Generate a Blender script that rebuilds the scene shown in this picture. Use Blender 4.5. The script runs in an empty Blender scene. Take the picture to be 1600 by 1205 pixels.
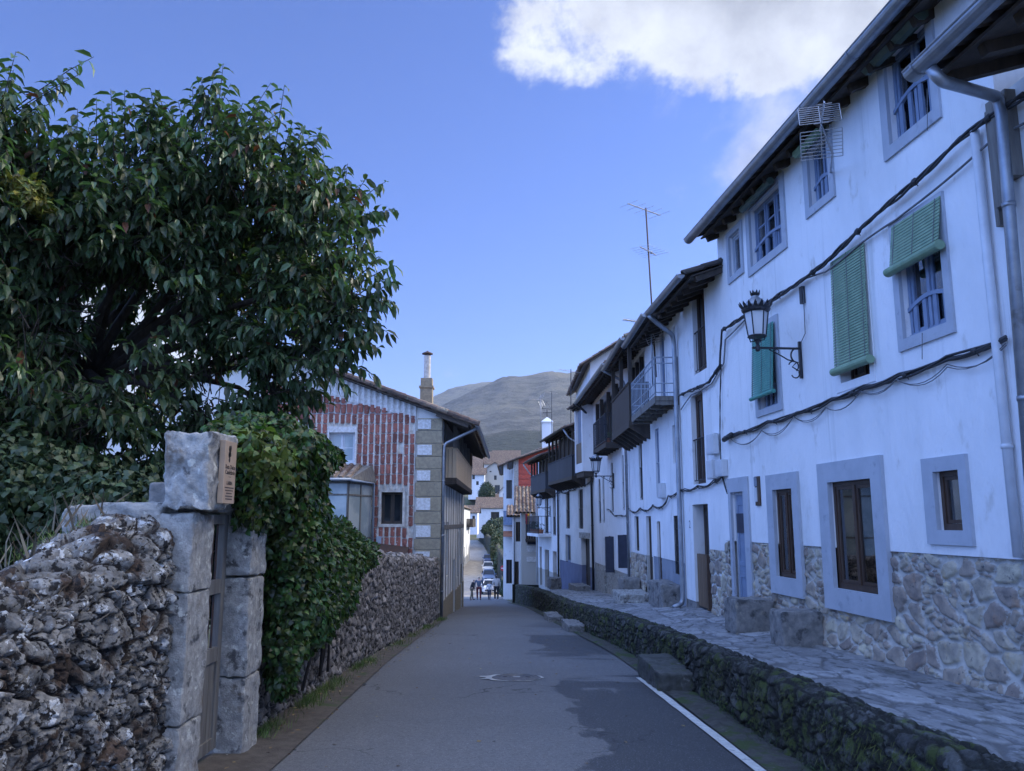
import bpy, math, random
import numpy as np
from mathutils import Vector, Matrix
random.seed(7); RNG = np.random.default_rng(11)
SC = bpy.context.scene; COL = SC.collection
PI = math.pi; R_ = math.radians
# ------------------------------------------------------------------ camera model (measured from the photo)
FPX = 1260.; TH = R_(9.6); CT, ST = math.cos(TH), math.sin(TH); EYE = 1.6
def ray(px, py):
    x = (px-800)/FPX; y = (602.5-py)/FPX
    return (x, CT-y*ST, ST+y*CT)
def atY(px, py, Y):
    r = ray(px, py); t = Y/r[1]; return (r[0]*t, Y, EYE+r[2]*t)
class Frame:
    """vertical facade plane: s along the wall, d outwards, z up"""
    def __init__(q, p0, p1):
        q.p0 = p0; L = math.hypot(p1[0]-p0[0], p1[1]-p0[1]); q.L = L
        q.u = ((p1[0]-p0[0])/L, (p1[1]-p0[1])/L); q.n = (-q.u[1], q.u[0])
    def P(q, s, d, z):
        return (q.p0[0]+q.u[0]*s+q.n[0]*d, q.p0[1]+q.u[1]*s+q.n[1]*d, z)
    def hit(q, px, py, d=0):
        r = ray(px, py); a = q.p0[0]+q.n[0]*d; b = q.p0[1]+q.n[1]*d
        t = (a*q.n[0]+b*q.n[1])/(r[0]*q.n[0]+r[1]*q.n[1])
        X, Y, Z = r[0]*t, r[1]*t, r[2]*t+EYE
        return ((X-a)*q.u[0]+(Y-b)*q.u[1], Z)
    def W(q, px, py, d=0):
        s, z = q.hit(px, py, d); return q.P(s, d, z)
    def ang(q): return math.atan2(q.u[1], q.u[0])
WF = Frame((0, 0), (1, 0))     # world frame: s=x, d=y
F1 = Frame((5.0-.0885*7.15, 7.15), (5.0-.0885*14.1, 14.1))
F2 = Frame((3.752, 14.1), (3.59, 17.13))
F3 = Frame((3.59, 17.13), (3.59, 24.8))
F4 = Frame((3.59, 24.8), (3.35, 33.4))
F5 = Frame((3.35, 33.4), (2.38, 41.1))
F6 = Frame((2.38, 41.1), (1.51, 48.1))
def interp(knots):
    xs = np.array([k[0] for k in knots], float); ys = np.array([k[1] for k in knots], float)
    # monotone-ish smooth: resample linear and box blur
    g = np.linspace(xs[0], xs[-1], 1200); v = np.interp(g, xs, ys)
    w = 15; k = np.ones(w)/w; vp = np.concatenate([np.full(w//2, v[0])+(np.arange(-(w//2), 0))*(v[1]-v[0]), v, np.full(w//2, v[-1])])
    v = np.convolve(vp, k, 'valid')
    return lambda y: np.interp(y, g, v)
road_z = interp([(-30, 1.4), (0, 0), (12, -.576), (20, -1.0), (25, -1.27), (35, -1.95), (45, -2.75), (55, -3.6), (63, -4.25), (75, -5.2), (90, -6.26), (105, -5.98), (120, -5.83), (138, -5.4), (150, -5.3), (170, -4.7), (190, -3.7), (210, -2.6), (260, 0)])
road_L = interp([(-30, -2.0), (6, -2.0), (15, -2.2), (25, -2.12), (37, -2.2), (45, -2.9), (63, -3.75), (75, -4.8), (90, -5.7), (105, -6.9), (120, -7.4), (150, -9), (190, -10.6), (210, -12), (260, -16)])
edge_x = interp([(-30, 2.6), (4.6, 2.42), (12, 2.3), (16, 2.15), (23.6, 1.5), (35, .95), (47, .05), (50, -.05)])
edge_z = interp([(-30, 1.9), (-2, .62), (4.6, .3), (7.5, .19), (12, -.04), (16, -.22), (23.6, -.65), (35, -1.2), (47, -1.9), (50, -2.05)])
road_R = interp([(-30, 2.5), (4.6, 2.45), (12, 2.32), (16, 2.2), (23.6, 1.55), (35, 1.0), (47, .1), (63, -.35), (75, -.8), (90, -1.4), (120, -2.7), (150, -3.8), (190, -6.8), (210, -9.5), (260, -13)])
face_x = interp([(-30, 7.65), (7.15, 4.367), (14.1, 3.752), (17.13, 3.59), (24.8, 3.59), (33.4, 3.35), (41.1, 2.38), (48.1, 1.51), (50, 1.3)])
face_z = interp([(-30, .6), (0, .16), (8, .09), (14, .02), (16.5, -.06), (20, -.3), (25, -.62), (30, -.98), (33.4, -1.12), (41, -1.5), (48.1, -1.85), (50, -1.95)])
gwall_x = interp([(-6, -2.42), (6, -2.42), (8, -2.5), (13, -2.5), (20, -2.33), (25, -2.2)])
# ------------------------------------------------------------------ numpy noise
def h2(ix, iy, s=0.):
    v = np.sin(ix*127.1+iy*311.7+s*74.7)*43758.5453
    return v-np.floor(v)
def vnoise(x, y, s=0.):
    ix, iy = np.floor(x), np.floor(y); fx, fy = x-ix, y-iy
    fx = fx*fx*(3-2*fx); fy = fy*fy*(3-2*fy)
    a = h2(ix, iy, s); b = h2(ix+1, iy, s); c = h2(ix, iy+1, s); d = h2(ix+1, iy+1, s)
    return (a*(1-fx)+b*fx)*(1-fy)+(c*(1-fx)+d*fx)*fy
def fbm(x, y, s=0., o=4):
    t = 0; a = .5; n = 0
    for k in range(o):
        t = t+a*vnoise(x*2**k, y*2**k, s+k*3.3); n += a; a *= .5
    return t/n
def worley(x, y, s=0., jit=.9, tilt=False):
    ix, iy = np.floor(x), np.floor(y)
    f1 = np.full(np.shape(x), 9.); f2 = f1.copy(); cid = np.zeros(np.shape(x)); rx = cid.copy(); ry = cid.copy()
    for dx in (-1, 0, 1):
        for dy in (-1, 0, 1):
            cx, cy = ix+dx, iy+dy
            px = cx+.5+(h2(cx, cy, s)-.5)*jit; py = cy+.5+(h2(cx, cy, s+5.1)-.5)*jit
            dd = (np.abs(px-x)**3+np.abs(py-y)**3)**(1/3); near = dd < f1
            f2 = np.where(near, f1, np.minimum(f2, dd))
            cid = np.where(near, h2(cx, cy, s+9.7), cid); f1 = np.where(near, dd, f1); rx = np.where(near, x-px, rx); ry = np.where(near, y-py, ry)
    if tilt: return f1, f2-f1, cid, (h2(cid*91, cid*17, 1.)-.5)*rx*2+(h2(cid*37, cid*71, 2.)-.65)*ry*2
    return f1, f2-f1, cid
def sstep(a, b, x):
    t = np.clip((x-a)/(b-a), 0, 1); return t*t*(3-2*t)
# ------------------------------------------------------------------ materials
MATS = {}
class NT:
    def __init__(q, tree): q.t = tree; q.t.nodes.clear()
    def n(q, typ, props=None, **ins):
        nd = q.t.nodes.new(typ)
        for k, v in (props or {}).items(): setattr(nd, k, v)
        for k, v in ins.items():
            key = k.replace('_', ' ') if k[0] != 'i' or not k[1:].isdigit() else int(k[1:])
            q.put(nd.inputs[key], v)
        return nd
    def put(q, sock, v):
        if isinstance(v, bpy.types.NodeSocket): q.t.links.new(v, sock)
        else:
            if isinstance(v, tuple) and len(v) == 3 and sock.type == 'RGBA': v = v+(1,)
            sock.default_value = v
    def mix(q, f, a, b, mode='MIX'):
        nd = q.t.nodes.new('ShaderNodeMix'); nd.data_type = 'RGBA'; nd.blend_type = mode
        q.put(nd.inputs[0], f); q.put(nd.inputs[6], a); q.put(nd.inputs[7], b); return nd.outputs[2]
    def math(q, op, a, b=0., c=0., clamp=False):
        nd = q.t.nodes.new('ShaderNodeMath'); nd.operation = op; nd.use_clamp = clamp
        q.put(nd.inputs[0], a); q.put(nd.inputs[1], b); q.put(nd.inputs[2], c); return nd.outputs[0]
    def step(q, x, a, b):
        nd = q.t.nodes.new('ShaderNodeMapRange'); nd.interpolation_type = 'SMOOTHSTEP'
        q.put(nd.inputs[0], x); nd.inputs[1].default_value = a; nd.inputs[2].default_value = b
        return nd.outputs[0]
    def noise(q, co, scale, detail=5, rough=.55, dist=0.):
        return q.n('ShaderNodeTexNoise', Vector=co, Scale=scale, Detail=detail, Roughness=rough, Distortion=dist).outputs[0]
    def scaled(q, co, v):
        return q.n('ShaderNodeVectorMath', {'operation': 'MULTIPLY'}, i0=co, i1=v).outputs[0]
def newmat(key):
    m = bpy.data.materials.new(key); m.use_nodes = True; MATS[key] = m
    return m, NT(m.node_tree)
def fin(nt, shader):
    o = nt.t.nodes.new('ShaderNodeOutputMaterial'); nt.t.links.new(shader, o.inputs[0])
def pm(key, c1, c2, scale=4., rough=.75, bump=.3, bscale=40., attr=None, aamt=.5, patch=None, pscale=2., pth=(.55, .65), stretch=(1, 1, 1), metal=0., spec=.5, bdist=.01, detail=6, huevar=0., edge=None, trans=None, streak=None):
    """generic weathered surface: two tones mixed by noise, optional third-colour patches, per-piece variation, bump"""
    m, nt = newmat(key)
    pos = nt.n('ShaderNodeNewGeometry').outputs[0]
    pos = nt.scaled(pos, stretch)
    f = nt.step(nt.noise(pos, scale, detail, .6), .32, .68)
    col = nt.mix(f, c1, c2)
    if patch:
        for i, (pc, ps, a, b) in enumerate(patch):
            n2 = nt.noise(nt.n('ShaderNodeVectorMath', {'operation': 'ADD'}, i0=pos, i1=(7.3*i+3, 1.7, 9.1*i)).outputs[0], ps, 7, .62)
            col = nt.mix(nt.step(n2, a, b), col, pc)
    bfac = nt.noise(pos, bscale, 6, .65)
    if streak:   # rain runs down the wall
        sk = nt.noise(nt.scaled(pos, (5, 5, .22)), 1.6, 6, .65); col = nt.mix(nt.math('MULTIPLY', nt.step(sk, .54, .74), nt.step(nt.noise(pos, .7, 3), .42, .6)), col, streak)
    if attr:
        a = nt.n('ShaderNodeAttribute', {'attribute_name': attr}).outputs[2]
        v = nt.math('MULTIPLY_ADD', a, aamt*2, 1-aamt)
        col = nt.n('ShaderNodeHueSaturation', Hue=nt.math('MULTIPLY_ADD', a, huevar, .5-huevar/2), Saturation=1., Value=v, Color=col).outputs[0]
    if edge:   # (attribute, colour, a, b): mortar and moss in the joints, with crevice shade painted in
        e = nt.n('ShaderNodeAttribute', {'attribute_name': edge[0]}).outputs[2]
        e = nt.math('ADD', e, nt.math('MULTIPLY', nt.math('SUBTRACT', nt.noise(pos, 30, 4), .5), edge[4]))
        col = nt.mix(nt.step(e, edge[2], edge[3]), edge[1], col)
    b = nt.n('ShaderNodeBump', Height=bfac, Strength=bump, Distance=bdist).outputs[0]
    p = nt.n('ShaderNodeBsdfPrincipled', Base_Color=col, Roughness=rough, Metallic=metal, Normal=b)
    p.inputs['Specular IOR Level'].default_value = spec
    out = p.outputs[0]
    if trans:
        tr = nt.n('ShaderNodeBsdfTranslucent', Color=nt.mix(1., col, trans, 'MULTIPLY')).outputs[0]
        out = nt.n('ShaderNodeMixShader', i0=.3, i1=out, i2=tr).outputs[0]
    fin(nt, out)
    return m
# ------------------------------------------------------------------ mesh builder
def tag(o, label=None, cat=None, group=None, kind=None):
    if label: o['label'] = label
    if cat: o['category'] = cat
    if group: o['group'] = group
    if kind: o['kind'] = kind
    return o
def rootof(o):
    while o.parent: o = o.parent
    return o
def empty(name, loc, label, cat, group=None, rz=0):
    o = bpy.data.objects.new(name, None); COL.objects.link(o); o.location = loc; o.rotation_euler = (0, 0, rz)
    o.empty_display_size = .2
    return tag(o, label, cat, group)
class MB:
    def __init__(q, F=WF): q.v = []; q.f = []; q.F = F; q.a = []; q.cur = None; q.g = []
    def add(q, vs, fs):
        q.g.append((len(q.v), len(q.f))); b = len(q.v); q.v += [tuple(v) for v in vs]; q.f += [tuple(b+i for i in f) for f in fs]
        if q.cur is not None: q.a += [q.cur]*len(fs)
    def box(q, s0, s1, d0, d1, z0, z1, F=None):
        F = F or q.F
        c = [F.P(s, d, z) for z in (z0, z1) for d in (d0, d1) for s in (s0, s1)]
        q.add(c, [(0, 2, 3, 1), (4, 5, 7, 6), (0, 1, 5, 4), (2, 6, 7, 3), (0, 4, 6, 2), (1, 3, 7, 5)])
    def hexa(q, c):
        q.add(c, [(0, 2, 3, 1), (4, 5, 7, 6), (0, 1, 5, 4), (2, 6, 7, 3), (0, 4, 6, 2), (1, 3, 7, 5)])
    def quad(q, pts): q.add(pts, [tuple(range(len(pts)))])
    def slab(q, pts, off):
        """polygon given thickness by vector off"""
        n = len(pts); b = [tuple(p[i]+off[i] for i in range(3)) for p in pts]
        q.add(list(pts)+b, [tuple(range(n)), tuple(range(2*n-1, n-1, -1))]+[(i, i+n, (i+1) % n+n, (i+1) % n) for i in range(n)])
    def tube(q, pts, r, n=8, cap=True):
        pts = [Vector(p) for p in pts]; rs = r if isinstance(r, (list, tuple)) else [r]*len(pts)
        vs = []; up = None
        for i, p in enumerate(pts):
            a = pts[max(i-1, 0)]; b = pts[min(i+1, len(pts)-1)]; t = (b-a)
            if t.length < 1e-9: t = Vector((0, 0, 1))
            t.normalize()
            if up is None: up = Vector((0, 0, 1)) if abs(t.z) < .9 else Vector((1, 0, 0))
            x = t.cross(up)
            if x.length < 1e-4: x = t.cross(Vector((1, 0, 0.1)))
            x.normalize(); y = x.cross(t).normalized(); up = y
            for k in range(n):
                a_ = 2*PI*k/n; vs.append(p+x*math.cos(a_)*rs[i]+y*math.sin(a_)*rs[i])
        fs = [(i*n+k, i*n+(k+1) % n, (i+1)*n+(k+1) % n, (i+1)*n+k) for i in range(len(pts)-1) for k in range(n)]
        if cap: fs += [tuple(range(n-1, -1, -1)), tuple((len(pts)-1)*n+k for k in range(n))]
        q.add(vs, fs)
    def lathe(q, c, prof, n=12, ang0=0.):
        vs = [(c[0]+r*math.cos(ang0+2*PI*k/n), c[1]+r*math.sin(ang0+2*PI*k/n), c[2]+z) for r, z in prof for k in range(n)]
        m = len(prof); fs = [(i*n+k, i*n+(k+1) % n, (i+1)*n+(k+1) % n, (i+1)*n+k) for i in range(m-1) for k in range(n)]
        fs += [tuple(range(n-1, -1, -1)), tuple((m-1)*n+k for k in range(n))]
        q.add(vs, fs)
    def build(q, name, mat, parent=None, smooth=False, bevel=0.):
        off = rootof(parent).matrix_basis.translation if parent else Vector((0, 0, 0))
        if parent and rootof(parent).rotation_euler.z: 
            off = Vector((0, 0, 0))     # rotated roots are modelled in local coordinates
        me = bpy.data.meshes.new(name)
        me.from_pydata([(v[0]-off[0], v[1]-off[1], v[2]-off[2]) for v in q.v], [], q.f)
        if q.a:
            at = me.attributes.new('rnd', 'FLOAT', 'FACE'); at.data.foreach_set('value', np.array(q.a, 'f'))
        me.materials.append(MATS[mat]); me.validate()
        if smooth: me.polygons.foreach_set('use_smooth', [True]*len(me.polygons)); 
        o = bpy.data.objects.new(name, me); COL.objects.link(o)
        if parent: o.parent = parent
        if bevel:
            b = o.modifiers.new('bevel', 'BEVEL'); b.width = bevel; b.segments = 2; b.limit_method = 'ANGLE'
        return o
def build_each(mb, name, mat, parent, smooth=False):
    """every added piece becomes a part of its own"""
    g = mb.g+[(len(mb.v), len(mb.f))]; out = []
    for (v0, f0), (v1, f1) in zip(g[:-1], g[1:]):
        m = MB(mb.F); m.v = mb.v[v0:v1]; m.f = [tuple(i-v0 for i in f) for f in mb.f[f0:f1]]; m.a = mb.a[f0:f1] if mb.a else []
        out.append(m.build(name, mat, parent, smooth))
    return out
def npmesh(name, V, Fq, mat, parent=None, smooth=True, attrs=None, fattrs=None):
    """V (n,3), Fq (m,4) or (m,3) arrays"""
    if parent is not None:
        L = rootof(parent).matrix_basis.translation; V = V-np.array(L)
    me = bpy.data.meshes.new(name); k = Fq.shape[1]
    me.vertices.add(len(V)); me.vertices.foreach_set('co', V.astype('f').ravel())
    me.loops.add(Fq.size); me.loops.foreach_set('vertex_index', Fq.astype('i').ravel())
    me.polygons.add(len(Fq)); me.polygons.foreach_set('loop_start', np.arange(0, Fq.size, k, dtype='i'))
    try: me.polygons.foreach_set('loop_total', np.full(len(Fq), k, 'i'))
    except Exception: pass
    me.update(calc_edges=True)
    me.polygons.foreach_set('use_smooth', np.full(len(Fq), smooth))
    for nm, a in (attrs or {}).items():
        at = me.attributes.new(nm, 'FLOAT', 'POINT'); at.data.foreach_set('value', np.asarray(a, 'f').ravel())
    for nm, a in (fattrs or {}).items():
        at = me.attributes.new(nm, 'FLOAT', 'FACE'); at.data.foreach_set('value', np.asarray(a, 'f').ravel())
    me.materials.append(MATS[mat])
    o = bpy.data.objects.new(name, me); COL.objects.link(o)
    if parent is not None: o.parent = parent
    return o
def gridfaces(nv, nu):
    i = np.arange(nv-1)[:, None]*nu+np.arange(nu-1)[None, :]
    return np.stack([i, i+1, i+nu+1, i+nu], -1).reshape(-1, 4)
def copy_tree(o, parent=None):
    c = o.copy(); COL.objects.link(c); c.parent = parent
    for ch in [x for x in bpy.data.objects if x.parent == o]: copy_tree(ch, c)
    return c
# ------------------------------------------------------------------ material set (real-world base colours)
pm('plaster', (.7, .71, .72), (.8, .8, .81), 1.1, .85, .6, 6, stretch=(1, 1, .55), patch=[((.6, .61, .61), .9, .55, .8), ((.5, .5, .49), 13, .68, .8), ((.6, .59, .57), 3.1, .58, .7)], bdist=.03, streak=(.56, .57, .57))
pm('plaster_old', (.6, .6, .58), (.72, .71, .69), 1.5, .9, .5, 14, patch=[((.4, .37, .32), 1.3, .6, .75), ((.5, .48, .44), 9, .62, .75)])
pm('trim_blue', (.36, .39, .44), (.42, .45, .5), 3, .8, .25, 30, patch=[((.3, .33, .38), 7, .58, .72)])
pm('base_grey', (.2, .23, .28), (.27, .3, .35), 2, .85, .4, 25, patch=[((.14, .15, .17), 3, .6, .75)])
pm('base_slate', (.12, .14, .22), (.15, .17, .26), 2, .8, .25, 25)
pm('rubble', (.42, .36, .28), (.24, .21, .18), 5, .9, .7, 60, attr='sid', aamt=.3, huevar=.05, patch=[((.42, .3, .18), 3, .56, .7), ((.12, .12, .12), 16, .6, .7)], edge=('edge', (.45, .435, .4), .08, .19, .3), bdist=.012)
pm('wallstone', (.14, .132, .12), (.32, .31, .285), 12, .95, 1.0, 45, attr='sid', aamt=.45, patch=[((.6, .61, .6), 8, .56, .6), ((.28, .27, .24), 17, .56, .6), ((.075, .05, .035), 3.5, .535, .6), ((.018, .016, .015), 18, .53, .59)], edge=('edge', (.025, .017, .013), .02, .12, .2), bdist=.02, detail=8)  # near-black joint colour paints crevice shade along with the moss
pm('gardenstone', (.3, .27, .24), (.17, .15, .135), 11, .95, .9, 60, attr='sid', aamt=.6, patch=[((.3, .29, .27), 13, .6, .68), ((.04, .035, .03), 8, .56, .66)], edge=('edge', (.03, .026, .022), .04, .25, .2), bdist=.02)
pm('stone_damp', (.09, .09, .085), (.05, .052, .045), 9, .9, .7, 60, patch=[((.05, .065, .02), 5, .55, .66), ((.16, .16, .15), 10, .6, .7)], bdist=.015)
pm('mossywall', (.035, .036, .032), (.085, .087, .085), 12, .95, 1., 40, attr='sid', aamt=.45, patch=[((.05, .07, .012), 3, .48, .58), ((.014, .014, .012), 8, .5, .6), ((.22, .23, .23), 19, .66, .72)], edge=('edge', (.012, .013, .01), .05, .3, .2), bdist=.02)
pm('paving', (.21, .212, .215), (.31, .312, .315), 5, .62, .6, 34, attr='sid', aamt=.3, patch=[((.09, .095, .1), 6, .53, .64), ((.42, .44, .46), 12, .6, .7), ((.1, .1, .085), 2.2, .56, .7)], stretch=(1.6, .8, 1), edge=('edge', (.12, .12, .12), .03, .12, .1), bdist=.015)
pm('granite', (.42, .41, .38), (.27, .265, .25), 18, .9, .9, 70, patch=[((.09, .09, .09), 7, .55, .66), ((.6, .6, .54), 12, .57, .66), ((.16, .13, .1), 3, .58, .7)], bdist=.012)
pm('granite_dark', (.26, .245, .23), (.16, .16, .155), 12, .9, .7, 60, patch=[((.07, .07, .07), 5, .54, .66), ((.33, .3, .25), 7, .58, .68)], bdist=.015)
pm('quoin', (.36, .3, .2), (.25, .21, .15), 12, .9, .5, 50, attr='rnd', aamt=.12, patch=[((.15, .13, .11), 5, .6, .72)])
pm('white_patch', (.7, .7, .7), (.5, .48, .45), 14, .9, .4, 60)
pm('tile', (.26, .17, .12), (.15, .12, .1), 8, .9, .5, 50, attr='rnd', aamt=.4, huevar=.03, patch=[((.24, .25, .18), 7, .58, .68), ((.05, .05, .045), 5, .56, .68)])
pm('tile_dark', (.1, .08, .07), (.06, .055, .05), 8, .9, .5, 50, attr='rnd', aamt=.35, patch=[((.1, .11, .08), 7, .6, .7)])
pm('tile_red', (.29, .1, .07), (.2, .075, .06), 9, .85, .4, 50, attr='rnd', aamt=.35, patch=[((.5, .45, .42), 11, .6, .66), ((.1, .04, .035), 7, .6, .7)])
pm('lime', (.6, .57, .52), (.42, .38, .33), 9, .9, .5, 40, patch=[((.3, .27, .24), 6, .56, .7)])
pm('red_clad', (.5, .085, .05), (.36, .065, .045), 5, .8, .3, 40, patch=[((.55, .2, .15), 8, .64, .75)])
pm('wood_dark', (.035, .026, .02), (.06, .045, .034), 10, .7, .4, 60, stretch=(1, 1, .2))
pm('wood_brown', (.07, .04, .025), (.05, .028, .018), 10, .45, .3, 60, stretch=(1, 1, .15))
pm('wood_tan', (.2, .125, .07), (.12, .075, .045), 14, .7, .4, 60, stretch=(1, 1, .12), patch=[((.28, .2, .13), 9, .6, .72)])
pm('wood_grey', (.2, .19, .17), (.12, .11, .1), 14, .85, .5, 60, stretch=(1, 1, .12), patch=[((.06, .055, .05), 6, .58, .7)])
pm('wood_blue', (.17, .22, .32), (.2, .26, .37), 6, .55, .2, 40)
pm('dark_panel', (.02, .025, .045), (.03, .035, .06), 6, .6, .2, 40)
pm('blind_green', (.17, .27, .17), (.22, .33, .21), 8, .55, .2, 40, patch=[((.32, .38, .3), 9, .66, .78)])
pm('blind_teal', (.05, .24, .19), (.07, .29, .23), 8, .5, .2, 40)
pm('blind_dark', (.06, .1, .08), (.09, .13, .11), 8, .5, .2, 40)
pm('zinc', (.26, .28, .31), (.34, .36, .39), 6, .42, .15, 30, metal=.7, patch=[((.2, .2, .2), 5, .6, .75)])
pm('pipe_white', (.55, .57, .6), (.62, .64, .67), 6, .45, .15, 30)
pm('steel_blue', (.3, .35, .42), (.36, .41, .48), 6, .45, .15, 30)
pm('iron', (.018, .02, .025), (.03, .032, .04), 12, .45, .3, 60, metal=.2)
pm('rust', (.09, .05, .035), (.05, .04, .04), 12, .7, .4, 60, metal=.3)
pm('alu', (.35, .35, .36), (.45, .45, .46), 12, .4, .2, 60, metal=.7)
pm('cable', (.02, .022, .026), (.035, .037, .042), 6, .6, .2, 40)
pm('cable_grey', (.16, .17, .18), (.1, .1, .11), 6, .6, .2, 40)
pm('box_grey', (.5, .53, .56), (.58, .6, .63), 4, .5, .15, 40)
pm('milk', (.55, .56, .58), (.62, .63, .65), 4, .3, .05, 40)
pm('curtain', (.6, .62, .66), (.5, .52, .56), 6, .9, .3, 20, stretch=(8, 8, .3))
pm('room_shade', (.03, .03, .035), (.04, .04, .045), 3, .95, .1, 20)  # darkness of unlit rooms put into the colour
pm('bark', (.07, .055, .045), (.04, .033, .028), 14, .95, .9, 30, stretch=(1, 1, .3), bdist=.03)
pm('leaf', (.05, .085, .04), (.085, .125, .06), 1.3, .42, .1, 60, attr='rnd', aamt=.45, huevar=.06, spec=.5, trans=(.9, 1.2, .4))
pm('leaf_yellow', (.16, .2, .035), (.2, .17, .04), 3, .4, .1, 60, attr='rnd', aamt=.4, huevar=.08, trans=(1, 1, .4))
pm('leaf_brown', (.16, .06, .03), (.1, .045, .025), 3, .5, .1, 60, attr='rnd', aamt=.4, trans=(1, .8, .4))
pm('ivy', (.035, .07, .02), (.075, .12, .03), 3, .36, .1, 60, attr='rnd', aamt=.75, huevar=.08, trans=(.9, 1.1, .4), patch=[((.17, .2, .05), 5, .56, .66)])
pm('ivy_light', (.16, .2, .05), (.1, .15, .03), 3, .4, .1, 60, attr='rnd', aamt=.45, huevar=.06, trans=(1, 1.1, .4))
pm('bush', (.03, .055, .02), (.045, .075, .03), 2, .5, .1, 60, attr='rnd', aamt=.4)
pm('grass', (.07, .13, .025), (.12, .17, .04), 2, .7, .1, 60, attr='rnd', aamt=.5)
pm('moss', (.05, .07, .014), (.085, .095, .02), 3, .9, .2, 60, attr='rnd', aamt=.6)
pm('drygrass', (.2, .16, .1), (.12, .09, .06), 3, .8, .1, 60, attr='rnd', aamt=.5)
pm('litter', (.3, .22, .1), (.12, .07, .04), 8, .8, .1, 60, attr='rnd', aamt=.6, huevar=.06)
pm('mossground', (.05, .048, .042), (.085, .082, .075), 8, .95, .8, 50, patch=[((.045, .07, .018), 3.5, .48, .6), ((.2, .19, .16), 30, .64, .7)], bdist=.02)
pm('dirt', (.085, .07, .055), (.13, .11, .09), 8, .95, .8, 50, patch=[((.06, .09, .03), 1.6, .56, .66), ((.22, .2, .17), 40, .66, .72)], bdist=.02)
pm('earth', (.09, .09, .05), (.13, .12, .07), .3, .95, .5, 10, patch=[((.06, .09, .03), .7, .5, .6)])
pm('linepaint', (.66, .66, .62), (.5, .5, .47), 12, .7, .4, 60, patch=[((.1, .1, .11), 26, .62, .68), ((.3, .3, .3), 7, .6, .7)])
pm('concrete', (.5, .49, .45), (.36, .35, .33), 14, .9, .5, 60, patch=[((.2, .19, .18), 8, .6, .7)])
pm('castiron', (.1, .095, .09), (.16, .15, .14), 20, .5, .5, 60, metal=.4)
pm('skin', (.5, .32, .24), (.55, .36, .28), 5, .6, .1, 40)
pm('hair_dark', (.015, .012, .01), (.03, .025, .02), 20, .6, .3, 60)
pm('hair_grey', (.2, .19, .18), (.3, .29, .28), 20, .6, .3, 60)
pm('cloth_red', (.13, .03, .035), (.1, .02, .03), 5, .9, .1, 40)
pm('cloth_navy', (.035, .045, .075), (.05, .06, .1), 5, .9, .1, 40)
pm('cloth_slate', (.1, .13, .18), (.08, .1, .15), 5, .9, .1, 40)
pm('cloth_white', (.55, .55, .57), (.4, .42, .48), 9, .9, .1, 40)
pm('cloth_beige', (.42, .38, .36), (.5, .46, .43), 5, .9, .1, 40)
pm('cloth_black', (.012, .013, .018), (.02, .022, .028), 5, .9, .1, 40)
pm('cloth_khaki', (.2, .17, .11), (.16, .13, .09), 5, .9, .1, 40)
pm('car_white', (.7, .71, .73), (.72, .73, .75), 1, .25, .0, 40)
pm('car_silver', (.2, .26, .36), (.23, .29, .4), 1, .25, .0, 40, metal=.3)
pm('car_blue', (.08, .13, .28), (.09, .14, .3), 1, .25, .0, 40)
pm('tyre', (.02, .02, .02), (.03, .03, .03), 8, .85, .2, 40)
pm('sign_red', (.55, .03, .03), (.5, .03, .03), 3, .4, .05, 40)
pm('sign_white', (.75, .75, .75), (.7, .7, .7), 3, .4, .05, 40)
pm('plaque', (.5, .36, .24), (.44, .31, .21), 6, .5, .1, 60)
pm('ink', (.05, .035, .03), (.07, .05, .04), 6, .7, .1, 60)
pm('terracotta', (.4, .16, .08), (.3, .12, .07), 6, .8, .2, 60)
pm('cloth_yellow', (.65, .38, .04), (.6, .34, .04), 6, .8, .1, 40)
pm('cloth_flagred', (.35, .03, .03), (.3, .03, .03), 6, .8, .1, 40)
def planks(key, c1, c2, pitch, axis_stretch, rough=.7):
    m, nt = newmat(key); pos = nt.n('ShaderNodeNewGeometry').outputs[0]
    g = nt.n('ShaderNodeVectorMath', {'operation': 'DOT_PRODUCT'}, i0=pos, i1=axis_stretch).outputs[1]
    fr = nt.math('FRACT', nt.math('MULTIPLY', g, 1/pitch)); idn = nt.math('FLOOR', nt.math('MULTIPLY', g, 1/pitch))
    wn = nt.n('ShaderNodeTexWhiteNoise', {'noise_dimensions': '1D'}, W=idn).outputs[0]
    grain = nt.noise(nt.scaled(pos, (1, 1, .12)), 20, 6, .65)
    col = nt.mix(nt.math('ADD', nt.math('MULTIPLY', wn, .5), nt.math('MULTIPLY', grain, .6), 0, True), c1, c2)
    gap = nt.math('MULTIPLY', nt.step(fr, .0, .08), nt.step(fr, 1.0, .92))
    col = nt.mix(gap, tuple(.25*c for c in c1), col)
    b = nt.n('ShaderNodeBump', Height=nt.math('ADD', gap, nt.math('MULTIPLY', grain, .2)), Strength=.7, Distance=.012).outputs[0]
    fin(nt, nt.n('ShaderNodeBsdfPrincipled', Base_Color=col, Roughness=rough, Normal=b).outputs[0])
planks('planks_brown', (.12, .075, .045), (.2, .13, .075), .12, (0, 1, 0))
planks('planks_grey', (.14, .13, .11), (.24, .22, .19), .11, (0, 1, 0))
planks('planks_bleached', (.45, .34, .22), (.65, .52, .37), .14, (0, 1, 0))
planks('planks_dark', (.03, .035, .045), (.06, .065, .08), .13, (0, 1, 0))
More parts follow.
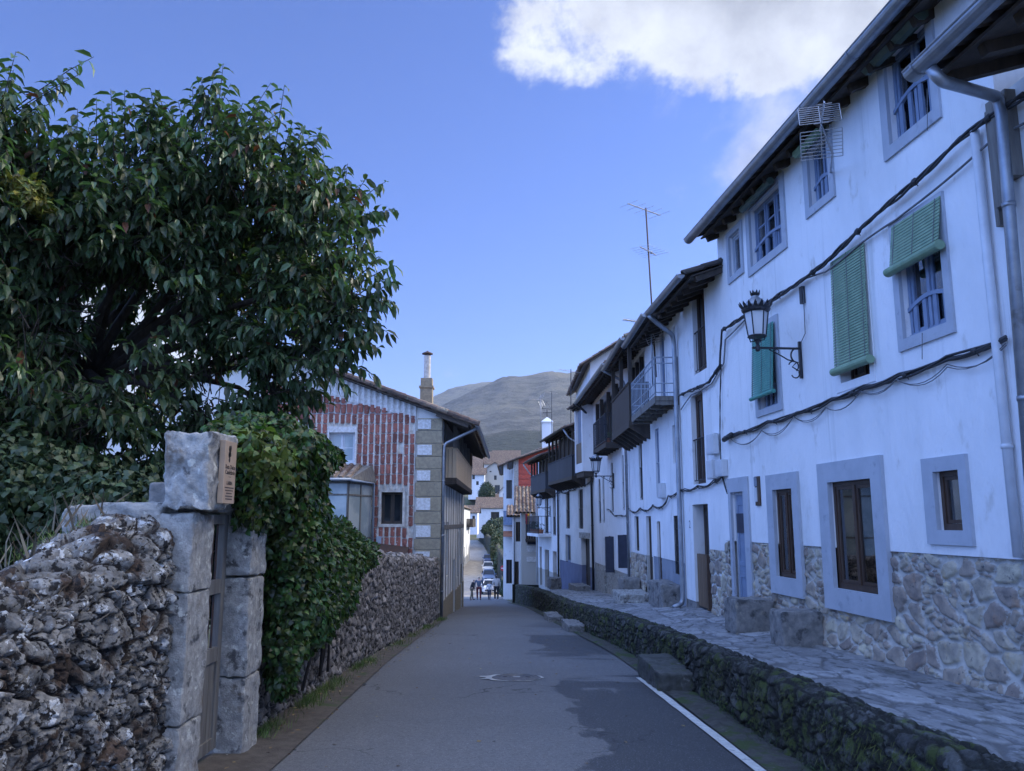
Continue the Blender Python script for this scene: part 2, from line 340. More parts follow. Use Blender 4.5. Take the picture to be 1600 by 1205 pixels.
# glass: thin pane, fresnel reflection over what stands behind it
m, nt = newmat('glass')
fr = nt.n('ShaderNodeFresnel', IOR=1.6).outputs[0]
fac = nt.math('MULTIPLY_ADD', fr, 1.3, .08, True)
fin(nt, nt.n('ShaderNodeMixShader', i0=fac, i1=nt.n('ShaderNodeBsdfTransparent', Color=(.72, .76, .78)).outputs[0], i2=nt.n('ShaderNodeBsdfGlossy', Color=(.95, .97, 1), Roughness=.02).outputs[0]).outputs[0])
m, nt = newmat('glass_dark')
fin(nt, nt.n('ShaderNodeBsdfPrincipled', Base_Color=(.015, .018, .022), Roughness=.06).outputs[0])
m, nt = newmat('glass_pale')
pos = nt.n('ShaderNodeNewGeometry').outputs[0]
fin(nt, nt.n('ShaderNodeBsdfPrincipled', Base_Color=nt.mix(nt.step(nt.noise(pos, 1.5, 3), .4, .6), (.28, .34, .36), (.4, .45, .46)), Roughness=.12).outputs[0])
# asphalt: aggregate speckle, worn tone variation, damp darker patches on the right side
m, nt = newmat('asphalt')
pos = nt.n('ShaderNodeNewGeometry').outputs[0]
sp = nt.noise(pos, 75, 3, .8); big = nt.noise(pos, .5, 5, .6); mid = nt.noise(pos, 6, 5, .6)
sep = nt.n('ShaderNodeSeparateXYZ', Vector=pos)
x, y = sep.outputs[0], sep.outputs[1]
col = nt.mix(nt.step(big, .3, .7), (.135, .135, .135), (.175, .175, .175))
col = nt.mix(nt.step(mid, .3, .75), col, (.15, .15, .15))
col = nt.mix(nt.math('MULTIPLY', nt.step(nt.noise(pos, 26, 4, .7), .45, .6), .5), col, (.09, .09, .09))
nn = nt.math('MULTIPLY', nt.math('SUBTRACT', nt.noise(nt.scaled(pos, (1, .55, 1)), .9, 7, .62), .5), 2.6)
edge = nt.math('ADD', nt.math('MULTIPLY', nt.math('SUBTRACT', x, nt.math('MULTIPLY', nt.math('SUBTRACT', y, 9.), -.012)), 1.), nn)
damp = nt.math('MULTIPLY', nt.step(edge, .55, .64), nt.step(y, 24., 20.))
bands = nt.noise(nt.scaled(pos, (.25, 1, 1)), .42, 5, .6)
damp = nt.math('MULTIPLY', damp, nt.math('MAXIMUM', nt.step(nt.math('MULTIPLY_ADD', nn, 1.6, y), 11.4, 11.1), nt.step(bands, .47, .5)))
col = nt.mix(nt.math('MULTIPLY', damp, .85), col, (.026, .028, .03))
spk = nt.step(sp, .58, .68)
col = nt.mix(nt.math('MULTIPLY', spk, .75), col, (.4, .4, .4))
spd = nt.step(sp, .42, .34)
col = nt.mix(nt.math('MULTIPLY', spd, .8), col, (.015, .015, .016))
# thin cracks
cr = nt.n('ShaderNodeTexVoronoi', {'feature': 'DISTANCE_TO_EDGE'}, Vector=nt.n('ShaderNodeVectorMath', {'operation': 'ADD'}, i0=pos, i1=nt.n('ShaderNodeTexNoise', Vector=pos, Scale=2., Detail=5.).outputs[1]).outputs[0], Scale=.45).outputs[0]
crk = nt.math('MULTIPLY', nt.step(cr, .009, .003), nt.step(nt.noise(pos, .35, 2), .52, .58))
col = nt.mix(nt.math('MULTIPLY', crk, .7), col, (.012, .012, .012))
bmp = nt.n('ShaderNodeBump', Height=sp, Strength=.55, Distance=.006).outputs[0]
rg = nt.math('MULTIPLY_ADD', damp, -.22, .82)
fin(nt, nt.n('ShaderNodeBsdfPrincipled', Base_Color=col, Roughness=rg, Normal=bmp).outputs[0])
# old concrete lane further on
pm('lane', (.3, .27, .23), (.4, .36, .31), 1.2, .9, .5, 12, patch=[((.2, .18, .15), 1.0, .55, .68), ((.45, .42, .37), 3, .6, .7)])
# mountain: scrub, rock and pasture by height and noise
m, nt = newmat('mountain')
pos = nt.n('ShaderNodeNewGeometry').outputs[0]
sep = nt.n('ShaderNodeSeparateXYZ', Vector=pos); z = sep.outputs[2]
n1 = nt.noise(nt.scaled(pos, (1, 1, 2.5)), .004, 9, .65); n2 = nt.noise(nt.scaled(pos, (1, .5, 3)), .022, 8, .7); n3 = nt.noise(pos, .09, 6, .7)
col = nt.mix(nt.step(n2, .42, .58), (.03, .034, .03), (.1, .095, .08))
col = nt.mix(nt.step(n1, .52, .6), col, (.13, .12, .085))
col = nt.mix(nt.step(n3, .6, .7), col, (.04, .05, .03))
col = nt.mix(nt.step(n3, .36, .3), col, (.22, .2, .17))
low = nt.step(nt.math('ADD', z, nt.math('MULTIPLY', nt.math('SUBTRACT', n2, .5), 160.)), 130, 85)
col = nt.mix(low, col, nt.mix(nt.step(n3, .4, .6), (.015, .024, .018), (.03, .042, .03)))
fin(nt, nt.n('ShaderNodeBsdfPrincipled', Base_Color=col, Roughness=.95, Normal=nt.n('ShaderNodeBump', Height=n3, Strength=1., Distance=14.).outputs[0]).outputs[0])
SKYR, SKYG, SKYB = .235, .345, .67
SKY_STR, SUN_E, EXPO, HAZE = .12, 2.0, 1.5, 0.00010
# ------------------------------------------------------------------ building parts
def wall_grid(mb, F, s0, s1, z0, z1, ops, d=0., dep=.28):
    ops = [(max(a, s0), min(b, s1), max(c, z0), min(e, z1)) for a, b, c, e in ops if b > s0 and a < s1 and e > z0 and c < z1]
    S = sorted({s0, s1} | {v for o in ops for v in o[:2]}); Z = sorted({z0, z1} | {v for o in ops for v in o[2:]})
    for i in range(len(S)-1):
        for j in range(len(Z)-1):
            a, b, c, e = S[i], S[i+1], Z[j], Z[j+1]; m = ((a+b)/2, (c+e)/2)
            if any(o[0] < m[0] < o[1] and o[2] < m[1] < o[3] for o in ops): continue
            mb.quad([F.P(a, d, c), F.P(b, d, c), F.P(b, d, e), F.P(a, d, e)])
    for a, b, c, e in ops:
        for (p, q) in (((a, c), (a, e)), ((a, e), (b, e)), ((b, e), (b, c)), ((b, c), (a, c))):
            if p[1] == q[1] and p[1] in (z0, z1): continue
            mb.quad([F.P(p[0], d, p[1]), F.P(p[0], d-dep, p[1]), F.P(q[0], d-dep, q[1]), F.P(q[0], d, q[1])])
def house_body(F, root, s0, s1, z0, z1, ops, mat='plaster', dep=6., slope=.36, zplinth=None, plinth=None, gable=True):
    mb = MB(F)
    wall_grid(mb, F, s0, s1, z0 if zplinth is None else zplinth, z1, ops)
    zz = z0
    rz = z1+dep/2*slope
    for s in (s0, s1):
        mb.quad([F.P(s, 0, zz), F.P(s, -dep, zz), F.P(s, -dep, z1), F.P(s, -dep/2, rz), F.P(s, 0, z1)])
    mb.quad([F.P(s0, -dep, zz), F.P(s1, -dep, zz), F.P(s1, -dep, z1), F.P(s0, -dep, z1)])
    w = mb.build('wall', mat, root)
    if zplinth is not None and plinth:
        mb = MB(F); wall_grid(mb, F, s0, s1, z0, zplinth, ops, d=-.012, dep=.28)
        mb.build('lower_wall', plinth, root)
    mb = MB(F); mb.box(s0+.05, s1-.05, -.95, -.9, z0, z1-.02); mb.build('room_shade_sheet', 'room_shade', root)  # dark sheet standing in for the shade of rooms behind the openings
    return w
def tile_roof(F, root, s0, s1, z_e, over, back, slope, mat='tile', seed=1, lam=.23, deck='wood_dark', rafters=True, z0off=0., name='roof', twoside=True):
    """barrel-tile roof: eave at d=over, height z_e, rising towards the house"""
    cs = 1/math.hypot(1, slope); sn = slope*cs
    L = (over+back)/cs
    nw = max(1, int(round((s1-s0)/lam))); lam = (s1-s0)/nw; K = 8
    S = np.linspace(s0, s1, nw*K+1); row = .36; nt_ = int(L/row)+1
    T = np.concatenate([[i*row+.0, i*row+row*.5, i*row+row*.97] for i in range(nt_)]); T = T[T < L]; T = np.append(T, L)
    SS, TT = np.meshgrid(S, T)
    colid = np.floor((SS-s0)/lam-1e-6); ph = ((SS-s0)/lam-colid)
    rowid = np.floor(TT/row+1e-6)
    cover = np.sqrt(np.clip(1-((ph-.5)/.36)**2, 0, 1))*.062
    chan = -.028*np.clip(1-(np.abs(ph-.5)-.36)/.14, 0, 1)*(np.abs(ph-.5) > .36) - .028*(np.abs(ph-.5) > .5)
    H = cover+chan+.02*(1-(TT/row-rowid))+.012*(h2(colid, rowid, seed)-.5)
    sag = .05*(fbm(SS*.5, TT*.4, seed, 2)-.5)
    H = H+sag
    Tj = TT-(TT < 1e-6)*(.05*h2(colid, colid*0+3, seed)*(np.abs(ph-.5) < .36))
    sx = SS+.02*(h2(colid, rowid, seed+2)-.5)*(np.abs(ph-.5) < .4)
    def place(H_):
        d = over-Tj*cs+H_*sn; z = z_e+Tj*sn+H_*cs
        return np.stack([F.p0[0]+F.u[0]*sx+F.n[0]*d, F.p0[1]+F.u[1]*sx+F.n[1]*d, z], -1).reshape(-1, 3)
    A = place(H); B = place(H-.022)
    nv, nu = SS.shape; f = gridfaces(nv, nu); n = nv*nu
    edge = np.arange(nu-1); fe = np.stack([edge, edge+1, edge+1+n, edge+n], -1)
    e2 = np.arange(nv-1)*nu; fl = np.stack([e2, e2+nu, e2+nu+n, e2+n], -1); fr_ = fl+nu-1
    Fq = np.concatenate([f, (f+n)[:, ::-1], fe, fl, fr_])
    cf = np.tile(np.floor(np.arange(nu-1)/K), nv-1); rf = np.repeat(rowid[:-1, 0], nu-1)
    isc = (np.abs(((np.tile(np.arange(nu-1), nv-1)+.5)/K) % 1-.5) < .37)
    rr = h2(cf+isc*40, rf, seed+7)
    fa = np.concatenate([rr, rr, rr[:nu-1], np.full(nv-1, .5), np.full(nv-1, .5)])
    npmesh(name, np.concatenate([A, B]), Fq, mat, root, smooth=False, fattrs={'rnd': fa})
    # back slope
    if twoside:
        zr = z_e+L*sn; mb = MB(F); mb.cur = .5
        p = [F.P(s0, -back, zr), F.P(s1, -back, zr), F.P(s1, -back*2-.4, zr-(back+.4)*slope), F.P(s0, -back*2-.4, zr-(back+.4)*slope)]
        mb.slab(p, (0, 0, -.04)); mb.build('rear_roof_slope', mat, root)
    # boarding under the tiles and rafter tails
    mb = MB(F); o = -.075
    def pt(s, t, h): return F.P(s, over-t*cs+h*sn, z_e+t*sn+h*cs)
    c = [pt(s, t, h) for h in (o-.025, o) for t in (.08, L-.05) for s in (s0+.01, s1-.01)]
    mb.hexa(c); mb.build('eave_boards', deck, root)
    if rafters:
        mb = MB(F); ns = int((s1-s0)/.42)
        for i in range(ns+1):
            s = s0+.08+(s1-s0-.16)*i/ns; w = .04
            c = [pt(q, t, h) for h in (o-.125, o-.027) for t in (.16, over/cs+.1) for q in (s-w, s+w)]
            mb.hexa(c)
        build_each(mb, 'rafter', deck, root)
def gutter(F, root, s0, s1, z, d, r=.075, mat='zinc', drop=0., name='gutter'):
    mb = MB(F); n = 10
    for i in range(n):
        a0 = PI+PI*i/n; a1 = PI+PI*(i+1)/n
        pts = [(r*math.cos(a), r*math.sin(a)) for a in (a0, a1)]
        p = [F.P(s0, d+pts[0][0], z+pts[0][1]), F.P(s1, d+pts[0][0], z-drop+pts[0][1]), F.P(s1, d+pts[1][0], z-drop+pts[1][1]), F.P(s0, d+pts[1][0], z+pts[1][1])]
        mb.quad(p)
        k = .94; q = [F.P(s0, d+pts[0][0]*k, z+pts[0][1]*k), F.P(s1, d+pts[0][0]*k, z-drop+pts[0][1]*k), F.P(s1, d+pts[1][0]*k, z-drop+pts[1][1]*k), F.P(s0, d+pts[1][0]*k, z+pts[1][1]*k)]
        mb.quad(q[::-1])
    for s, zz in ((s0, z), (s1, z-drop)):
        mb.quad([F.P(s, d+r*math.cos(PI+PI*i/n), zz+r*math.sin(PI+PI*i/n)) for i in range(n+1)])
    mb.tube([F.P(s0, d+r, z+.002), F.P(s1, d+r, z-drop+.002)], .01, 6)
    ns = max(1, int((s1-s0)/1.1))
    for i in range(ns+1):
        s = s0+.12+(s1-s0-.24)*i/ns; zz = z-drop*(s-s0)/(s1-s0)
        for k in range(n):
            a0 = PI+PI*k/n; a1 = PI+PI*(k+1)/n
            mb.quad([F.P(s+q, d+(r+.007)*math.cos(a), zz+(r+.007)*math.sin(a)) for q, a in ((-.012, a0), (.012, a0), (.012, a1), (-.012, a1))])
    return mb.build(name, mat, root, smooth=False)
def pipe(F, root, pts, r=.045, mat='zinc', name='downpipe', clips=True, n=10):
    mb = MB(F); P = [F.P(*p) for p in pts]; 
    # round the bends
    Q = [Vector(P[0])]
    for i in range(1, len(P)-1):
        a, b, c = Vector(P[i-1]), Vector(P[i]), Vector(P[i+1]); k = min(.1, (a-b).length*.4, (c-b).length*.4)
        q0 = b+(a-b).normalized()*k; q2 = b+(c-b).normalized()*k
        for t in (0, .25, .5, .75, 1): Q.append(q0*(1-t)**2+b*2*t*(1-t)+q2*t*t)
    Q.append(Vector(P[-1])); mb.tube(Q, r, n)
    a, b = Vector(P[-2]), Vector(P[-1]); L = (b-a).length
    if clips:
        k = max(1, int(L/1.6))
        for i in range(k):
            c = a.lerp(b, (i+.5)/k); mb.tube([c+Vector((0, 0, .02)), c-Vector((0, 0, .02))], r+.008, n)
    o = mb.build(name, mat, root, smooth=True); return o
def ring(mb, F, r, o, d0, d1, eps=.004):
    s0, s1, z0, z1 = r; s0 += eps; s1 -= eps; z0 += eps; z1 -= eps
    a, b, c, e = o
    if z0 > c: mb.box(a, b, d0, d1, c, z0, F)
    if e > z1: mb.box(a, b, d0, d1, z1, e, F)
    mb.box(a, s0, d0, d1, z0, z1, F); mb.box(s1, b, d0, d1, z0, z1, F)
def window(F, root, r, frame='wood_blue', rec=.13, cols=2, bars=0, fw=.045, glass='glass', outer=None, sur='trim_blue', proud=.03, curtain=False, rail=False, label=None, bevel=0., sill=False, panel=0., tr=0.):
    s0, s1, z0, z1 = r; e = .003; s0 += e; s1 -= e; z0 += e; z1 -= e
    mb = MB(F); da, db = -rec-.06, -rec
    mb.box(s0, s1, da, db, z0, z0+fw*1.3); mb.box(s0, s1, da, db, z1-fw, z1)
    za, zb = z0+fw*1.3, z1-fw
    mb.box(s0, s0+fw, da, db, za, zb); mb.box(s1-fw, s1, da, db, za, zb)
    W = (s1-s0-2*fw)/cols
    for i in range(1, cols):
        c = s0+fw+W*i; mb.box(c-fw*.45, c+fw*.45, da, db+.006, za, zb)
    # casement stiles
    for i in range(cols):
        a = s0+fw+W*i+(fw*.45 if i else 0)+.004; b = s0+fw+W*(i+1)-(fw*.45 if i < cols-1 else 0)-.004; t = fw*.75
        mb.box(a, b, da+.01, db-.012, za+.004, za+t); mb.box(a, b, da+.01, db-.012, zb-t, zb-.004)
        mb.box(a, a+t, da+.01, db-.012, za+t, zb-t); mb.box(b-t, b, da+.01, db-.012, za+t, zb-t)
        for k in range(bars):
            zc = za+(zb-za)*(k+1)/(bars+1); mb.box(a+t, b-t, da+.02, db-.02, zc-.012, zc+.012)
        if tr: zc = za+(zb-za)*tr; mb.box(a+t, b-t, da+.015, db-.014, zc-.03, zc+.03)
        if panel: mb.box(a+t, b-t, da+.02, db-.025, za+t, za+(zb-za)*panel)
    w = mb.build('window', frame, root, bevel=bevel)
    if label: w['label'] = label
    mb = MB(F); mb.box(s0+fw, s1-fw, da+.028, da+.033, za, zb); mb.build('pane', glass, w)
    if curtain:
        mb = MB(F); n = 24
        for i in range(n):
            a = s0+fw+(s1-s0-2*fw)*i/n; b = a+(s1-s0-2*fw)/n; k0 = -rec-.13+.02*math.sin(i*1.9); k1 = -rec-.13+.02*math.sin((i+1)*1.9)
            mb.quad([F.P(a, k0, z0+.02), F.P(b, k1, z0+.02), F.P(b, k1, z0+(z1-z0)*curtain), F.P(a, k0, z0+(z1-z0)*curtain)])
        mb.build('curtain', 'curtain', w, smooth=True)
    if outer:
        mb = MB(F); ring(mb, F, r, outer, -.012, proud); mb.build('surround', sur, w)
    if sill:
        mb = MB(F); mb.box(s0-.06, s1+.06, -rec, .07, z0-.06, z0-.003); mb.build('sill', 'granite', w)
    if rail:   # low arched timber rail with paired balusters standing in the opening
        mb = MB(F); H = (z1-z0)*rail; n = 10; d0, d1 = -.09, -.05
        arc = lambda t: z0+H*(.8+.2*math.sin(PI*t))
        for i in range(n):
            a, b = i/n, (i+1)/n; sa, sb = s0+(s1-s0)*a, s0+(s1-s0)*b
            mb.hexa([F.P(s, d, z) for (z_, h) in ((0, -.045), (0, 0)) for d in (d0, d1) for s, z in ((sa, arc(a)+h), (sb, arc(b)+h))])
        mb.box(s0, s1, d0, d1, z0, z0+.04)
        for g in (.16, .38, .62, .84):
            for q in (-.03, .0, .03):
                s = s0+(s1-s0)*(g+q*.9); mb.box(s-.009, s+.009, d0+.008, d1-.008, z0+.04, arc(g+q)-.045)
        mb.build('window_rail', frame, w)
    return w
def slat_blind(F, win, s0, s1, z0, z1, d=.06, mat='blind_green', tilt=0., roll=.05, top=True, mb_=None):
    mb = MB(F); n = int((z1-z0)/.035)
    for i in range(n):
        z = z1-.035*i; dd = d+tilt*(z1-z)
        mb.hexa([F.P(s, q, zz) for (zz, o) in ((z-.029, .0), (z, -.006)) for q in (dd+o, dd+o+.008) for s in (s0, s1)])
    b = mb.build('roller_blind', mat, win)
    de = d+tilt*(z1-z0); zz = z0
    mb = MB(F); 
    pts = [(roll*math.cos(a)*1.15, roll*math.sin(a)) for a in [2*PI*k/12 for k in range(12)]]
    vs = [F.P(s, de+x, zz+y) for s in (s0-.03, s1+.03) for x, y in pts]
    mb.add(vs, [(k, (k+1) % 12, 12+(k+1) % 12, 12+k) for k in range(12)]+[tuple(range(12)), tuple(range(23, 11, -1))])
    for g in (.0, PI/2): pass
    mb.build('blind_roll', mat, b, smooth=False)
    mb = MB(F)
    for s in (s0+.08*(s1-s0), (s0+s1)/2, s1-.08*(s1-s0)): mb.tube([F.P(s, d+.012, z1), F.P(s, de+.012, z0)], .004, 4)
    build_each(mb, 'cord', 'cable_grey', b)
    return b
def rolled_blind(F, win, s0, s1, z, d=.08, r=.075, mat='blind_dark', hang=.0):
    mb = MB(F); n = 16
    pts = []
    for k in range(n):
        a = 2*PI*k/n; rr = r*(1 if k % 2 else .9); pts.append((rr*math.cos(a), rr*math.sin(a)))
    vs = [F.P(s, d+x, z+y) for s in (s0, s1) for x, y in pts]
    mb.add(vs, [(k, (k+1) % n, n+(k+1) % n, n+k) for k in range(n)]+[tuple(range(n)), tuple(range(2*n-1, n-1, -1))])
    mb.box(s0+.05, s1-.05, .0, .012, z+.02, z+.25)
    return mb.build('roller_blind', mat, win)
def door(F, root, r, mat='wood_brown', rec=.15, frame='wood_brown', leafs=1, label=None, niche=None, outer=None, sur='trim_blue', glass=None):
    s0, s1, z0, z1 = r; e = .003; s0 += e; s1 -= e; z1 -= e; fw = .05
    mb = MB(F); da, db = -rec-.06, -rec
    mb.box(s0+fw, s1-fw, da+.01, db-.015, z0, z1-fw)
    for i in range(leafs):
        a = s0+fw+(s1-s0-2*fw)*i/leafs+.01; b = s0+fw+(s1-s0-2*fw)*(i+1)/leafs-.01; t = .07
        for (c, g) in ((z0+.1, z0+(z1-z0)*.42), (z0+(z1-z0)*.47, z1-fw-.1)):
            ring(mb, F, (a+t, b-t, c+t, g-t), (a, b, c, g), db-.016, db-.003, 0)
    w = mb.build('door', mat, root)
    if label: w['label'] = label
    mb = MB(F); mb.box(s0, s0+fw, da, db, z0, z1-fw); mb.box(s1-fw, s1, da, db, z0, z1-fw); mb.box(s0, s1, da, db, z1-fw, z1)
    mb.build('door_frame', frame, w)
    mb = MB(F); zc = z0+(z1-z0)*.48; mb.tube([F.P(s0+fw+.06, db-.02, zc), F.P(s0+fw+.06, db+.03, zc)], .018, 8); mb.build('handle', 'iron', w, smooth=True)
    if niche: mb = MB(F); mb.box(s0+fw, s1-fw, db-.016, db+.004, niche[0], niche[1]); mb.build('dark_panel', niche[2] if len(niche) > 2 else 'dark_panel', w)
    if glass: mb = MB(F); mb.box(s0+fw+.08, s1-fw-.08, db-.016, db-.0, glass[0], glass[1]); mb.build('pane', 'glass_dark', w)
    if outer: mb = MB(F); ring(mb, F, (s0-e, s1+e, outer[2], z1+e), outer, -.012, .03); mb.build('surround', sur, w)
    return w
def balcony(F, root, s0, s1, d1, zf, zt, mat='iron', floor='wood_dark', pitch=.12, thick=.1, kind='bars', beams=True, rail_t=.018, corbel=False, label=None):
    mb = MB(F)
    mb.box(s0, s1, .0, d1, zf-thick, zf)
    b = mb.build('balcony', floor, root)
    if label: b['label'] = label
    if beams:
        mb = MB(F); n = max(2, int((s1-s0)/.6))
        for i in range(n+1):
            s = s0+.05+(s1-s0-.1)*i/n
            if corbel:
                pr = [(0, -.36), (.12, -.33), (.3, -.2), (d1-.02, -.06), (d1-.02, 0), (0, 0)]
                a = [F.P(s-.04, d, zf-thick-.002+z) for d, z in pr]; off = [F.u[0]*.08, F.u[1]*.08, 0]; mb.slab(a, off)
            else: mb.box(s-.035, s+.035, .0, d1-.02, zf-thick-.09, zf-thick-.002)
        for d in (.0, d1*.5, d1-.03): mb.box(s0+.02, s1-.02, d+.001, d+.03, zf-thick-.05, zf-thick-.001)
        mb.build('beams', floor, b)
    mb = MB(F); R = rail_t
    path = [(s0+.02, 0.0), (s0+.02, d1-.02), (s1-.02, d1-.02), (s1-.02, 0.0)]
    lv = [zt, zt-.13, zf+.28, zf+.08] if kind == 'blue' else [zt, zf+.08]
    for i in range(3):
        a, c = path[i], path[i+1]; L = math.hypot(c[0]-a[0], c[1]-a[1])
        if kind == 'boards':
            for z in (zt, ): mb.tube([F.P(a[0], a[1], z), F.P(c[0], c[1], z)], .035, 6)
            n = max(1, int(L/pitch))
            for k in range(n):
                t0, t1 = k/n, (k+.88)/n
                p = [(a[0]+(c[0]-a[0])*t, a[1]+(c[1]-a[1])*t) for t in (t0, t1)]
                dn = ((c[1]-a[1])/L*.02, -(c[0]-a[0])/L*.02)
                mb.hexa([F.P(p[j][0]+dn[0]*o, p[j][1]+dn[1]*o, z) for z in (zf-thick, zt-.02) for o in (0, 1) for j in (0, 1)])
        else:
            for z in lv: mb.tube([F.P(a[0], a[1], z), F.P(c[0], c[1], z)], R if z == zt else R*.75, 6)
            n = max(1, int(L/pitch))
            for k in range(n+1):
                t = k/n; s, d = a[0]+(c[0]-a[0])*t, a[1]+(c[1]-a[1])*t
                big = k in (0, n)
                mb.tube([F.P(s, d, zf), F.P(s, d, zt)], R if big else .007, 4 if not big else 6)
    mb.build('railing', mat, b)
    return b
def cable(name, label, pts, r=.018, strands=2, mat='cable', sag=.0, twist=9., n_per=6, clips=True, seed=0):
    """twisted cable run through world points"""
    P = [Vector(p) for p in pts]; Q = []
    for i in range(len(P)-1):
        L = (P[i+1]-P[i]).length; n = max(2, int(L/.12))
        for k in range(n):
            t = k/n; q = P[i].lerp(P[i+1], t); q.z -= sag*L*4*t*(1-t)*.25; Q.append(q)
    Q.append(P[-1]); mb = MB()
    rr = random.Random(seed+len(Q))
    for s in range(strands):
        pts2 = []; ph = 2*PI*s/strands; wob = rr.random()*6; dist = 0
        for i, q in enumerate(Q):
            if i: dist += (q-Q[i-1]).length
            a = ph+dist*twist; off = r*.9 if strands > 1 else 0
            w = .012*math.sin(dist*3.1+wob)
            pts2.append(q+Vector((math.cos(a)*off*.5, math.cos(a)*off*.4, math.sin(a)*off+w)))
        mb.tube(pts2, r*.75 if strands > 1 else r, 6)
    if clips:
        step = 9
        for i in range(3, len(Q)-1, step):
            t = (Q[i+1]-Q[i]).normalized(); mb.tube([Q[i]-t*.025, Q[i]+t*.025], r*1.9, 6); mb.tube([Q[i], Q[i]+Vector((.03, 0, -.05))], .006, 4)
    o = mb.build(name, mat, None, smooth=True); return tag(o, label, 'cable')
# ------------------------------------------------------------------ leaves
def frames_from(nrm, dirv):
    y = dirv/np.linalg.norm(dirv, axis=1, keepdims=True)
    x = np.cross(y, nrm); x /= np.linalg.norm(x, axis=1, keepdims=True)+1e-9
    z = np.cross(x, y); return x, y, z
def leaf_template(kind):
    if kind == 'cherry':   # long drooping leaf, folded on its midrib
        t = [0, .22, .6, 1.]; w = [0, .17, .19, 0]; dr = [0, .02, -.05, -.28]
        V = [(0, 0, 0)]
        for i in (1, 2): V += [(0, t[i], dr[i]), (-w[i], t[i], dr[i]+.07), (w[i], t[i], dr[i]+.07)]
        V += [(0, t[3], dr[3])]
        Q = [(0, 1, 2, 2), (0, 3, 1, 1), (1, 4, 5, 2), (1, 3, 6, 4), (4, 7, 5, 5), (4, 6, 7, 7)]
    elif kind == 'ivy':
        V = [(0, 0, 0), (-.45, .1, -.03), (-.3, .5, .03), (0, 1, -.08), (.3, .5, .03), (.45, .1, -.03), (0, .45, .06)]
        Q = [(0, 6, 2, 1), (2, 6, 3, 3), (6, 4, 3, 3), (0, 5, 4, 6)]
    elif kind == 'blade':
        V = [(-.03, 0, 0), (.03, 0, 0), (.022, .55, .05), (-.022, .55, .05), (0, 1, .28)]
        Q = [(0, 1, 2, 3), (3, 2, 4, 4)]
    else:   # small oval
        V = [(0, 0, 0), (-.3, .45, .04), (0, 1, -.05), (.3, .45, .04)]
        Q = [(0, 3, 2, 1)]
    T = []
    for q in Q:
        if q[2] == q[3]: T.append((q[0], q[1], q[2]))
        elif q[0] == q[1]: T.append((q[0], q[2], q[3]))
        else: T += [(q[0], q[1], q[2]), (q[0], q[2], q[3])]
    return np.array(V, float), np.array(T)
def leaves(name, O, nrm, dirv, size, kind, mat, parent=None):
    V, T = leaf_template(kind); x, y, z = frames_from(nrm, dirv); n = len(O)
    sz = np.broadcast_to(size, (n,))[:, None, None]
    P = O[:, None, :]+sz*(V[None, :, 0:1]*x[:, None, :]+V[None, :, 1:2]*y[:, None, :]+V[None, :, 2:3]*z[:, None, :])
    Fc = (T[None]+(np.arange(n)*len(V))[:, None, None]).reshape(-1, 3)
    rn = np.repeat(RNG.random(n), len(T))
    return npmesh(name, P.reshape(-1, 3), Fc, mat, parent, smooth=False, fattrs={'rnd': rn})
def unit(n):
    v = RNG.normal(size=(n, 3)); return v/np.linalg.norm(v, axis=1, keepdims=True)
def blob_leaves(name, lobes, dens, size, kind, mat, parent, droop=.4, shell=(.75, 1.05), zmin=None):
    """leaves over the surface of many ellipsoid lobes (cx,cy,cz,rx,ry,rz)"""
    O = []; N = []
    for (cx, cy, cz, rx, ry, rz) in lobes:
        n = int(dens*((rx*ry+ry*rz+rx*rz)/3)*12.6); u = unit(n); rad = RNG.uniform(shell[0], shell[1], (n, 1))
        bump = .85+.35*fbm(u[:, 0]*3+cx*7, u[:, 2]*3+u[:, 1]*2, cz, 3)[:, None]
        O.append(np.array([cx, cy, cz])+u*np.array([rx, ry, rz])*rad*bump); N.append(u)
    O = np.concatenate(O); N = np.concatenate(N)
    if zmin is not None:
        k = O[:, 2] > zmin(O); O, N = O[k], N[k]
    n = len(O); N2 = N+.7*unit(n); N2 /= np.linalg.norm(N2, axis=1, keepdims=True)
    D = unit(n)*.8+N*.3; D[:, 2] -= droop
    return leaves(name, O, N2, D, size*RNG.uniform(.6, 1.25, n), kind, mat, parent)
# ------------------------------------------------------------------ setting: ground, road, pavement
def RECT(F, tl, tr, br, bl, d=0):
    h = [F.hit(*p, d) for p in (tl, tr, br, bl)]
    a = (h[0][0]+h[3][0])/2; b = (h[1][0]+h[2][0])/2
    return (min(a, b), max(a, b), (h[2][1]+h[3][1])/2, (h[0][1]+h[1][1])/2)
def hill_h(X, Y):
    """mountain relief behind the village"""
    B = np.interp(X, [-1600, -900, -420, -206, -120, -20, 60, 110, 160, 248, 500, 1200, 2500], [60, 120, 255, 345, 402, 446, 450, 468, 458, 474, 535, 600, 640])
    fB = np.exp(-((Y-2600)/1050.)**2)
    Cc = np.interp(X, [-2600, -1500, -700, -440, -324, -240, -108, 81, 300, 900, 2500], [60, 150, 330, 450, 520, 548, 588, 606, 600, 560, 500])
    fC = np.exp(-((Y-3450)/900.)**2)
    A = np.interp(X, [-700, -300, -130, -60, 0, 60, 150, 300, 700], [5, 22, 50, 84, 96, 93, 90, 96, 120])
    fA = np.exp(-((Y-900)/260.)**2)
    rough = (fbm(X/260, Y/340, 2., 6)-.5); fine = fbm(X/45, Y/60, 5., 4)-.5
    gul = np.abs(fbm(X/150+Y/900, Y/800, 9., 4)-.5)
    h = np.maximum(np.maximum(B*fB*(1+.06*rough)-gul*30*fB*(Y < 2550), Cc*fC*(1+.06*rough)), A*fA*(1+.15*rough))
    return h+fine*16*np.clip(h/200, 0, 1)+rough*20*np.clip((Y-400)/600, 0, 1)
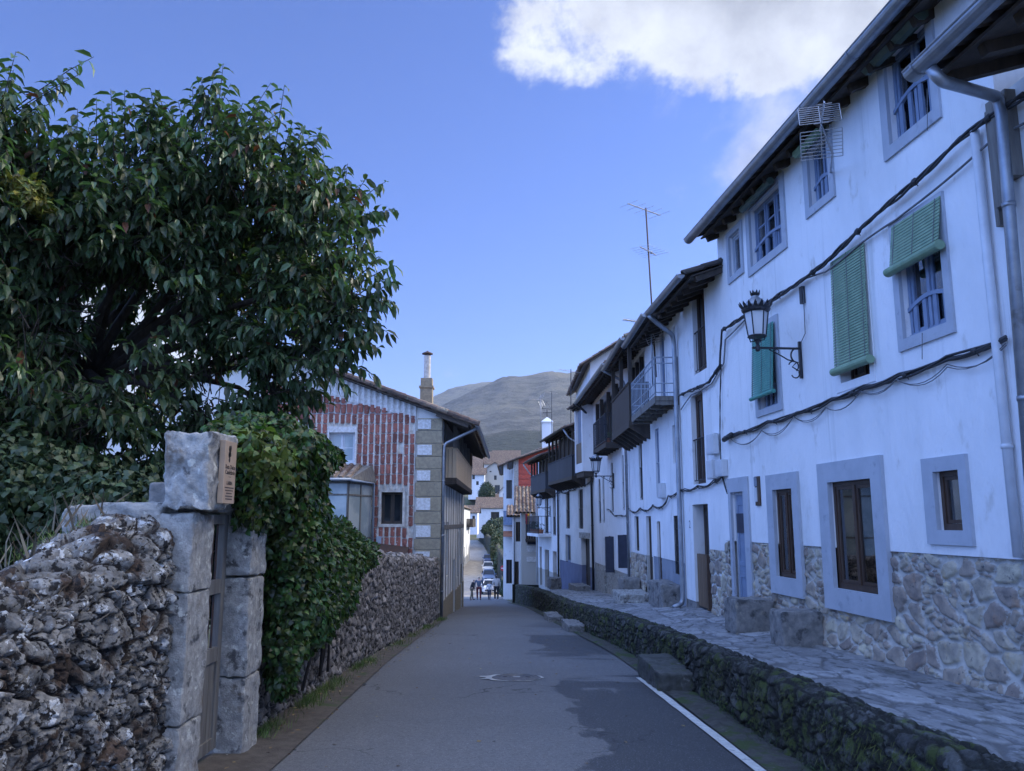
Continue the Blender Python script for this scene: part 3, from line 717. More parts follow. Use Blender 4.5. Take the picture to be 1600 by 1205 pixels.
def base_z(X, Y):
    z = np.where(Y < 205, road_z(np.clip(Y, -30, 205)), np.interp(Y, [205, 225, 240, 300, 420, 700, 1200], [road_z(205), 2, 8.6, 13, 16, 10, 0]))
    return z
def ground_z(X, Y):
    X = np.asarray(X, float); Y = np.asarray(Y, float); z = base_z(X, Y)
    L = road_L(np.clip(Y, -30, 260)); Rr = road_R(np.clip(Y, -30, 260))
    t = np.clip((X-L)/(Rr-L+1e-6), 0, 1); inside = (X > L-.9) & (X < Rr+1.2)
    bank = np.where(X < L-1.1, np.clip((L-1.1-X)*.3, 0, .5)-np.clip((L-6-X)*.1, 0, 9), 0)
    bank = bank+np.where(X > Rr+1.3, np.clip((X-Rr-1.3)*.5, 0, .3)+np.clip((X-Rr-8)*.1, 0, 9), 0)
    z = z-.05+bank*np.clip((230-Y)/30, 0, 1)
    return z
def sheet(name, xs, ys, fz, mat, label=None, kind='structure', smooth=True):
    X, Y = np.meshgrid(np.asarray(xs, float), np.asarray(ys, float)); Z = fz(X, Y)
    o = npmesh(name, np.stack([X, Y, Z], -1).reshape(-1, 3), gridfaces(*X.shape), mat, None, smooth)
    return tag(o, label, None, None, kind)
xs = np.unique(np.round(np.concatenate([-np.geomspace(3, 420, 40)[::-1], np.linspace(-3, 4, 30), np.geomspace(4.2, 420, 40)]), 3))
ys = np.concatenate([np.linspace(-30, 0, 12), np.linspace(1, 60, 90), np.linspace(61.5, 215, 90), np.geomspace(218, 520, 30)])
o = sheet('ground', xs, ys, ground_z, 'earth'); tag(o, 'green brown earth of the gardens and slopes around the street', 'ground')
xs = np.linspace(-2600, 2600, 300); ys = np.concatenate([np.linspace(360, 1300, 100), np.linspace(1308, 3700, 240), np.geomspace(3750, 12000, 12)])
def mz(X, Y):
    h = hill_h(X, Y); e = np.clip((Y-360)/160, 0, 1)
    return -6+e*(h+14)
o = sheet('mountain', xs, ys, mz, 'mountain'); tag(o, 'long scrub covered mountain closing the end of the street', 'mountain')
# strip following two edge curves
def strip(name, fa, fb, ys, nu, fz, mat, label, cat, lift=0., kind='structure', skirt=True, fn=None):
    ys = np.asarray(ys, float); T = np.linspace(0, 1, nu)
    YY = np.repeat(ys[:, None], nu, 1); XX = fa(ys)[:, None]*(1-T)+fb(ys)[:, None]*T; ZZ = fz(XX, YY)+lift
    if fn is not None: ZZ = ZZ+fn(XX, YY, T)
    o = npmesh(name, np.stack([XX, YY, ZZ], -1).reshape(-1, 3), gridfaces(*XX.shape), mat, None, True)
    tag(o, label, cat, None, kind); return o
Yr = np.concatenate([np.linspace(-12, 30, 160), np.linspace(30.5, 72, 80)])
camber = lambda X, Y, T: -.05*(2*T-1)**2+.01*(fbm(X*.7, Y*.5, 3, 3)-.5)
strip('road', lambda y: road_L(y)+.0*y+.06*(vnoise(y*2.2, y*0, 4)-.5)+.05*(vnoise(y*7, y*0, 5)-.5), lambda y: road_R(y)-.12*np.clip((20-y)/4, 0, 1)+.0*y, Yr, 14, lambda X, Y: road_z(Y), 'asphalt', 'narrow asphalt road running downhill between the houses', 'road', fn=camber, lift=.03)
strip('lane', lambda y: road_L(y)-.6, lambda y: road_R(y)+.2, np.linspace(71.5, 262, 150), 10, lambda X, Y: road_z(Y), 'lane', 'pale concrete lane climbing away beyond the parked cars', 'road', lift=.0, fn=lambda X, Y, T: .03*(fbm(X, Y*.5, 3, 3)-.5))
# verges
strip('verge', lambda y: gwall_x(np.clip(y, -6, 25))-.15, lambda y: road_L(y)+.12, np.linspace(-6, 25.2, 260), 16, lambda X, Y: road_z(Y), 'dirt', 'strip of dirt and weeds along the foot of the garden wall', 'verge', fn=lambda X, Y, T: .035*(1-T)**1.0+.05*(fbm(X*5, Y*3, 8, 4)-.5)*(1-T)+.0)
strip('gutter_strip', lambda y: road_R(y)-.42, lambda y: edge_x(y)+.12, np.linspace(-4, 47, 300), 12, lambda X, Y: road_z(Y), 'mossground', 'mossy gutter strip between the white line and the raised pavement', 'verge', fn=lambda X, Y, T: .012-.03*T+.05*(fbm(X*6, Y*4, 3, 4)-.5)*(T > .15)+.018*(T > .1))
# white edge line (worn paint) with a short break
def line_seg(y0, y1):
    ys = np.linspace(y0, y1, 60)
    f = lambda o: (lambda y: np.interp(y, [-12, 5.9, 11.9, 30, 60], [2.05, 1.96, 1.80, .95, -.65])+o+.012*(vnoise(y*3, y*0, 4+o)-.5))
    zz = lambda X, Y: road_z(Y)+.03+.006-.05*(2*np.clip((X-road_L(Y))/(road_R(Y)-road_L(Y)), 0, 1)-1)**2
    return strip('road_line', f(-.05), f(.05), ys, 3, zz, 'linepaint', 'worn white painted line along the right edge of the road', 'road marking', lift=.004)
line_seg(-10, 11.9)
# raised pavement surface
Yp = np.concatenate([np.linspace(-4, 4, 40), 4+np.cumsum(.012*np.geomspace(1, 9, 700))]); Yp = Yp[Yp < 49.5]
def pav_rel(X, Y, T):
    wx = X+.08*fbm(X*3, Y*3, 2, 3); wy = Y+.1*fbm(X*2, Y*3, 7, 3)
    f1, e, c = worley(wx/.42, wy/.6, 3., .85)
    return (sstep(.02, .12, e)-1)*.018+.02*(c-.5)+.014*(fbm(X*9, Y*9, 4, 4)-.5)+.05*(fbm(X*.9, Y*.7, 6, 2)-.5)
nu = 150; T = np.linspace(0, 1, nu)
YY = np.repeat(Yp[:, None], nu, 1); XA = edge_x(Yp)+.12; XB = face_x(Yp)+.12
XX = XA[:, None]*(1-T)+XB[:, None]*T; ZZ = edge_z(Yp)[:, None]*(1-T)+face_z(Yp)[:, None]*T
wx = XX+.08*fbm(XX*3, YY*3, 2, 3); wy = YY+.1*fbm(XX*2, YY*3, 7, 3); f1, ee, cc = worley(wx/.42, wy/.6, 3., .85)
o = npmesh('pavement', np.stack([XX, YY, ZZ+pav_rel(XX, YY, T)], -1).reshape(-1, 3), gridfaces(*XX.shape), 'paving', None, True, {'sid': cc, 'edge': ee})
tag(o, 'raised pavement of irregular stone slabs along the white houses', 'pavement', None, 'structure')
# ------------------------------------------------------------------ stone walls with real relief
def stone_wall(name, ys, prof, mat, label, cat, cell, amp, seed, root=None, warp=.25, two=True):
    """prof(y)-> (m,3) outline in X,Z with arc length; returns mesh following it"""
    P0 = []; 
    for y in ys: P0.append(prof(y))
    P0 = np.array(P0)               # (n,m,2)
    n, m, _ = P0.shape
    dT = np.diff(P0, axis=1); arc = np.concatenate([np.zeros((n, 1)), np.cumsum(np.hypot(dT[..., 0], dT[..., 1]), 1)], 1)
    tg = np.gradient(P0, axis=1); ln = np.hypot(tg[..., 0], tg[..., 1])+1e-9; nx = -tg[..., 1]/ln*-1; nz = tg[..., 0]/ln*-1
    # outline goes from the foot up: outward normal = (tz, -tx) for walls facing +X
    U = np.repeat(np.asarray(ys)[:, None], m, 1); V = arc+P0[:, :1, 1]
    wu = U+warp*cell[0]*2*(fbm(U/cell[0]*.7, V/cell[1]*.7, seed, 3)-.5); wv = V+warp*cell[1]*2*(fbm(U/cell[0]*.7+9, V/cell[1]*.7, seed+4, 3)-.5)
    f1, e, c, tl_ = worley(wu/cell[0], wv/cell[1], seed, .95, True)
    h = sstep(.0, .16, e)*(.45+.4*c+.9*tl_)+.15*sstep(.1, .5, e)
    if two:
        g1, g, gc, tg_ = worley(wu/cell[0]*2.3, wv/cell[1]*2.3, seed+3, .9, True)
        small = sstep(0, .18, g)*(.4+.5*tg_); sel = h2(np.floor(c*97), np.floor(c*31), 3) > .6
        h = np.where(sel, np.minimum(h, .9)*.0+small+.25*c, h); e = np.where(sel, np.minimum(e*2, g), e); c = np.where(sel, gc, c)
    pit = fbm(U/cell[0]*9, V/cell[1]*8, seed+18, 3); h = h*amp+amp*.6*(fbm(U/cell[0]*3, V/cell[1]*3, seed+8, 5)-.5)+amp*.3*(pit-.5)-amp*.35*sstep(.62, .74, pit)+amp*.5*(fbm(U/cell[0]*.3, V/cell[1]*.3, seed+12, 2)-.5)
    return P0, U, h, e, c, nx, nz
def emit_wall(name, data, side, mat, label, cat, root=None):
    P0, U, h, e, c, nx, nz = data
    tg = np.gradient(P0, axis=1); ln = np.hypot(tg[..., 0], tg[..., 1])+1e-9
    nx = side*tg[..., 1]/ln; nz = -side*tg[..., 0]/ln
    V = np.stack([P0[..., 0]+nx*h, U, P0[..., 1]+nz*h], -1)
    F_ = gridfaces(V.shape[0], V.shape[1])
    o = npmesh(name, V.reshape(-1, 3), F_, mat, root, True, {'sid': c, 'edge': e})
    if root is None: tag(o, label, cat)
    return o
def arc_profile(x0, zb, zt, th, m, rnd=.18, side=1, back=True, nb=.5):
    """foot (x0,zb) up to a rounded top of thickness th, then down the back; side=+1 faces +X"""
    pts = [(x0, zb), (x0-side*.02, zt-rnd)]
    for k in range(1, 8):
        a = k/8*PI/2; pts.append((x0-side*(.02+rnd*(1-math.cos(a))), zt-rnd+rnd*math.sin(a)))
    pts.append((x0-side*(th-rnd), zt+.01))
    for k in range(1, 7):
        a = k/7*PI/2; pts.append((x0-side*(th-rnd+rnd*math.sin(a)), zt-rnd+rnd*math.cos(a)))
    pts.append((x0-side*th, zt-nb))
    p = np.array(pts); d = np.concatenate([[0], np.cumsum(np.hypot(*np.diff(p, axis=0).T))]); t = np.linspace(0, d[-1], m)
    return np.stack([np.interp(t, d, p[:, 0]), np.interp(t, d, p[:, 1])], -1)
# near dry-stone wall (left foreground)
top_n = lambda y: np.interp(y, [-1, 2.5, 3.6, 4.7, 5.3, 5.9], [1.0, 1.05, 1.13, 1.27, 1.5, 1.64])
ysn = np.linspace(1.2, 5.86, 560)
dat = stone_wall('w', ysn, lambda y: arc_profile(-2.42, float(road_z(y))-.1, float(top_n(y)), .66, 300, .3), '', '', '', (.24, .17), .085, 21.)
nearwall = emit_wall('stone_wall', dat, 1, 'wallstone', 'rough dry stone wall with lichen in the left foreground, ending at the gate pillar', 'wall')
# garden wall further down the left side
ysg = 7.75+np.cumsum(np.geomspace(.014, .05, 640)); ysg = ysg[ysg < 24.95]
dat = stone_wall('w', ysg, lambda y: arc_profile(float(gwall_x(y)), float(road_z(y))-.1, float(road_z(y))+1.74+.05*math.sin(y*2.1)+.04*math.sin(y*5.3), .5, 110, .12), '', '', '', (.15, .12), .05, 33.)
gardenwall = emit_wall('garden_wall', dat, 1, 'gardenstone', 'long brown rubble garden wall from the ivy to the red tiled house', 'wall')
# mossy retaining wall under the raised pavement
ysr = 2.2+np.cumsum(np.geomspace(.012, .09, 1100)); ysr = ysr[ysr < 47.6]
def rprof(y):
    zb = float(road_z(y))-.1; zt = float(edge_z(y))+.015
    return arc_profile(float(edge_x(y))-.03, zb, max(zt, zb+.25), .3, 90, .055, side=-1, nb=.12)
dat = stone_wall('w', ysr, rprof, '', '', '', (.27, .125), .04, 45.)
retwall = emit_wall('retaining_wall', dat, -1, 'mossywall', 'low mossy stone wall holding up the raised pavement', 'wall')
# end cap of the terrace
mb = MB(); mb.slab([(edge_x(47.4)-.02, 47.4, -3.1), (1.6, 47.9, -3.1), (1.6, 47.9, -2.0), (edge_x(47.4)-.02, 47.4, -1.93)], (0, .12, 0)); mb.build('wall_end', 'mossywall', retwall)
# ------------------------------------------------------------------ manhole in its concrete collar
def roadsurf(x, y): return float(road_z(y)+.03-.05*(2*((x-road_L(y))/(road_R(y)-road_L(y)))-1)**2)
mx, my, mz0 = .06, 11.7, roadsurf(.06, 11.7)
mh = empty('manhole', (mx, my, mz0), 'round iron manhole cover in a patchy pale concrete collar in the road', 'manhole')
mb = MB(); n = 48; rin, vs = .34, []
for k in range(n):
    a = 2*PI*k/n; ro = .365+.012*math.sin(a*5+1)+.012*math.sin(a*13+2)+.07*max(0, -math.cos(a))**2
    ro = ro+(.09 if 2.75 < a < 3.05 or 3.3 < a < 3.45 else 0.)
    for r in (rin, ro): vs.append((mx+r*math.cos(a), my+r*math.sin(a), roadsurf(mx, my+r*math.sin(a))+.009))
mb.add(vs, [(2*k, 2*k+1, (2*k+3) % (2*n), (2*k+2) % (2*n)) for k in range(n)]); mb.build('collar', 'concrete', mh)
mb = MB(); pr = [(0, .012)]+[(r, .012+.006*(i % 2)) for i, r in enumerate((.03, .035, .1, .105, .17, .175, .24, .245, .3, .305))]+[(.33, .014), (.34, .0)]
vs = []; n = 40
for r, z in pr[1:]:
    for k in range(n): a = 2*PI*k/n; vs.append((mx+r*math.cos(a), my+r*math.sin(a), roadsurf(mx, my+r*math.sin(a))+z))
m_ = len(pr)-1; mb.add(vs, [(i*n+k, (i+1)*n+k, (i+1)*n+(k+1) % n, i*n+(k+1) % n) for i in range(m_-1) for k in range(n)]+[tuple(range(n))]); cov = mb.build('cover', 'castiron', mh)
mb = MB(); zc_ = roadsurf(mx, my)
for dx in (-.16, .16): mb.box(mx+dx-.03, mx+dx+.03, my-.015, my+.015, zc_+.0185, zc_+.0205)
build_each(mb, 'lifting_slot', 'iron', cov); mb = MB(); mb.box(mx-.04, mx+.05, my-.04, my+.02, zc_+.0185, zc_+.0215); mb.build('plate', 'concrete', cov)
# ------------------------------------------------------------------ rough stone blocks (benches, steps)
def rough_block(name, mat, c, size, rz, seed, parent=None, amp=.03, tilt=(0, 0), pw=26):
    """irregular hewn block: subdivided box pushed about by noise"""
    n = 22; V = []; Fq = []
    sx, sy, sz = size
    def face(o, a, b):
        base = len(V)
        for i in range(n+1):
            for j in range(n+1): V.append([o[k]+a[k]*i/n+b[k]*j/n for k in range(3)])
        for i in range(n):
            for j in range(n): q = base+i*(n+1)+j; Fq.append((q, q+1, q+n+2, q+n+1))
    face((-.5, -.5, 0), (0, 0, 1), (1, 0, 0)); face((.5, .5, 0), (0, 0, 1), (-1, 0, 0)); face((-.5, .5, 0), (0, 0, 1), (0, -1, 0)); face((.5, -.5, 0), (0, 0, 1), (0, 1, 0)); face((-.5, -.5, 1), (0, 1, 0), (1, 0, 0)); face((-.5, -.5, 0), (1, 0, 0), (0, 1, 0))
    V = np.array(V); 
    # round the corners then add chips
    q = V-np.array([0, 0, .5]); m4 = (np.abs(q*2)**pw).sum(1)**(1/pw); q = q/m4[:, None]*np.abs(q*2).max(1)[:, None]; V = q+np.array([0, 0, .5])
    V = V*np.array(size); s = seed
    d = np.stack([fbm(V[:, 1]*7+V[:, 0]*4, V[:, 2]*7+V[:, 0]*3, s, 4), fbm(V[:, 0]*7+V[:, 2]*4, V[:, 2]*7+V[:, 1]*3, s+2, 4), fbm(V[:, 0]*7+3+V[:, 2]*2, V[:, 1]*7, s+4, 4)], -1)-.5
    d2 = np.stack([fbm(V[:, 1]*22+V[:, 0]*9, V[:, 2]*22+V[:, 0]*7, s, 3), fbm(V[:, 0]*22+V[:, 2]*9, V[:, 2]*22+V[:, 1]*7, s+2, 3), fbm(V[:, 0]*22+3+V[:, 2]*5, V[:, 1]*22, s+4, 3)], -1)-.5
    V = V+d*amp*2+d2*amp*.9
    V[:, 2] += V[:, 0]*tilt[0]+V[:, 1]*tilt[1]
    ca, sa = math.cos(rz), math.sin(rz)
    V = np.stack([V[:, 0]*ca-V[:, 1]*sa+c[0], V[:, 0]*sa+V[:, 1]*ca+c[1], V[:, 2]+c[2]], -1)
    return npmesh(name, V, np.array(Fq), mat, parent, True)
def fz(x, y):
    t = (x-edge_x(y))/(face_x(y)-edge_x(y)); return float(edge_z(y)*(1-t)+face_z(y)*t)
def bench(px0, px1, yb, F, dep, h, mat, label, seed, group='stone blocks on the pavement'):
    s1 = F.hit(px0, yb)[0]; s0 = F.hit(px1, yb)[0]
    s = (s0+s1)/2; p = F.P(s, dep/2+.01, 0); z = fz(p[0], p[1])-.05
    o = rough_block('stone_bench', mat, (p[0], p[1], z), (abs(s1-s0), dep, h+.05), F.ang(), seed); return tag(o, label, 'stone bench', group)
bl = rough_block('stone_bench', 'granite_dark', (*F1.P(5.42, .33, 0)[:2], fz(*F1.P(5.42, .33, 0)[:2])-.05), (.5, .6, .5), F1.ang(), 3., amp=.018); tag(bl, 'squared stone block beside the blue framed doorway', 'stone bench', 'stone blocks on the pavement')
bl = rough_block('stone_bench', 'granite_dark', (*F1.P(3.85, .3, 0)[:2], fz(*F1.P(3.85, .3, 0)[:2])-.05), (.42, .55, .46), F1.ang(), 8., amp=.018); tag(bl, 'squared stone block under the two brown windows', 'stone bench', 'stone blocks on the pavement')
bench(1042, 1066, 935, F3, .42, .5, 'granite_dark', 'tall worn stone block beside the narrow doorway of the grey based house', 5.)
bl = rough_block('stone_bench', 'granite', (*F3.P(4.4, .5, 0)[:2], fz(*F3.P(4.4, .5, 0)[:2])-.05), (1.5, .8, .3), F3.ang(), 11.); tag(bl, 'low broad doorstep of rough pale stone on the pavement', 'stone step', 'stone blocks on the pavement')
bl = rough_block('stone_bench', 'granite_dark', (*F3.P(6.1, .3, 0)[:2], fz(*F3.P(6.1, .3, 0)[:2])-.05), (.9, .5, .62), F3.ang(), 12.); tag(bl, 'pale stone block behind the low doorstep', 'stone bench', 'stone blocks on the pavement')
for (px, py, w, d, h, Y, lab) in ((866, 911, .9, .5, .5, 37.5, 'dark stone block before the slate blue wall'), (905, 918, 1.6, .6, .28, 33.5, 'long low granite step before the door with a lintel')):
    p = atY(px, py, Y); z = fz(p[0], Y)-.05; bl = rough_block('stone_bench', 'granite_dark', (p[0], Y, z), (w, d, h), F5.ang(), px*.1); tag(bl, lab, 'stone bench', 'stone blocks on the pavement')
# slab steps from the road up to the pavement
st = rough_block('stone_step', 'stone_damp', (2.1, 11.4, float(road_z(11.55))-.02), (.55, 1.5, .3), 0.03, 17., amp=.02); tag(st, 'dark slab step standing in the gutter against the mossy wall', 'step')
for (x, y, w, l, h, lab) in ((1.5, 20.6, .4, 1.3, .22, 'upper pale slab of the broken steps by the mossy wall'), (1.2, 24.3, .4, 1.4, .2, 'farther pale slab step by the mossy wall')):
    st = rough_block('stone_step', 'granite_dark', (x, y, float(road_z(y))-.02), (w, l, h), .08, x*9); tag(st, lab, 'step')
# ------------------------------------------------------------------ right-hand row of houses
def house(name, F, label):
    p = F.P(0, 0, 0); return empty(name, (p[0], p[1], 0), label, 'house')
# --- house 1: long white house with blue window surrounds
H1 = house('white_house', F1, 'long white house with blue window surrounds and green roller blinds, nearest on the right')
R = lambda *a: RECT(F1, *a)
T1 = (.51, 1.31, 5.75, 6.8); T2 = (2.72, 3.29, 5.81, 6.62); T3 = (4.2, 5.42, 5.65, 6.62); T4 = (5.84, 6.37, 5.78, 6.5)
M1 = (.59, 1.355, 3.54, 4.72); M2 = (2.1, 2.8, 3.3, 4.8); M3 = (4.66, 5.4, 3.32, 4.55)
G1 = (.623, 1.035, 1.515, 2.1); G2 = (2.21, 3.265, .781, 2.1); G3 = (4.348, 5.025, .809, 2.074); D1 = (6.235, 6.825, -.2, 2.1)
oG1 = R((1441, 718), (1511, 709), (1527, 854), (1456, 850)); oG2 = R((1280, 727), (1375, 710), (1405, 973), (1295, 950)); oG3 = R((1200, 743), (1247, 737), (1261, 937), (1208, 925)); oD1 = R((1137, 748), (1169, 745), (1179, 927), (1150, 961))
ops = [T1, T2, T3, T4, M1, M2, M3, G1, G2, G3, D1]
house_body(F1, H1, -.35, 6.98, -.3, 6.97, ops, 'plaster', 6., .36, zplinth=1.28)
# rubble lower wall with projecting stones
def rubble_face(F, root, s0, s1, z0, z1, ops, cell=(.3, .21), amp=.035, seed=5., step=.016, mat='rubble', d=-.03, name='stone_base', warp=.35, foot=None):
    S = np.arange(s0, s1+step, step); Z = np.arange(z0, z1+step, step); Z[-1] = z1; S[-1] = s1
    SS, ZZ = np.meshgrid(S, Z)
    wu = SS+warp*cell[0]*2*(fbm(SS/cell[0], ZZ/cell[1], seed, 3)-.5); wv = ZZ+warp*cell[1]*2*(fbm(SS/cell[0]+9, ZZ/cell[1], seed+4, 3)-.5)
    f1, e, c = worley(wu/cell[0], wv/cell[1], seed, .95)
    g1, g, gc = worley(wu/cell[0]*2.2, wv/cell[1]*2.2, seed+3, .9)
    sel = h2(np.floor(c*97), np.floor(c*31), 3) > .62; e = np.where(sel, np.minimum(e*2, g), e); c = np.where(sel, gc, c)
    h = sstep(.06, .26, e)*amp+.03*(fbm(SS*12, ZZ*12, seed+8, 4)-.5)+.02*(fbm(SS*3, ZZ*3, seed+6, 2)-.5)
    if foot: h = h+foot*np.clip((.35-(ZZ-foot_z(F, SS)))/.35, 0, 1)**1.5
    D = d+h
    V = np.stack([F.p0[0]+F.u[0]*SS+F.n[0]*D, F.p0[1]+F.u[1]*SS+F.n[1]*D, ZZ], -1).reshape(-1, 3)
    Fq = gridfaces(*SS.shape)
    sc = (S[:-1]+S[1:])/2; zc = (Z[:-1]+Z[1:])/2; SC_, ZC_ = np.meshgrid(sc, zc); keep = np.ones(SC_.shape, bool)
    for a, b, cc, ee in ops: keep &= ~((SC_ > a) & (SC_ < b) & (ZC_ > cc) & (ZC_ < ee))
    return npmesh(name, V, Fq[keep.ravel()], mat, root, True, {'sid': c, 'edge': e})
def foot_z(F, SS): return face_z(F.p0[1]+F.u[1]*SS)
gr = lambda o, e=.03: (o[0]+e, o[1]-e, o[2]+e, o[3]-e)
rubble_face(F1, H1, -.35, 6.98, -.3, 1.276, [gr(oG1), gr(oG2), gr(oG3), gr(oD1)], foot=.07)
w = window(F1, H1, T1, 'wood_blue', cols=2, rec=.08, outer=(.395, 1.44, 5.615, 6.88), rail=.5, curtain=.9, bars=1)
rolled_blind(F1, w, .36, 1.42, 6.74, .15, .085)
w = window(F1, H1, T2, 'wood_blue', cols=2, rec=.08, outer=(2.6, 3.42, 5.7, 6.7), rail=.45, bars=1); rolled_blind(F1, w, 2.66, 3.36, 6.62, .13, .065, 'blind_green')
w = window(F1, H1, T3, 'wood_blue', cols=3, rec=.08, outer=(4.07, 5.55, 5.53, 6.7), rail=.4, bars=2, curtain=.6); rolled_blind(F1, w, 4.25, 5.4, 6.63, .13, .06, 'blind_dark')
window(F1, H1, T4, 'trim_blue', cols=1, rec=.05, outer=(5.75, 6.47, 5.68, 6.6), tr=0, curtain=.5)
w = window(F1, H1, M1, 'wood_blue', cols=2, rec=.07, outer=(.49, 1.46, 3.42, 4.87), rail=.36, curtain=.95)
slat_blind(F1, w, .5, 1.38, 4.3, 4.82, .04, 'blind_green', tilt=.13, roll=.05)
w = window(F1, H1, M2, 'wood_brown', cols=2, outer=(2.0, 2.92, 3.2, 4.88), sur='plaster', proud=.01)
slat_blind(F1, w, 1.98, 2.8, 3.45, 4.88, .035, 'blind_green', tilt=.03, roll=.05)
w = window(F1, H1, M3, 'wood_blue', cols=2, outer=(4.54, 5.52, 3.22, 4.66), rail=.3)
slat_blind(F1, w, 4.6, 5.42, 3.5, 4.56, .06, 'blind_teal', tilt=.06, roll=.03)
window(F1, H1, G1, 'wood_brown', cols=1, outer=oG1, rec=.04, fw=.05, proud=.035)
window(F1, H1, G2, 'wood_brown', cols=2, outer=oG2, rec=.03, fw=.055, proud=.045, curtain=.97)
window(F1, H1, G3, 'wood_brown', cols=2, outer=oG3, rec=.03, fw=.05, proud=.04, curtain=.97)
door(F1, H1, D1, 'wood_blue', rec=.05, frame='trim_blue', niche=(1.42, 1.74), outer=(oD1[0], oD1[1], -.2, oD1[3]))
tile_roof(F1, H1, -1.4, 6.98, 6.74, .42, 3.0, .42, 'tile_dark', 3)
gutter(F1, H1, -1.4, 7.1, 6.72, .5, .085)
# --- house 0, nearest the camera at the right edge
F0 = Frame(F1.P(-4.6, 0, 0)[:2], F1.P(-.36, 0, 0)[:2])
H0 = empty('corner_house', (F0.p0[0], F0.p0[1], 0), 'white house with timber corner post at the right edge, low eave overhanging', 'house')
house_body(F0, H0, 0, 4.23, -.3, 5.4, [], 'plaster_old', 6., .36, zplinth=1.2)
rubble_face(F0, H0, 0, 4.23, -.3, 1.2, [], seed=9.)
sE, zE = F1.hit(1440, 112, .95)
tile_roof(F0, H0, 0., 4.24+sE+.36, zE, .95, 2.6, .3, 'tile_dark', 8)
gutter(F0, H0, 0., 4.24+sE+.36, zE-.02, 1.04, .085)
mb = MB(F0); mb.box(4.0, 4.12, -.05, .1, 4.55, 5.35); mb.box(4.14, 4.27, -.05, .09, 4.35, 5.35); mb.box(4.28, 4.33, -.05, .06, 4.2, 5.3); build_each(mb, 'corner_post', 'wood_grey', H0)
sp, zp = F1.hit(1467, 108, .95)
sq, zq = F1.hit(1563, 160, .12)
pipe(F1, H0, [(sp, 1.02, zp), (sp-.02, .95, zp-.12), (sq, .14, zq+.05), (sq, .12, zq-.1), (F1.hit(1598, 720, .12)[0], .12, 0.1)], .05, 'zinc')
pipe(F1, H0, [(-.12, .06, 5.2), (-.12, .06, 3.2), (-.12, .06, 1.3)], .042, 'pipe_white')
# --- house 2: narrow house with tall openings
H2 = house('narrow_house', F2, 'narrow white house with tall wooden balcony windows and a plank half door')
A = (.95, 1.8, 4.49, 6.2); B = (1.3, 2.15, 2.33, 4.11); Dd = (1.25, 2.3, -.3, 1.94)
house_body(F2, H2, .0, 3.03, -.4, 6.3, [A, B, Dd], 'plaster', 6., .36, zplinth=.05, plinth='granite_dark')
def tall_window(F, H, r, frame='wood_brown', rec=.1, cols=2, railm='iron', label=None, tan=False):
    w = window(F, H, r, frame, rec=rec, cols=cols, fw=.06, panel=.3, glass='glass_dark')
    mb = MB(F); s0, s1, z0, z1 = r; zt = z0+min(.95, (z1-z0)*.5)
    mb.tube([F.P(s0, -.03, zt), F.P(s1, -.03, zt)], .014, 6); mb.tube([F.P(s0, -.03, z0+.08), F.P(s1, -.03, z0+.08)], .01, 6)
    n = max(2, int((s1-s0)/.11))
    for i in range(1, n): mb.tube([F.P(s0+(s1-s0)*i/n, -.03, z0+.08), F.P(s0+(s1-s0)*i/n, -.03, zt)], .008, 5)
    mb.build('window_rail', railm, w); return w
tall_window(F2, H2, A); tall_window(F2, H2, B)
d_ = door(F2, H2, Dd, 'wood_dark', rec=.22, frame='wood_brown')
mb = MB(F2); mb.hexa([F2.P(s, d, z) for z in (-.02, .98) for d in (-.1, -.05) for s in (1.3, 2.28)]); mb.build('half_door', 'planks_brown', d_)
mb = MB(F2); mb.box(1.2, 1.3, -.1, .07, -.02, 1.0); mb.build('post', 'wood_brown', d_)
rubble_face(F2, H2, .01, 1.18, -.35, 1.1, [], cell=(.3, .22), amp=.03, seed=14., d=.0, mat='rubble'); rubble_face(F2, H2, .01, .22, 1.1, 1.285, [], seed=14., cell=(.3, .22), d=.0, name='stone_base')
tile_roof(F2, H2, -.25, 2.55, 5.97, .68, 3., .36, 'tile_dark', 4)
gutter(F2, H2, -.2, 2.5, 5.95, .75, .07)
pipe(F2, H2, [(2.4, .75, 5.88), (2.45, .6, 5.75), (2.95, .12, 5.6), (3.0, .08, 5.4), (3.0, .08, -.05), (2.9, .3, -.12)], .05, 'zinc')
s_, z_ = F2.hit(1078, 820)
# --- house 3a and 3b
H3 = house('white_house', F3, 'white house with a pale blue iron balcony and dark grey painted base')
ops = [(1.5, 2.05, 4.2, 6.1), (.14, .5, 5.02, 5.88), (2.54, 3.06, 2.2, 3.88), (.43, .86, 2.88, 3.72), (.24, 1.05, .48, 1.735), (2.7, 3.17, -.3, 1.61)]
house_body(F3, H3, 0.01, 3.79, -.9, 6.25, ops, 'plaster', 6., .36, zplinth=.75, plinth='base_grey')
window(F3, H3, ops[0], 'wood_blue', rec=.05, cols=1, panel=.25, glass='glass_dark', fw=.07); window(F3, H3, ops[1], 'pipe_white', rec=.05, cols=1, glass='glass_dark'); tall_window(F3, H3, ops[2], 'wood_blue', rec=.05, railm='steel_blue'); window(F3, H3, ops[3], 'pipe_white', cols=1, rec=.06, glass='glass_dark')
w = window(F3, H3, ops[4], 'wood_dark', cols=2, rec=.05, glass='glass_dark', label='ground floor window behind iron bars')
mb = MB(F3)
for i in range(8): s = .24+.81*i/7; mb.tube([F3.P(s, -.02, .48), F3.P(s, -.02, 1.735)], .009, 5)
for z in (.75, 1.1, 1.45): mb.tube([F3.P(.24, -.02, z), F3.P(1.05, -.02, z)], .009, 5)
mb.build('bars', 'iron', w)
door(F3, H3, ops[5], 'wood_brown', rec=.06)
balcony(F3, H3, .0, 3.45, .52, 4.27, 5.12, 'steel_blue', 'wood_grey', .2, .1, 'blue', label='pale blue iron balcony')
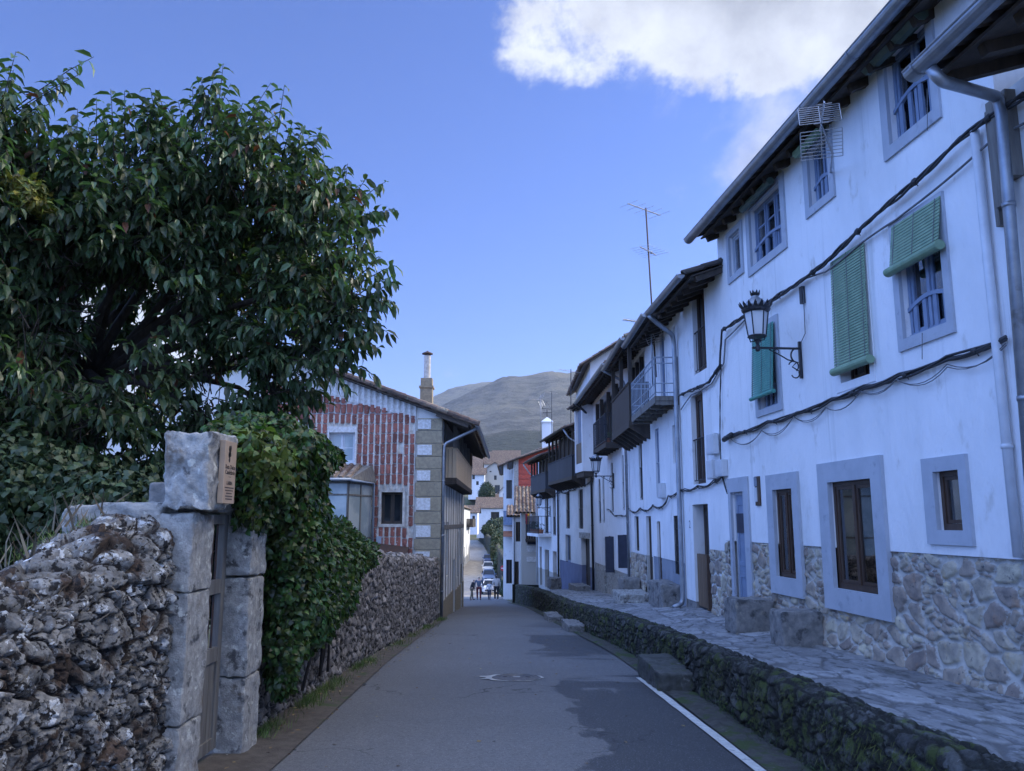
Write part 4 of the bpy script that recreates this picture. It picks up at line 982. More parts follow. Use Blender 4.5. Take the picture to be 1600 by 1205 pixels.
tile_roof(F3, H3, -.4, 3.0, 6.03, .68, 3., .36, 'tile_dark', 6)
gutter(F3, H3, -.35, 2.9, 6.0, .75, .07)
H3b = empty('timber_gallery_house', (*F3.P(3.8, 0, 0)[:2], 0), 'white house with a dark wooden balcony on curved brackets behind the blue balcony', 'house')
ops = [(4.3, 6.9, 4.3, 6.2), (5.15, 5.75, 2.2, 4.0), (3.98, 4.8, -.4, 1.75), (6.06, 6.86, .775, 1.76)]
house_body(F3, H3b, 3.8, 7.66, -1.2, 6.5, ops, 'plaster', 6., .36, zplinth=.72, plinth='rubble')
mb = MB(F3); mb.box(4.35, 6.85, -.8, -.75, 4.3, 6.2)
for s in (4.35, 5.2, 6.0, 6.8): mb.box(s, s+.1, -.12, -.02, 4.3, 6.2)
mb.build('gallery_frame', 'wood_dark', H3b)
tall_window(F3, H3b, ops[1], 'wood_dark', rec=.06); door(F3, H3b, ops[2], 'wood_dark', rec=.08); window(F3, H3b, ops[3], 'wood_dark', rec=.06, glass='glass_dark')
rubble_face(F3, H3b, 4.9, 7.66, -1.0, .7, [], cell=(.35, .25), seed=19., step=.03, d=.0)
balcony(F3, H3b, 3.7, 7.4, .55, 4.2, 5.2, 'wood_dark', 'wood_dark', .1, .12, 'boards', corbel=True, label='dark wooden balcony on curved brackets')
mb = MB(F3)
for s in (3.8, 5.5, 7.3): mb.box(s, s+.1, .42, .52, 5.2, 6.2)
build_each(mb, 'balcony_post', 'wood_dark', H3b)
tile_roof(F3, H3b, 3.05, 7.6, 6.3, .68, 3., .36, 'tile', 9)
gutter(F3, H3b, 3.1, 7.55, 6.27, .75, .07)
pipe(F3, H3b, [(7.4, .75, 6.2), (7.5, .5, 6.1), (7.62, .1, 5.9), (7.62, .08, -1.0)], .045, 'zinc')
# --- house 4: loggia with slim posts and iron balcony
H4 = house('white_house', F4, 'white house with a black iron balcony full of plants and open dark shutters below')
ops = [(1.0, 1.38, 1.97, 3.72), (3.27, 3.77, 1.94, 3.64), (5.5, 5.95, 1.57, 3.27), (6.5, 7.15, 1.55, 3.25), (.6, 1.7, .2, 1.2), (3.4, 4.9, -.1, 1.1), (1.2, 7.6, 4.15, 6.3), (5.3, 5.9, -1.0, 1.0)]
house_body(F4, H4, .01, 8.58, -1.6, 6.6, ops, 'plaster', 6., .36, zplinth=.0, plinth='granite')
mb = MB(F4); mb.box(1.25, 7.55, -.85, -.8, 4.15, 6.3); mb.build('loggia_back', 'plaster', H4)
mb = MB(F4)
for s in (1.2, 2.6, 4.4, 6.2, 7.5): mb.box(s, s+.12, -.14, -.01, 4.15, 6.3)
mb.box(3.0, 3.6, -.8, -.76, 4.15, 5.9); mb.box(5.2, 5.8, -.8, -.76, 4.15, 5.9)
build_each(mb, 'loggia_post', 'wood_dark', H4)
for r in ops[:4]: tall_window(F4, H4, r, 'wood_brown', rec=.045)
for r, m_ in ((ops[4], 'wood_tan'), (ops[5], 'wood_dark')):
    w = window(F4, H4, r, 'wood_dark', rec=.05, glass='glass_dark')
    mb = MB(F4); s0, s1, z0, z1 = r
    # leaf standing open, square to the wall
    mb.box(s0-.03, s0+.02, .01, .3, z0, z1)
    for z in (z0+.12, z0+.25, z1-.25, z1-.12): mb.box(s0+.02, s0+.032, .03, .27, z-.015, z+.015)
    mb.build('shutter', 'dark_panel', w)
door(F4, H4, ops[7], 'wood_dark', rec=.2)
balcony(F4, H4, 1.25, 4.45, .52, 4.15, 5.1, 'iron', 'wood_dark', .12, .1, label='black iron balcony with plant pots')
tile_roof(F4, H4, -.4, 8.2, 6.45, .68, 3., .36, 'tile', 10)
gutter(F4, H4, -.35, 8.1, 6.43, .75, .07)
pipe(F4, H4, [(8.0, .75, 6.35), (8.1, .5, 6.2), (8.5, .1, 5.9), (8.5, .08, -1.2)], .05, 'iron')
# --- house 5: slate base, white bay and long dark gallery
H5 = house('gallery_house', F5, 'white house with slate blue base, boxed white bay and long dark wooden gallery')
ops = [(2.1, 3.05, 1.3, 3.03), (5.05, 5.95, 1.29, 3.02), (.9, 2.55, -1.6, .9), (4.95, 6.2, -.28, 1.0)]
house_body(F5, H5, .01, 7.75, -2.0, 5.9, ops, 'plaster_old', 6., .36, zplinth=-.25, plinth='base_slate')
tall_window(F5, H5, ops[0], 'wood_dark', rec=.07); tall_window(F5, H5, ops[1], 'wood_dark', rec=.07)
w = door(F5, H5, ops[2], 'wood_dark', rec=.2, leafs=2); mb = MB(F5); mb.box(.75, 2.75, -.01, .06, .903, 1.15); mb.build('lintel', 'granite', w)
window(F5, H5, ops[3], 'wood_blue', rec=.12, glass='glass_dark', cols=1)
mb = MB(F5); bs0, bs1, bz0, bz1 = -.3, 1.25, 3.65, 6.4
mb.box(bs0, bs1, .0, .5, bz0, bz0+.35); mb.box(bs0, bs0+.18, .0, .5, bz0+.35, bz1); mb.box(bs1-.15, bs1, .0, .5, bz0+.35, bz1); mb.box(bs0+.18, bs1-.15, .0, .3, bz0+.35, bz1)
bay = mb.build('bay', 'plaster', H5)
mb = MB(F5); mb.box(bs0+.2, bs1-.17, .3, .38, bz0+.4, bz1-.1); mb.build('blind', 'base_grey', bay)
mb = MB(F5); mb.box(bs0+.18, bs1-.15, .42, .47, bz0+.35, bz0+1.2); mb.build('parapet', 'wood_brown', bay)
mb = MB(F5); mb.box(bs0+.05, bs1-.05, .05, .45, bz0-.22, bz0-.002); mb.build('bay_beams', 'wood_dark', bay)
tile_roof(F5, H5, -.7, 1.5, 6.42, .75, 2.6, .36, 'tile_dark', 12); 
def gallery(F, H, s0, s1, d, zf, zr, ztop, zback=None, label=None):
    b = balcony(F, H, s0, s1, d, zf, zr, 'planks_dark', 'wood_dark', .13, .1, 'boards', corbel=True, label=label)
    mb = MB(F); n = int((s1-s0)/1.1)+1
    for i in range(n+1):
        s = s0+(s1-s0-.1)*i/n; mb.box(s, s+.1, d-.12, d-.03, zr, ztop)
    mb.box(s0, s1, d-.12, d-.03, ztop-.1, ztop)
    mb.box(s0, s1, .02, .05, zf, ztop)
    mb.build('gallery_posts', 'wood_dark', b); return b
gallery(F5, H5, 1.5, 7.6, .6, 3.55, 4.45, 5.65, label='long dark plank gallery')
tile_roof(F5, H5, 1.55, 7.9, 5.66, .85, 2.8, .34, 'tile', 13); gutter(F5, H5, 1.55, 7.8, 5.64, .92, .07, 'iron')
pipe(F5, H5, [(1.65, .92, 5.58), (1.6, .7, 5.2), (1.4, .2, 4.9), (1.4, .15, 3.7)], .04, 'zinc')
pipe(F5, H5, [(7.7, .08, 5.2), (7.7, .08, -1.6)], .05, 'iron')
# --- house 6
H6 = house('white_house', F6, 'white house with a flower filled iron balcony and dark gallery at the bend')
ops = [(1.0, 1.9, .9, 2.9), (3.3, 4.4, .95, 2.9), (.85, 2.0, -1.9, .1), (3.2, 4.6, -1.95, .1), (5.6, 6.4, -1.95, .2)]
house_body(F6, H6, .01, 7.03, -2.6, 5.2, ops, 'plaster', 5., .34, zplinth=-1.0, plinth='rubble')
for r in ops[:2]: tall_window(F6, H6, r, 'wood_dark', rec=.12)
for r in ops[2:]: door(F6, H6, r, 'wood_dark', rec=.2)
balcony(F6, H6, 2.4, 6.6, .7, .98, 1.9, 'iron', 'plaster', .14, .16, label='iron balcony with a pale slab and flowers', beams=False)
gallery(F6, H6, 1.0, 6.2, .55, 3.3, 4.15, 5.0, label='dark wooden gallery above the flower balcony')
tile_roof(F6, H6, .0, 6.5, 5.0, .85, 2.2, .34, 'tile', 15); gutter(F6, H6, .1, 6.4, 4.98, .92, .06, 'iron')
pipe(F6, H6, [(6.4, .92, 4.9), (6.8, .5, 4.4), (7.0, .1, 4.2), (7.0, .06, -1.9)], .04, 'pipe_white')
# attic gable rising behind house 4
def simple_house(name, label, x0, x1, y0, y1, zb, ze, zr, wall='plaster', roof='tile', ridge='x', ov=.4, wins=(), group=None, doors=(), chimney=None, wallz=None):
    """free-standing house; ridge along x or y; wins (face,a0,a1,z0,z1) on faces S(-Y) E(+X) W(-X)"""
    r = empty(name, ((x0+x1)/2, y0, zb), label, 'house', group)
    mb = MB(); 
    FS = Frame((x1, y0), (x0, y0)); FE = Frame((x1, y1), (x1, y0)); FW = Frame((x0, y0), (x0, y1)); FR = {'S': FS, 'E': FE, 'W': FW}
    W = {'S': x1-x0, 'E': y1-y0, 'W': y1-y0}
    for k, fr in FR.items():
        wall_grid(mb, fr, 0, W[k], zb-1, ze, [w[1:] for w in wins if w[0] == k], dep=.25)
    mb.quad([(x0, y1, zb-1), (x1, y1, zb-1), (x1, y1, ze), (x0, y1, ze)])
    if ridge == 'y':
        xm = (x0+x1)/2
        for y in (y0, y1): mb.quad([(x0, y, ze), (x1, y, ze), (xm, y, zr)])
        sl = (zr-ze)/((x1-x0)/2)
    else:
        ym = (y0+y1)/2
        for x in (x0, x1): mb.quad([(x, y0, ze), (x, y1, ze), (x, ym, zr)])
        sl = (zr-ze)/((y1-y0)/2)
    mb.box(x0+.3, x1-.3, y0+1., y0+1.05, zb-1, ze); wl = mb.build('wall', wall, r)
    half = ((x1-x0) if ridge == 'y' else (y1-y0))/2
    lam = max(.23, (x1-x0)/60)
    if ridge == 'y':
        tile_roof(FE, r, -ov, W['E']+ov, ze-ov*sl, ov, half, sl, roof, 3, lam, rafters=False, twoside=False)
        tile_roof(FW, r, -ov, W['W']+ov, ze-ov*sl, ov, half, sl, roof, 4, lam, rafters=False, twoside=False)
    else:
        tile_roof(FS, r, -ov, W['S']+ov, ze-ov*sl, ov, half, sl, roof, 5, lam, rafters=False, twoside=False)
        FN = Frame((x0, y1), (x1, y1)); tile_roof(FN, r, -ov, W['S']+ov, ze-ov*sl, ov, half, sl, roof, 6, lam, rafters=False, twoside=False)
    for w in wins: window(FR[w[0]], r, w[1:], 'wood_dark', rec=.12, glass='glass_dark')
    if chimney:
        cx, cy, cw, z0_, z1_, m_ = chimney; mb = MB(); mb.box(cx-cw/2, cx+cw/2, cy-cw/2, cy+cw/2, z0_, z1_); mb.box(cx-cw/2-.06, cx+cw/2+.06, cy-cw/2-.06, cy+cw/2+.06, z1_, z1_+.1); ch = mb.build('chimney', m_, r)
    return r
# ------------------------------------------------------------------ red tiled gable house on the left
GB = Frame((-2.2, 25), (-13, 25)); SB = Frame((-2.2, 37.3), (-2.2, 25))
HB = empty('tiled_house', (-2.2, 25, -1.3), 'old house whose gable is hung with columns of red tiles set in white mortar', 'house')
def gz(px, py): return GB.hit(px, py)
W1 = RECT(GB, (596, 769), (630, 769), (629, 819), (595, 819)); W2 = RECT(GB, (514, 676), (555, 676), (555, 724), (514, 724))
ZE = gz(698, 644)[1]; SL = .37
mb = MB(GB); wall_grid(mb, GB, 0, 10.8, -1.8, ZE-.12, [W1, W2], dep=.3)
mb.quad([GB.P(0, 0, ZE-.12), GB.P(10.8, 0, ZE-.12), GB.P(5.4, 0, ZE-.12+5.4*SL)])
dops = [(1.0, 1.9, -2.9, -.2), (5.5, 6.5, -2.6, .2), (3.4, 4.0, -.6, 1.2), (9.0, 9.7, -.2, 1.6), (10.4, 10.9, .2, 1.6), (2.2, 2.8, .2, 1.6)]
wall_grid(mb, SB, 0, 12.3, -3.2, ZE-.12, dops, dep=.3)
mb.quad([(-13, 25, -1.8), (-13, 37.3, -1.8), (-13, 37.3, ZE-.12), (-13, 25, ZE-.12)]); mb.quad([(-2.2, 37.3, -3.2), (-13, 37.3, -3.2), (-13, 37.3, ZE-.12), (-7.6, 37.3, ZE-.12+5.4*SL), (-2.2, 37.3, ZE-.12)])
mb.build('wall', 'plaster_old', HB)
mb = MB(); mb.box(-12.7, -3.0, 25.8, 25.85, -1.5, ZE-.3); mb.box(-3.1, -3.05, 25.9, 37, -2.5, ZE-.3); mb.build('room_shade_sheet', 'room_shade', HB)  # dark sheets painting unlit rooms behind gable and street openings
tile_roof(SB, HB, -.3, 12.3+.28, ZE-1.05*SL, 1.05, 5.4, SL, 'tile', 21, rafters=True)
gutter(SB, HB, -.3, 12.45, ZE-1.05*SL-.03, 1.12, .07)
pipe(SB, HB, [(12.2, 1.12, ZE-1.05*SL-.1), (12.2, 1.0, ZE-.55), (12.27, .1, ZE-1.0), (12.27, .08, ZE-1.3), (12.27, .08, -1.3)], .05, 'zinc')
mb = MB(); rr = random.Random(8); t = -1.0   # tiles capping the verge
while t < 5.6:
    mb.cur = rr.random(); x = -2.2-t; z = ZE+t*SL+.03; a = rr.uniform(-.02, .02); mb.tube([(x+.2, 24.76+a, z-.07*SL*2), (x, 24.76+a, z+.02), (x-.2, 24.76+a, z+.02+.2*SL)], [.085, .078, .07], 8); t += .33
mb.build('verge_tiles', 'tile', HB)
# white wavy upper zone and tile columns
s_a, s_b = .8, 5.6; pitch = .182; ncol = int((s_b-s_a)/pitch)
low = lambda s: np.interp(s, [.8, 2.2, 3.2, 5.6], [gz(657, 655)[1], gz(590, 636)[1], gz(545, 625)[1], gz(450, 600)[1]])
S = np.linspace(s_a, s_b, ncol*8+1); top = ZE-.1+S*SL-.02; bot = low(S)
T = np.linspace(0, 1, 24)[:, None]; ZZ = bot*(1-T)+top*T; SS = np.repeat(S[None], 24, 0)
D = .035+.035*np.cos(2*PI*(SS-s_a)/pitch)+.008*(fbm(SS*9, ZZ*9, 3, 3)-.5)
npmesh('wavy_render', np.stack([GB.p0[0]-SS, 25-D, ZZ], -1).reshape(-1, 3), gridfaces(24, len(S)), 'white_patch', HB, True)
# mortar bed with ribs between the tile columns
ZB = gz(640, 885)[1]; Zr = np.linspace(ZB, 4.9, 150)
SS, ZZ = np.meshgrid(S, Zr); keepf = (ZZ < low(SS)+.03)
ribs = .5-.5*np.cos(2*PI*(SS-s_a)/pitch)
D = .012+.05*(1-ribs)**1.2*(.7+.5*fbm(SS*3, ZZ*7, 4, 3))+.012*(fbm(SS*12, ZZ*12, 6, 3)-.5)
kf = keepf[:-1, :-1] & ~((SS[:-1, :-1] > W1[0]-.1) & (SS[:-1, :-1] < W1[1]+.08) & (ZZ[:-1, :-1] > W1[2]-.1) & (ZZ[:-1, :-1] < W1[3]+.06)) & ~((SS[:-1, :-1] > W2[0]-.06) & (SS[:-1, :-1] < W2[1]+.06) & (ZZ[:-1, :-1] > W2[2]-.06) & (ZZ[:-1, :-1] < W2[3]+.12))
npmesh('mortar', np.stack([GB.p0[0]-SS, 25-D, ZZ], -1).reshape(-1, 3), gridfaces(150, len(S))[kf.ravel()], 'lime', HB, True)
mb = MB(GB); rr = random.Random(5)
for c in range(ncol):
    sc = s_a+(c+.5)*pitch; z = ZB-.1+rr.random()*.06
    while z < low(sc)-.05:
        L = .285; zt = min(z+L, low(sc)+.08); cz = (z+zt)/2
        bad = (W1[0]-.13 < sc < W1[1]+.13 and W1[2]-.2 < cz < W1[3]+.16) or (W2[0]-.1 < sc < W2[1]+.1 and W2[2]-.15 < cz < W2[3]+.2)
        if not bad and rr.random() > .02:
            mb.cur = rr.random(); n = 5; w0 = .071+rr.random()*.008; w1 = w0*1.18; off = (rr.random()-.5)*.02; dp = .04+rr.random()*.02
            vs = []
            for (zz, w) in ((z+.015, w0), (zt-.01, w1)):
                for k in range(n+1):
                    a = PI*k/n; vs.append(GB.P(sc+off-w*math.cos(a), .02+dp*math.sin(a), zz-(.025*math.sin(a) if zz < cz else 0)))
            mb.add(vs, [(k, k+1, n+2+k, n+1+k) for k in range(n)]+[tuple(range(n, -1, -1)), tuple(range(n+1, 2*n+2))])
        z += L+.032
mb.build('tile_cladding', 'tile_red', HB, smooth=False)
# corner stones
mb = MB(GB); mw = MB(GB); z = -1.9; i = 0; rr = random.Random(9)
while z < ZE-.25:
    h = rr.uniform(.33, .46); mb.cur = rr.random(); w = .78 if i % 2 else .74
    zt = min(z+h, ZE-.2)
    mb.hexa([GB.P(s, d, zz) for zz in (z+.012, zt) for d in (-.2, .045+rr.random()*.01) for s in (-.03, w)])
    if i % 2 == 0 and z > -.2: mw.box(.28+rr.random()*.04, w-.01, .04, .062, z+.05, zt-.04)
    z += h; i += 1
mb.build('corner_stones', 'quoin', HB, bevel=.012); build_each(mw, 'painted_patch', 'white_patch', HB)
mb = MB(SB); z = -1.9
mb.box(11.6, 12.28, -.1, .03, -3.0, -1.2); mb.build('corner_stones', 'quoin', HB)
w = window(GB, HB, W1, 'wood_dark', rec=.1, cols=2, glass='glass_dark', outer=(W1[0]-.07, W1[1]+.07, W1[2]-.09, W1[3]+.05), sur='lime', proud=.07)
w = window(GB, HB, W2, 'pipe_white', rec=.06, cols=2, glass='glass_pale', outer=(W2[0]-.05, W2[1]+.05, W2[2]-.05, W2[3]+.18), sur='white_patch', proud=.08, bars=1)
# glazed bay with its own little roof
by = [(-4.3, 24.98), (-4.72, 23.4), (-6.7, 23.4), (-7.1, 24.98)]; zb0 = -.4; zt0 = EYE+62/FPX*23.4
mb = MB(); mg = MB(); posts = []
for i in range(3):
    a, b = by[i], by[i+1]; fr = Frame(b, a) if False else Frame(a, b)
    fr = Frame(a, b); L = fr.L; n = 2 if i != 1 else 3
    sg = -1 if fr.n[1] > 0 and i == 1 else 1
    for k in range(n+1): s = L*k/n; mb.box(max(0, s-.03), min(L, s+.03), -.03, .03, zb0, zt0, fr)
    for z in (zb0+.05, .55, 1.1, 2.35, zt0-.06):
        mb.box(0.03, L-.03, -.025, .025, z, z+.05 if z > .5 else z+.45, fr)
    mg.box(.03, L-.03, -.006, .006, zb0, zt0, fr)
bayo = mb.build('glazed_bay', 'wood_grey', HB); mg.build('pane', 'glass_pale', bayo)
mb = MB(); mb.cur = .5
cx = [(-4.15, 25), (-4.6, 23.2), (-6.8, 23.2), (-7.25, 25)]
zr0 = zt0+.03
mb.add([(x, y, zr0) for x, y in cx]+[(x, y, zr0+.05) for x, y in cx]+[(-4.3, 25, zr0+.55), (-7.1, 25, zr0+.55)], [(0, 1, 2, 3), (0, 4, 5, 1), (1, 5, 6, 2), (2, 6, 7, 3), (4, 8, 5), (5, 8, 9, 6), (6, 9, 7)])
mb.build('bay_roof', 'wood_grey', bayo)
FB = Frame((-4.6, 23.25), (-6.8, 23.25)); tile_roof(FB, HB, 0, 2.2, zr0+.06, .06, 1.6, .3, 'tile', 31, rafters=False, twoside=False, name='bay_tiles')
mb = MB(); mb.tube([(-4.6, 23.15, zr0+.02), (-6.8, 23.15, zr0+.02)], .045, 8); mb.tube([(-4.6, 23.15, zr0), (-4.22, 24.8, zr0-.02), (-4.22, 24.85, -1.)], .04, 8); mb.build('gutter', 'steel_blue', HB, smooth=True)
mb = MB(GB); a = gz(589, 838); b = gz(596, 866); mb.box(b[0], a[0], .02, .1, b[1]-.3, a[1]); mb.build('service_box', 'steel_blue', HB)
mb = MB(); mb.hexa([(x, y, z) for dz in (0, .03) for (y, z0) in ((24.0, .62), (24.8, .82)) for x in (-4.6, -3.1) for z in (z0+dz+(x+3.1)*-.12,)]); o = mb.build('metal_sheet', 'rust'); tag(o, 'rusty metal sheet propped on the garden wall below the tiled gable', 'metal sheet')
mb = MB(); mb.hexa([(x, y, z) for dz in (0, .03) for (y, z0) in ((23.9, .5), (24.5, .55)) for x in (-3.35, -2.65) for z in (z0+dz+(x+2.6)*-.1,)]); o = mb.build('metal_sheet', 'white_patch'); tag(o, 'small white sheet lying on the garden wall at the foot of the gable', 'metal sheet')
# street side: studs, doors, balcony
mb = MB(SB)
for s in (.05, 1.3, 2.0, 3.2, 4.2, 5.2, 6.7, 7.8, 8.8, 9.9, 11.1): mb.box(s, s+.12, -.05, .012, -1.0, 2.95)
mb.box(0, 11.5, -.05, .016, 1.35, 1.5); build_each(mb, 'timber_stud', 'wood_grey', HB)
mb = MB(SB); 
for s in (0.02, 2.0, 6.6): mb.box(s, {0.02: .95, 2.0: 5.4, 6.6: 11.55}[s], -.05, .03, -3.1, -1.0+.12*(s > 6))
mb.build('lower_render', 'quoin', HB)
door(SB, HB, dops[0], 'wood_dark', rec=.15); door(SB, HB, dops[1], 'wood_brown', rec=.15)
for r in dops[2:]: window(SB, HB, r, 'wood_dark', rec=.12, glass='glass_dark')
bb = balcony(SB, HB, 1.0, 11.3, .42, 3.0, 3.95, 'planks_bleached', 'wood_dark', .13, .12, 'boards', corbel=False, label='weathered plank balcony under the eave')
mb = MB(SB)
for s in (1.0, 3.3, 5.6, 7.9, 10.2, 11.2): mb.box(s, s+.12, .3, .42, 3.95, ZE-.2)
mb.box(1.0, 11.3, .04, .07, 3.0, ZE-.15); mb.build('balcony_posts', 'wood_grey', bb)
mb = MB(SB); mb.box(.9, 1.6, .1, .42, 3.96, 4.6); mb.build('window_box', 'wood_tan', bb)
cxx = atY(667, 600, 28)[0]; zt_ = atY(667, 592, 28)[2]; zp_ = atY(667, 556, 28)[2]
mb = MB(); mb.box(cxx-.21, cxx+.21, 27.8, 28.25, 4.8, zt_-.35); mb.box(cxx-.25, cxx+.25, 27.76, 28.29, zt_-.35, zt_-.28); mb.box(cxx-.2, cxx+.2, 27.82, 28.23, zt_-.28, zt_)
ch = mb.build('chimney', 'quoin', HB)
mb = MB(); mb.lathe((cxx, 28.02, zt_-.1), [(.12, 0), (.12, zp_-zt_+.1), (.1, zp_-zt_+.1)], 14); mb.build('flue', 'lime', ch, smooth=False)
mb = MB(); mb.lathe((cxx, 28.02, zp_+.06), [(.2, 0), (.19, .03), (.04, .1), (.02, .12)], 14)
for a in (0, 2.1, 4.2): mb.tube([(cxx+.1*math.cos(a), 28.02+.1*math.sin(a), zp_-.05), (cxx+.1*math.cos(a), 28.02+.1*math.sin(a), zp_+.08)], .012, 5)
mb.build('chimney_cap', 'rust', ch)
# ------------------------------------------------------------------ houses at the bend and beyond
SH = simple_house('stone_house', 'small house of ochre rubble with white painted patches facing up the street', .55, 6, 49.2, 54, -2.4, 2.4, 3.8, 'rubble', 'tile', 'x', wins=())
mb = MB(); fs = Frame((6, 49.2), (.55, 49.2))
for (a, b, c, d) in ((823, 838, 853, 862), (823, 838, 870, 878)):
    r = RECT(fs, (a, c), (b, c), (b, d), (a, d)); mb.box(r[0], r[1], -.01, .03, r[2], r[3], fs)
build_each(mb, 'painted_patch', 'white_patch', SH)
r = RECT(fs, (824, 845), (838, 845), (838, 851), (824, 851)); mb = MB(); mb.box(r[0], r[1], -.01, .02, r[2], r[3], fs); mb.build('dark_panel', 'dark_panel', SH)
b_ = balcony(fs, SH, 4.45, 5.2, .6, .6, 1.6, 'wood_dark', 'wood_dark', .12, .1, 'boards', label='dark wooden balcony')
WB = simple_house('white_house', 'slim white house with a sagging tiled lean-to below the red boarded gable', .02, 6, 55, 61, -3.2, 2.1, 2.75, 'plaster', 'tile', 'x', wins=(('S', 5.2, 5.45, -2.6, -.9), ('S', 5.55, 5.85, -2.8, -1.0), ('W', 1.2, 1.9, -2.8, -.8), ('S', 5.35, 5.75, .3, 1.6)))
fs = Frame((6, 55), (.02, 55)); pipe(fs, WB, [(5.9, .3, 2.1), (5.85, .1, 1.9), (5.85, .06, -2.8)], .04, 'zinc'); pipe(fs, WB, [(5.0, .06, 2.1), (5.0, .06, -2.8)], .04, 'zinc')
RH = simple_house('red_gable_house', 'tall house with a red boarded gable, pale corner post and white chimney', .12, 7.4, 62, 70, -4.2, 6.3, 7.6, 'plaster', 'tile', 'y', ov=.5)
fs = Frame((7.4, 62), (.12, 62)); mb = MB(fs); rr = random.Random(3)
z = 2.5
while z < 6.2: mb.hexa([fs.P(s, d, zz) for (zz, dd) in ((z, .06), (z+.385, .025)) for d in (.0, dd) for s in (3.8, 6.9)]); z += .39
mb.slab([fs.P(6.9, .0, z), fs.P(3.8, 0, z), fs.P(3.8, 0, 7.4), fs.P(6.9, 0, 6.42)], (0, -.03, 0)); mb.build('red_boards', 'red_clad', RH)
mb = MB(fs); mb.box(6.92, 7.26, -.02, .08, -4, 6.35); mb.build('corner_post', 'granite', RH)
cx, cz0, cz1 = atY(855, 684, 66)[0], atY(855, 684, 66)[2], atY(855, 661, 66)[2]
mb = MB(); mb.box(cx-.42, cx+.42, 65.6, 66.4, 6.5, cz1); c_ = mb.build('chimney', 'plaster', RH)
mb = MB(); q = .48; mb.box(cx-q, cx+q, 65.5, 66.5, cz1, cz1+.08); mb.add([(cx-q, 65.5, cz1+.08), (cx+q, 65.5, cz1+.08), (cx+q, 66.5, cz1+.08), (cx-q, 66.5, cz1+.08), (cx, 66, cz1+.5)], [(0, 1, 4), (1, 2, 4), (2, 3, 4), (3, 0, 4)]); mb.build('chimney_cap', 'plaster', c_)
mb = MB(); mb.tube([(cx, 66, cz1+.45), (cx, 66, cz1+1.1)], .03, 6); 
for a in (0, 1.57): mb.tube([(cx-.35*math.cos(a), 66-.35*math.sin(a), cz1+.85), (cx+.35*math.cos(a), 66+.35*math.sin(a), cz1+.85)], .025, 5)
mb.tube([(cx-.4, 66, cz1+1.2), (cx, 66, cz1+1.75), (cx+.35, 66, cz1+1.15), (cx-.4, 66, cz1+1.2)], .025, 5); mb.build('weather_vane', 'iron', c_)
BH = simple_house('blue_white_house', 'narrow pale blue house with a blue balcony left of the red boarded gable', -.75, 6, 70.8, 84, -5, 6.6, 8., 'plaster', 'tile', 'y', ov=.5, wins=(('S', 6.0, 6.5, 3.6, 5.2), ('S', 6.0, 6.5, -3.6, -1.6)))
fs = Frame((6, 70.8), (-.75, 70.8)); balcony(fs, BH, 5.75, 6.75, .6, 1.5, 2.5, 'wood_blue', 'wood_blue', .12, .1, 'boards', label='blue balcony')
mb = MB(fs); mb.cur = .5; mb.hexa([fs.P(s, d, zz) for (zz) in (0, .06) for d, k in ((.0, .35), (.9, 0)) for s in (5.7, 6.7) for zz in (zz+.2+k,)]) if False else None
cn = MB(fs); cn.cur = .4; cn.slab([fs.P(5.6, .02, .75), fs.P(6.75, .02, .75), fs.P(6.75, .9, .35), fs.P(5.6, .9, .35)], (0, 0, .07)); cn.build('tile_canopy', 'terracotta', BH)
def bgh(name, label, px0, px1, ybase, yeave, yridge, Y, depth=9, wall='plaster', roof='tile', ridge='x', wins=(), group=None, ov=.5):
    a = atY(px0, yeave, Y); b = atY(px1, yeave, Y); zb = atY(px0, ybase, Y)[2]
    if ridge == 'x': zr = EYE+(atY(px0, yridge, Y)[2]-EYE)*(Y+depth/2)/Y
    else: zr = atY(px0, yridge, Y)[2]
    ws = []
    fs = Frame((b[0], Y), (a[0], Y))
    for (x0, y0, x1, y1) in wins:
        r = RECT(fs, (x0, y0), (x1, y0), (x1, y1), (x0, y1)); ws.append(('S',)+r)
    return simple_house(name, label, a[0], b[0], Y, Y+depth, zb, a[2], zr, wall, roof, ridge, ov, ws, group)
g = 'houses on the slope at the end of the street'
bgh('white_cottage', 'low white cottage with a long brown tiled roof at the end of the lane', 745, 796, 834, 793, 777, 192, 14, wins=((767, 800, 780, 812),), group=g)
bgh('gable_house', 'gabled house of rough stone above and white plaster below, far up the slope', 753, 793, 785, 736, 722, 240, 12, 'rubble', 'tile', 'y', wins=((765, 731, 768, 738), (777, 730, 780, 736), (772, 743, 776, 750), (788, 742, 792, 750), (773, 758, 781, 771)), group=g)
bgh('village_house', 'white balconied house with red roof left of the far stone gable', 732, 757, 775, 741, 731, 232, 10, wins=((738, 742, 742, 749), (744, 752, 748, 758)), group=g)
bgh('village_house', 'small brown house between the weathered balcony and the far stone gable', 728, 752, 745, 732, 718, 262, 12, 'rubble', 'tile', group=g)
bgh('village_house', 'hidden house with a broad tiled roof behind the far stone gable', 752, 800, 740, 724, 706, 275, 14, 'plaster_old', 'tile', group=g)
bgh('village_house', 'brown roofed house highest on the slope, left of the blue house', 770, 812, 730, 718, 704, 300, 14, 'plaster_old', 'tile', group=g)
bgh('village_house', 'white wall house below the balconied one, half behind the weathered eave', 722, 746, 828, 800, 790, 176, 8, 'plaster', 'tile', wins=((738, 806, 742, 816),), group=g)
simple_house('lane_house', 'cream house with a dark balcony beside the pale lane, beyond the tiled house', -14.5, -7.7, 116, 150, -7, 4.0, 5.8, 'plaster_old', 'tile', 'y', .4, wins=(('E', 4, 6, -.5, 1.6), ('E', 15, 17, -4.8, -2.4), ('E', 24, 26, -5, -2.4), ('E', 9, 10.5, -4, -2)))
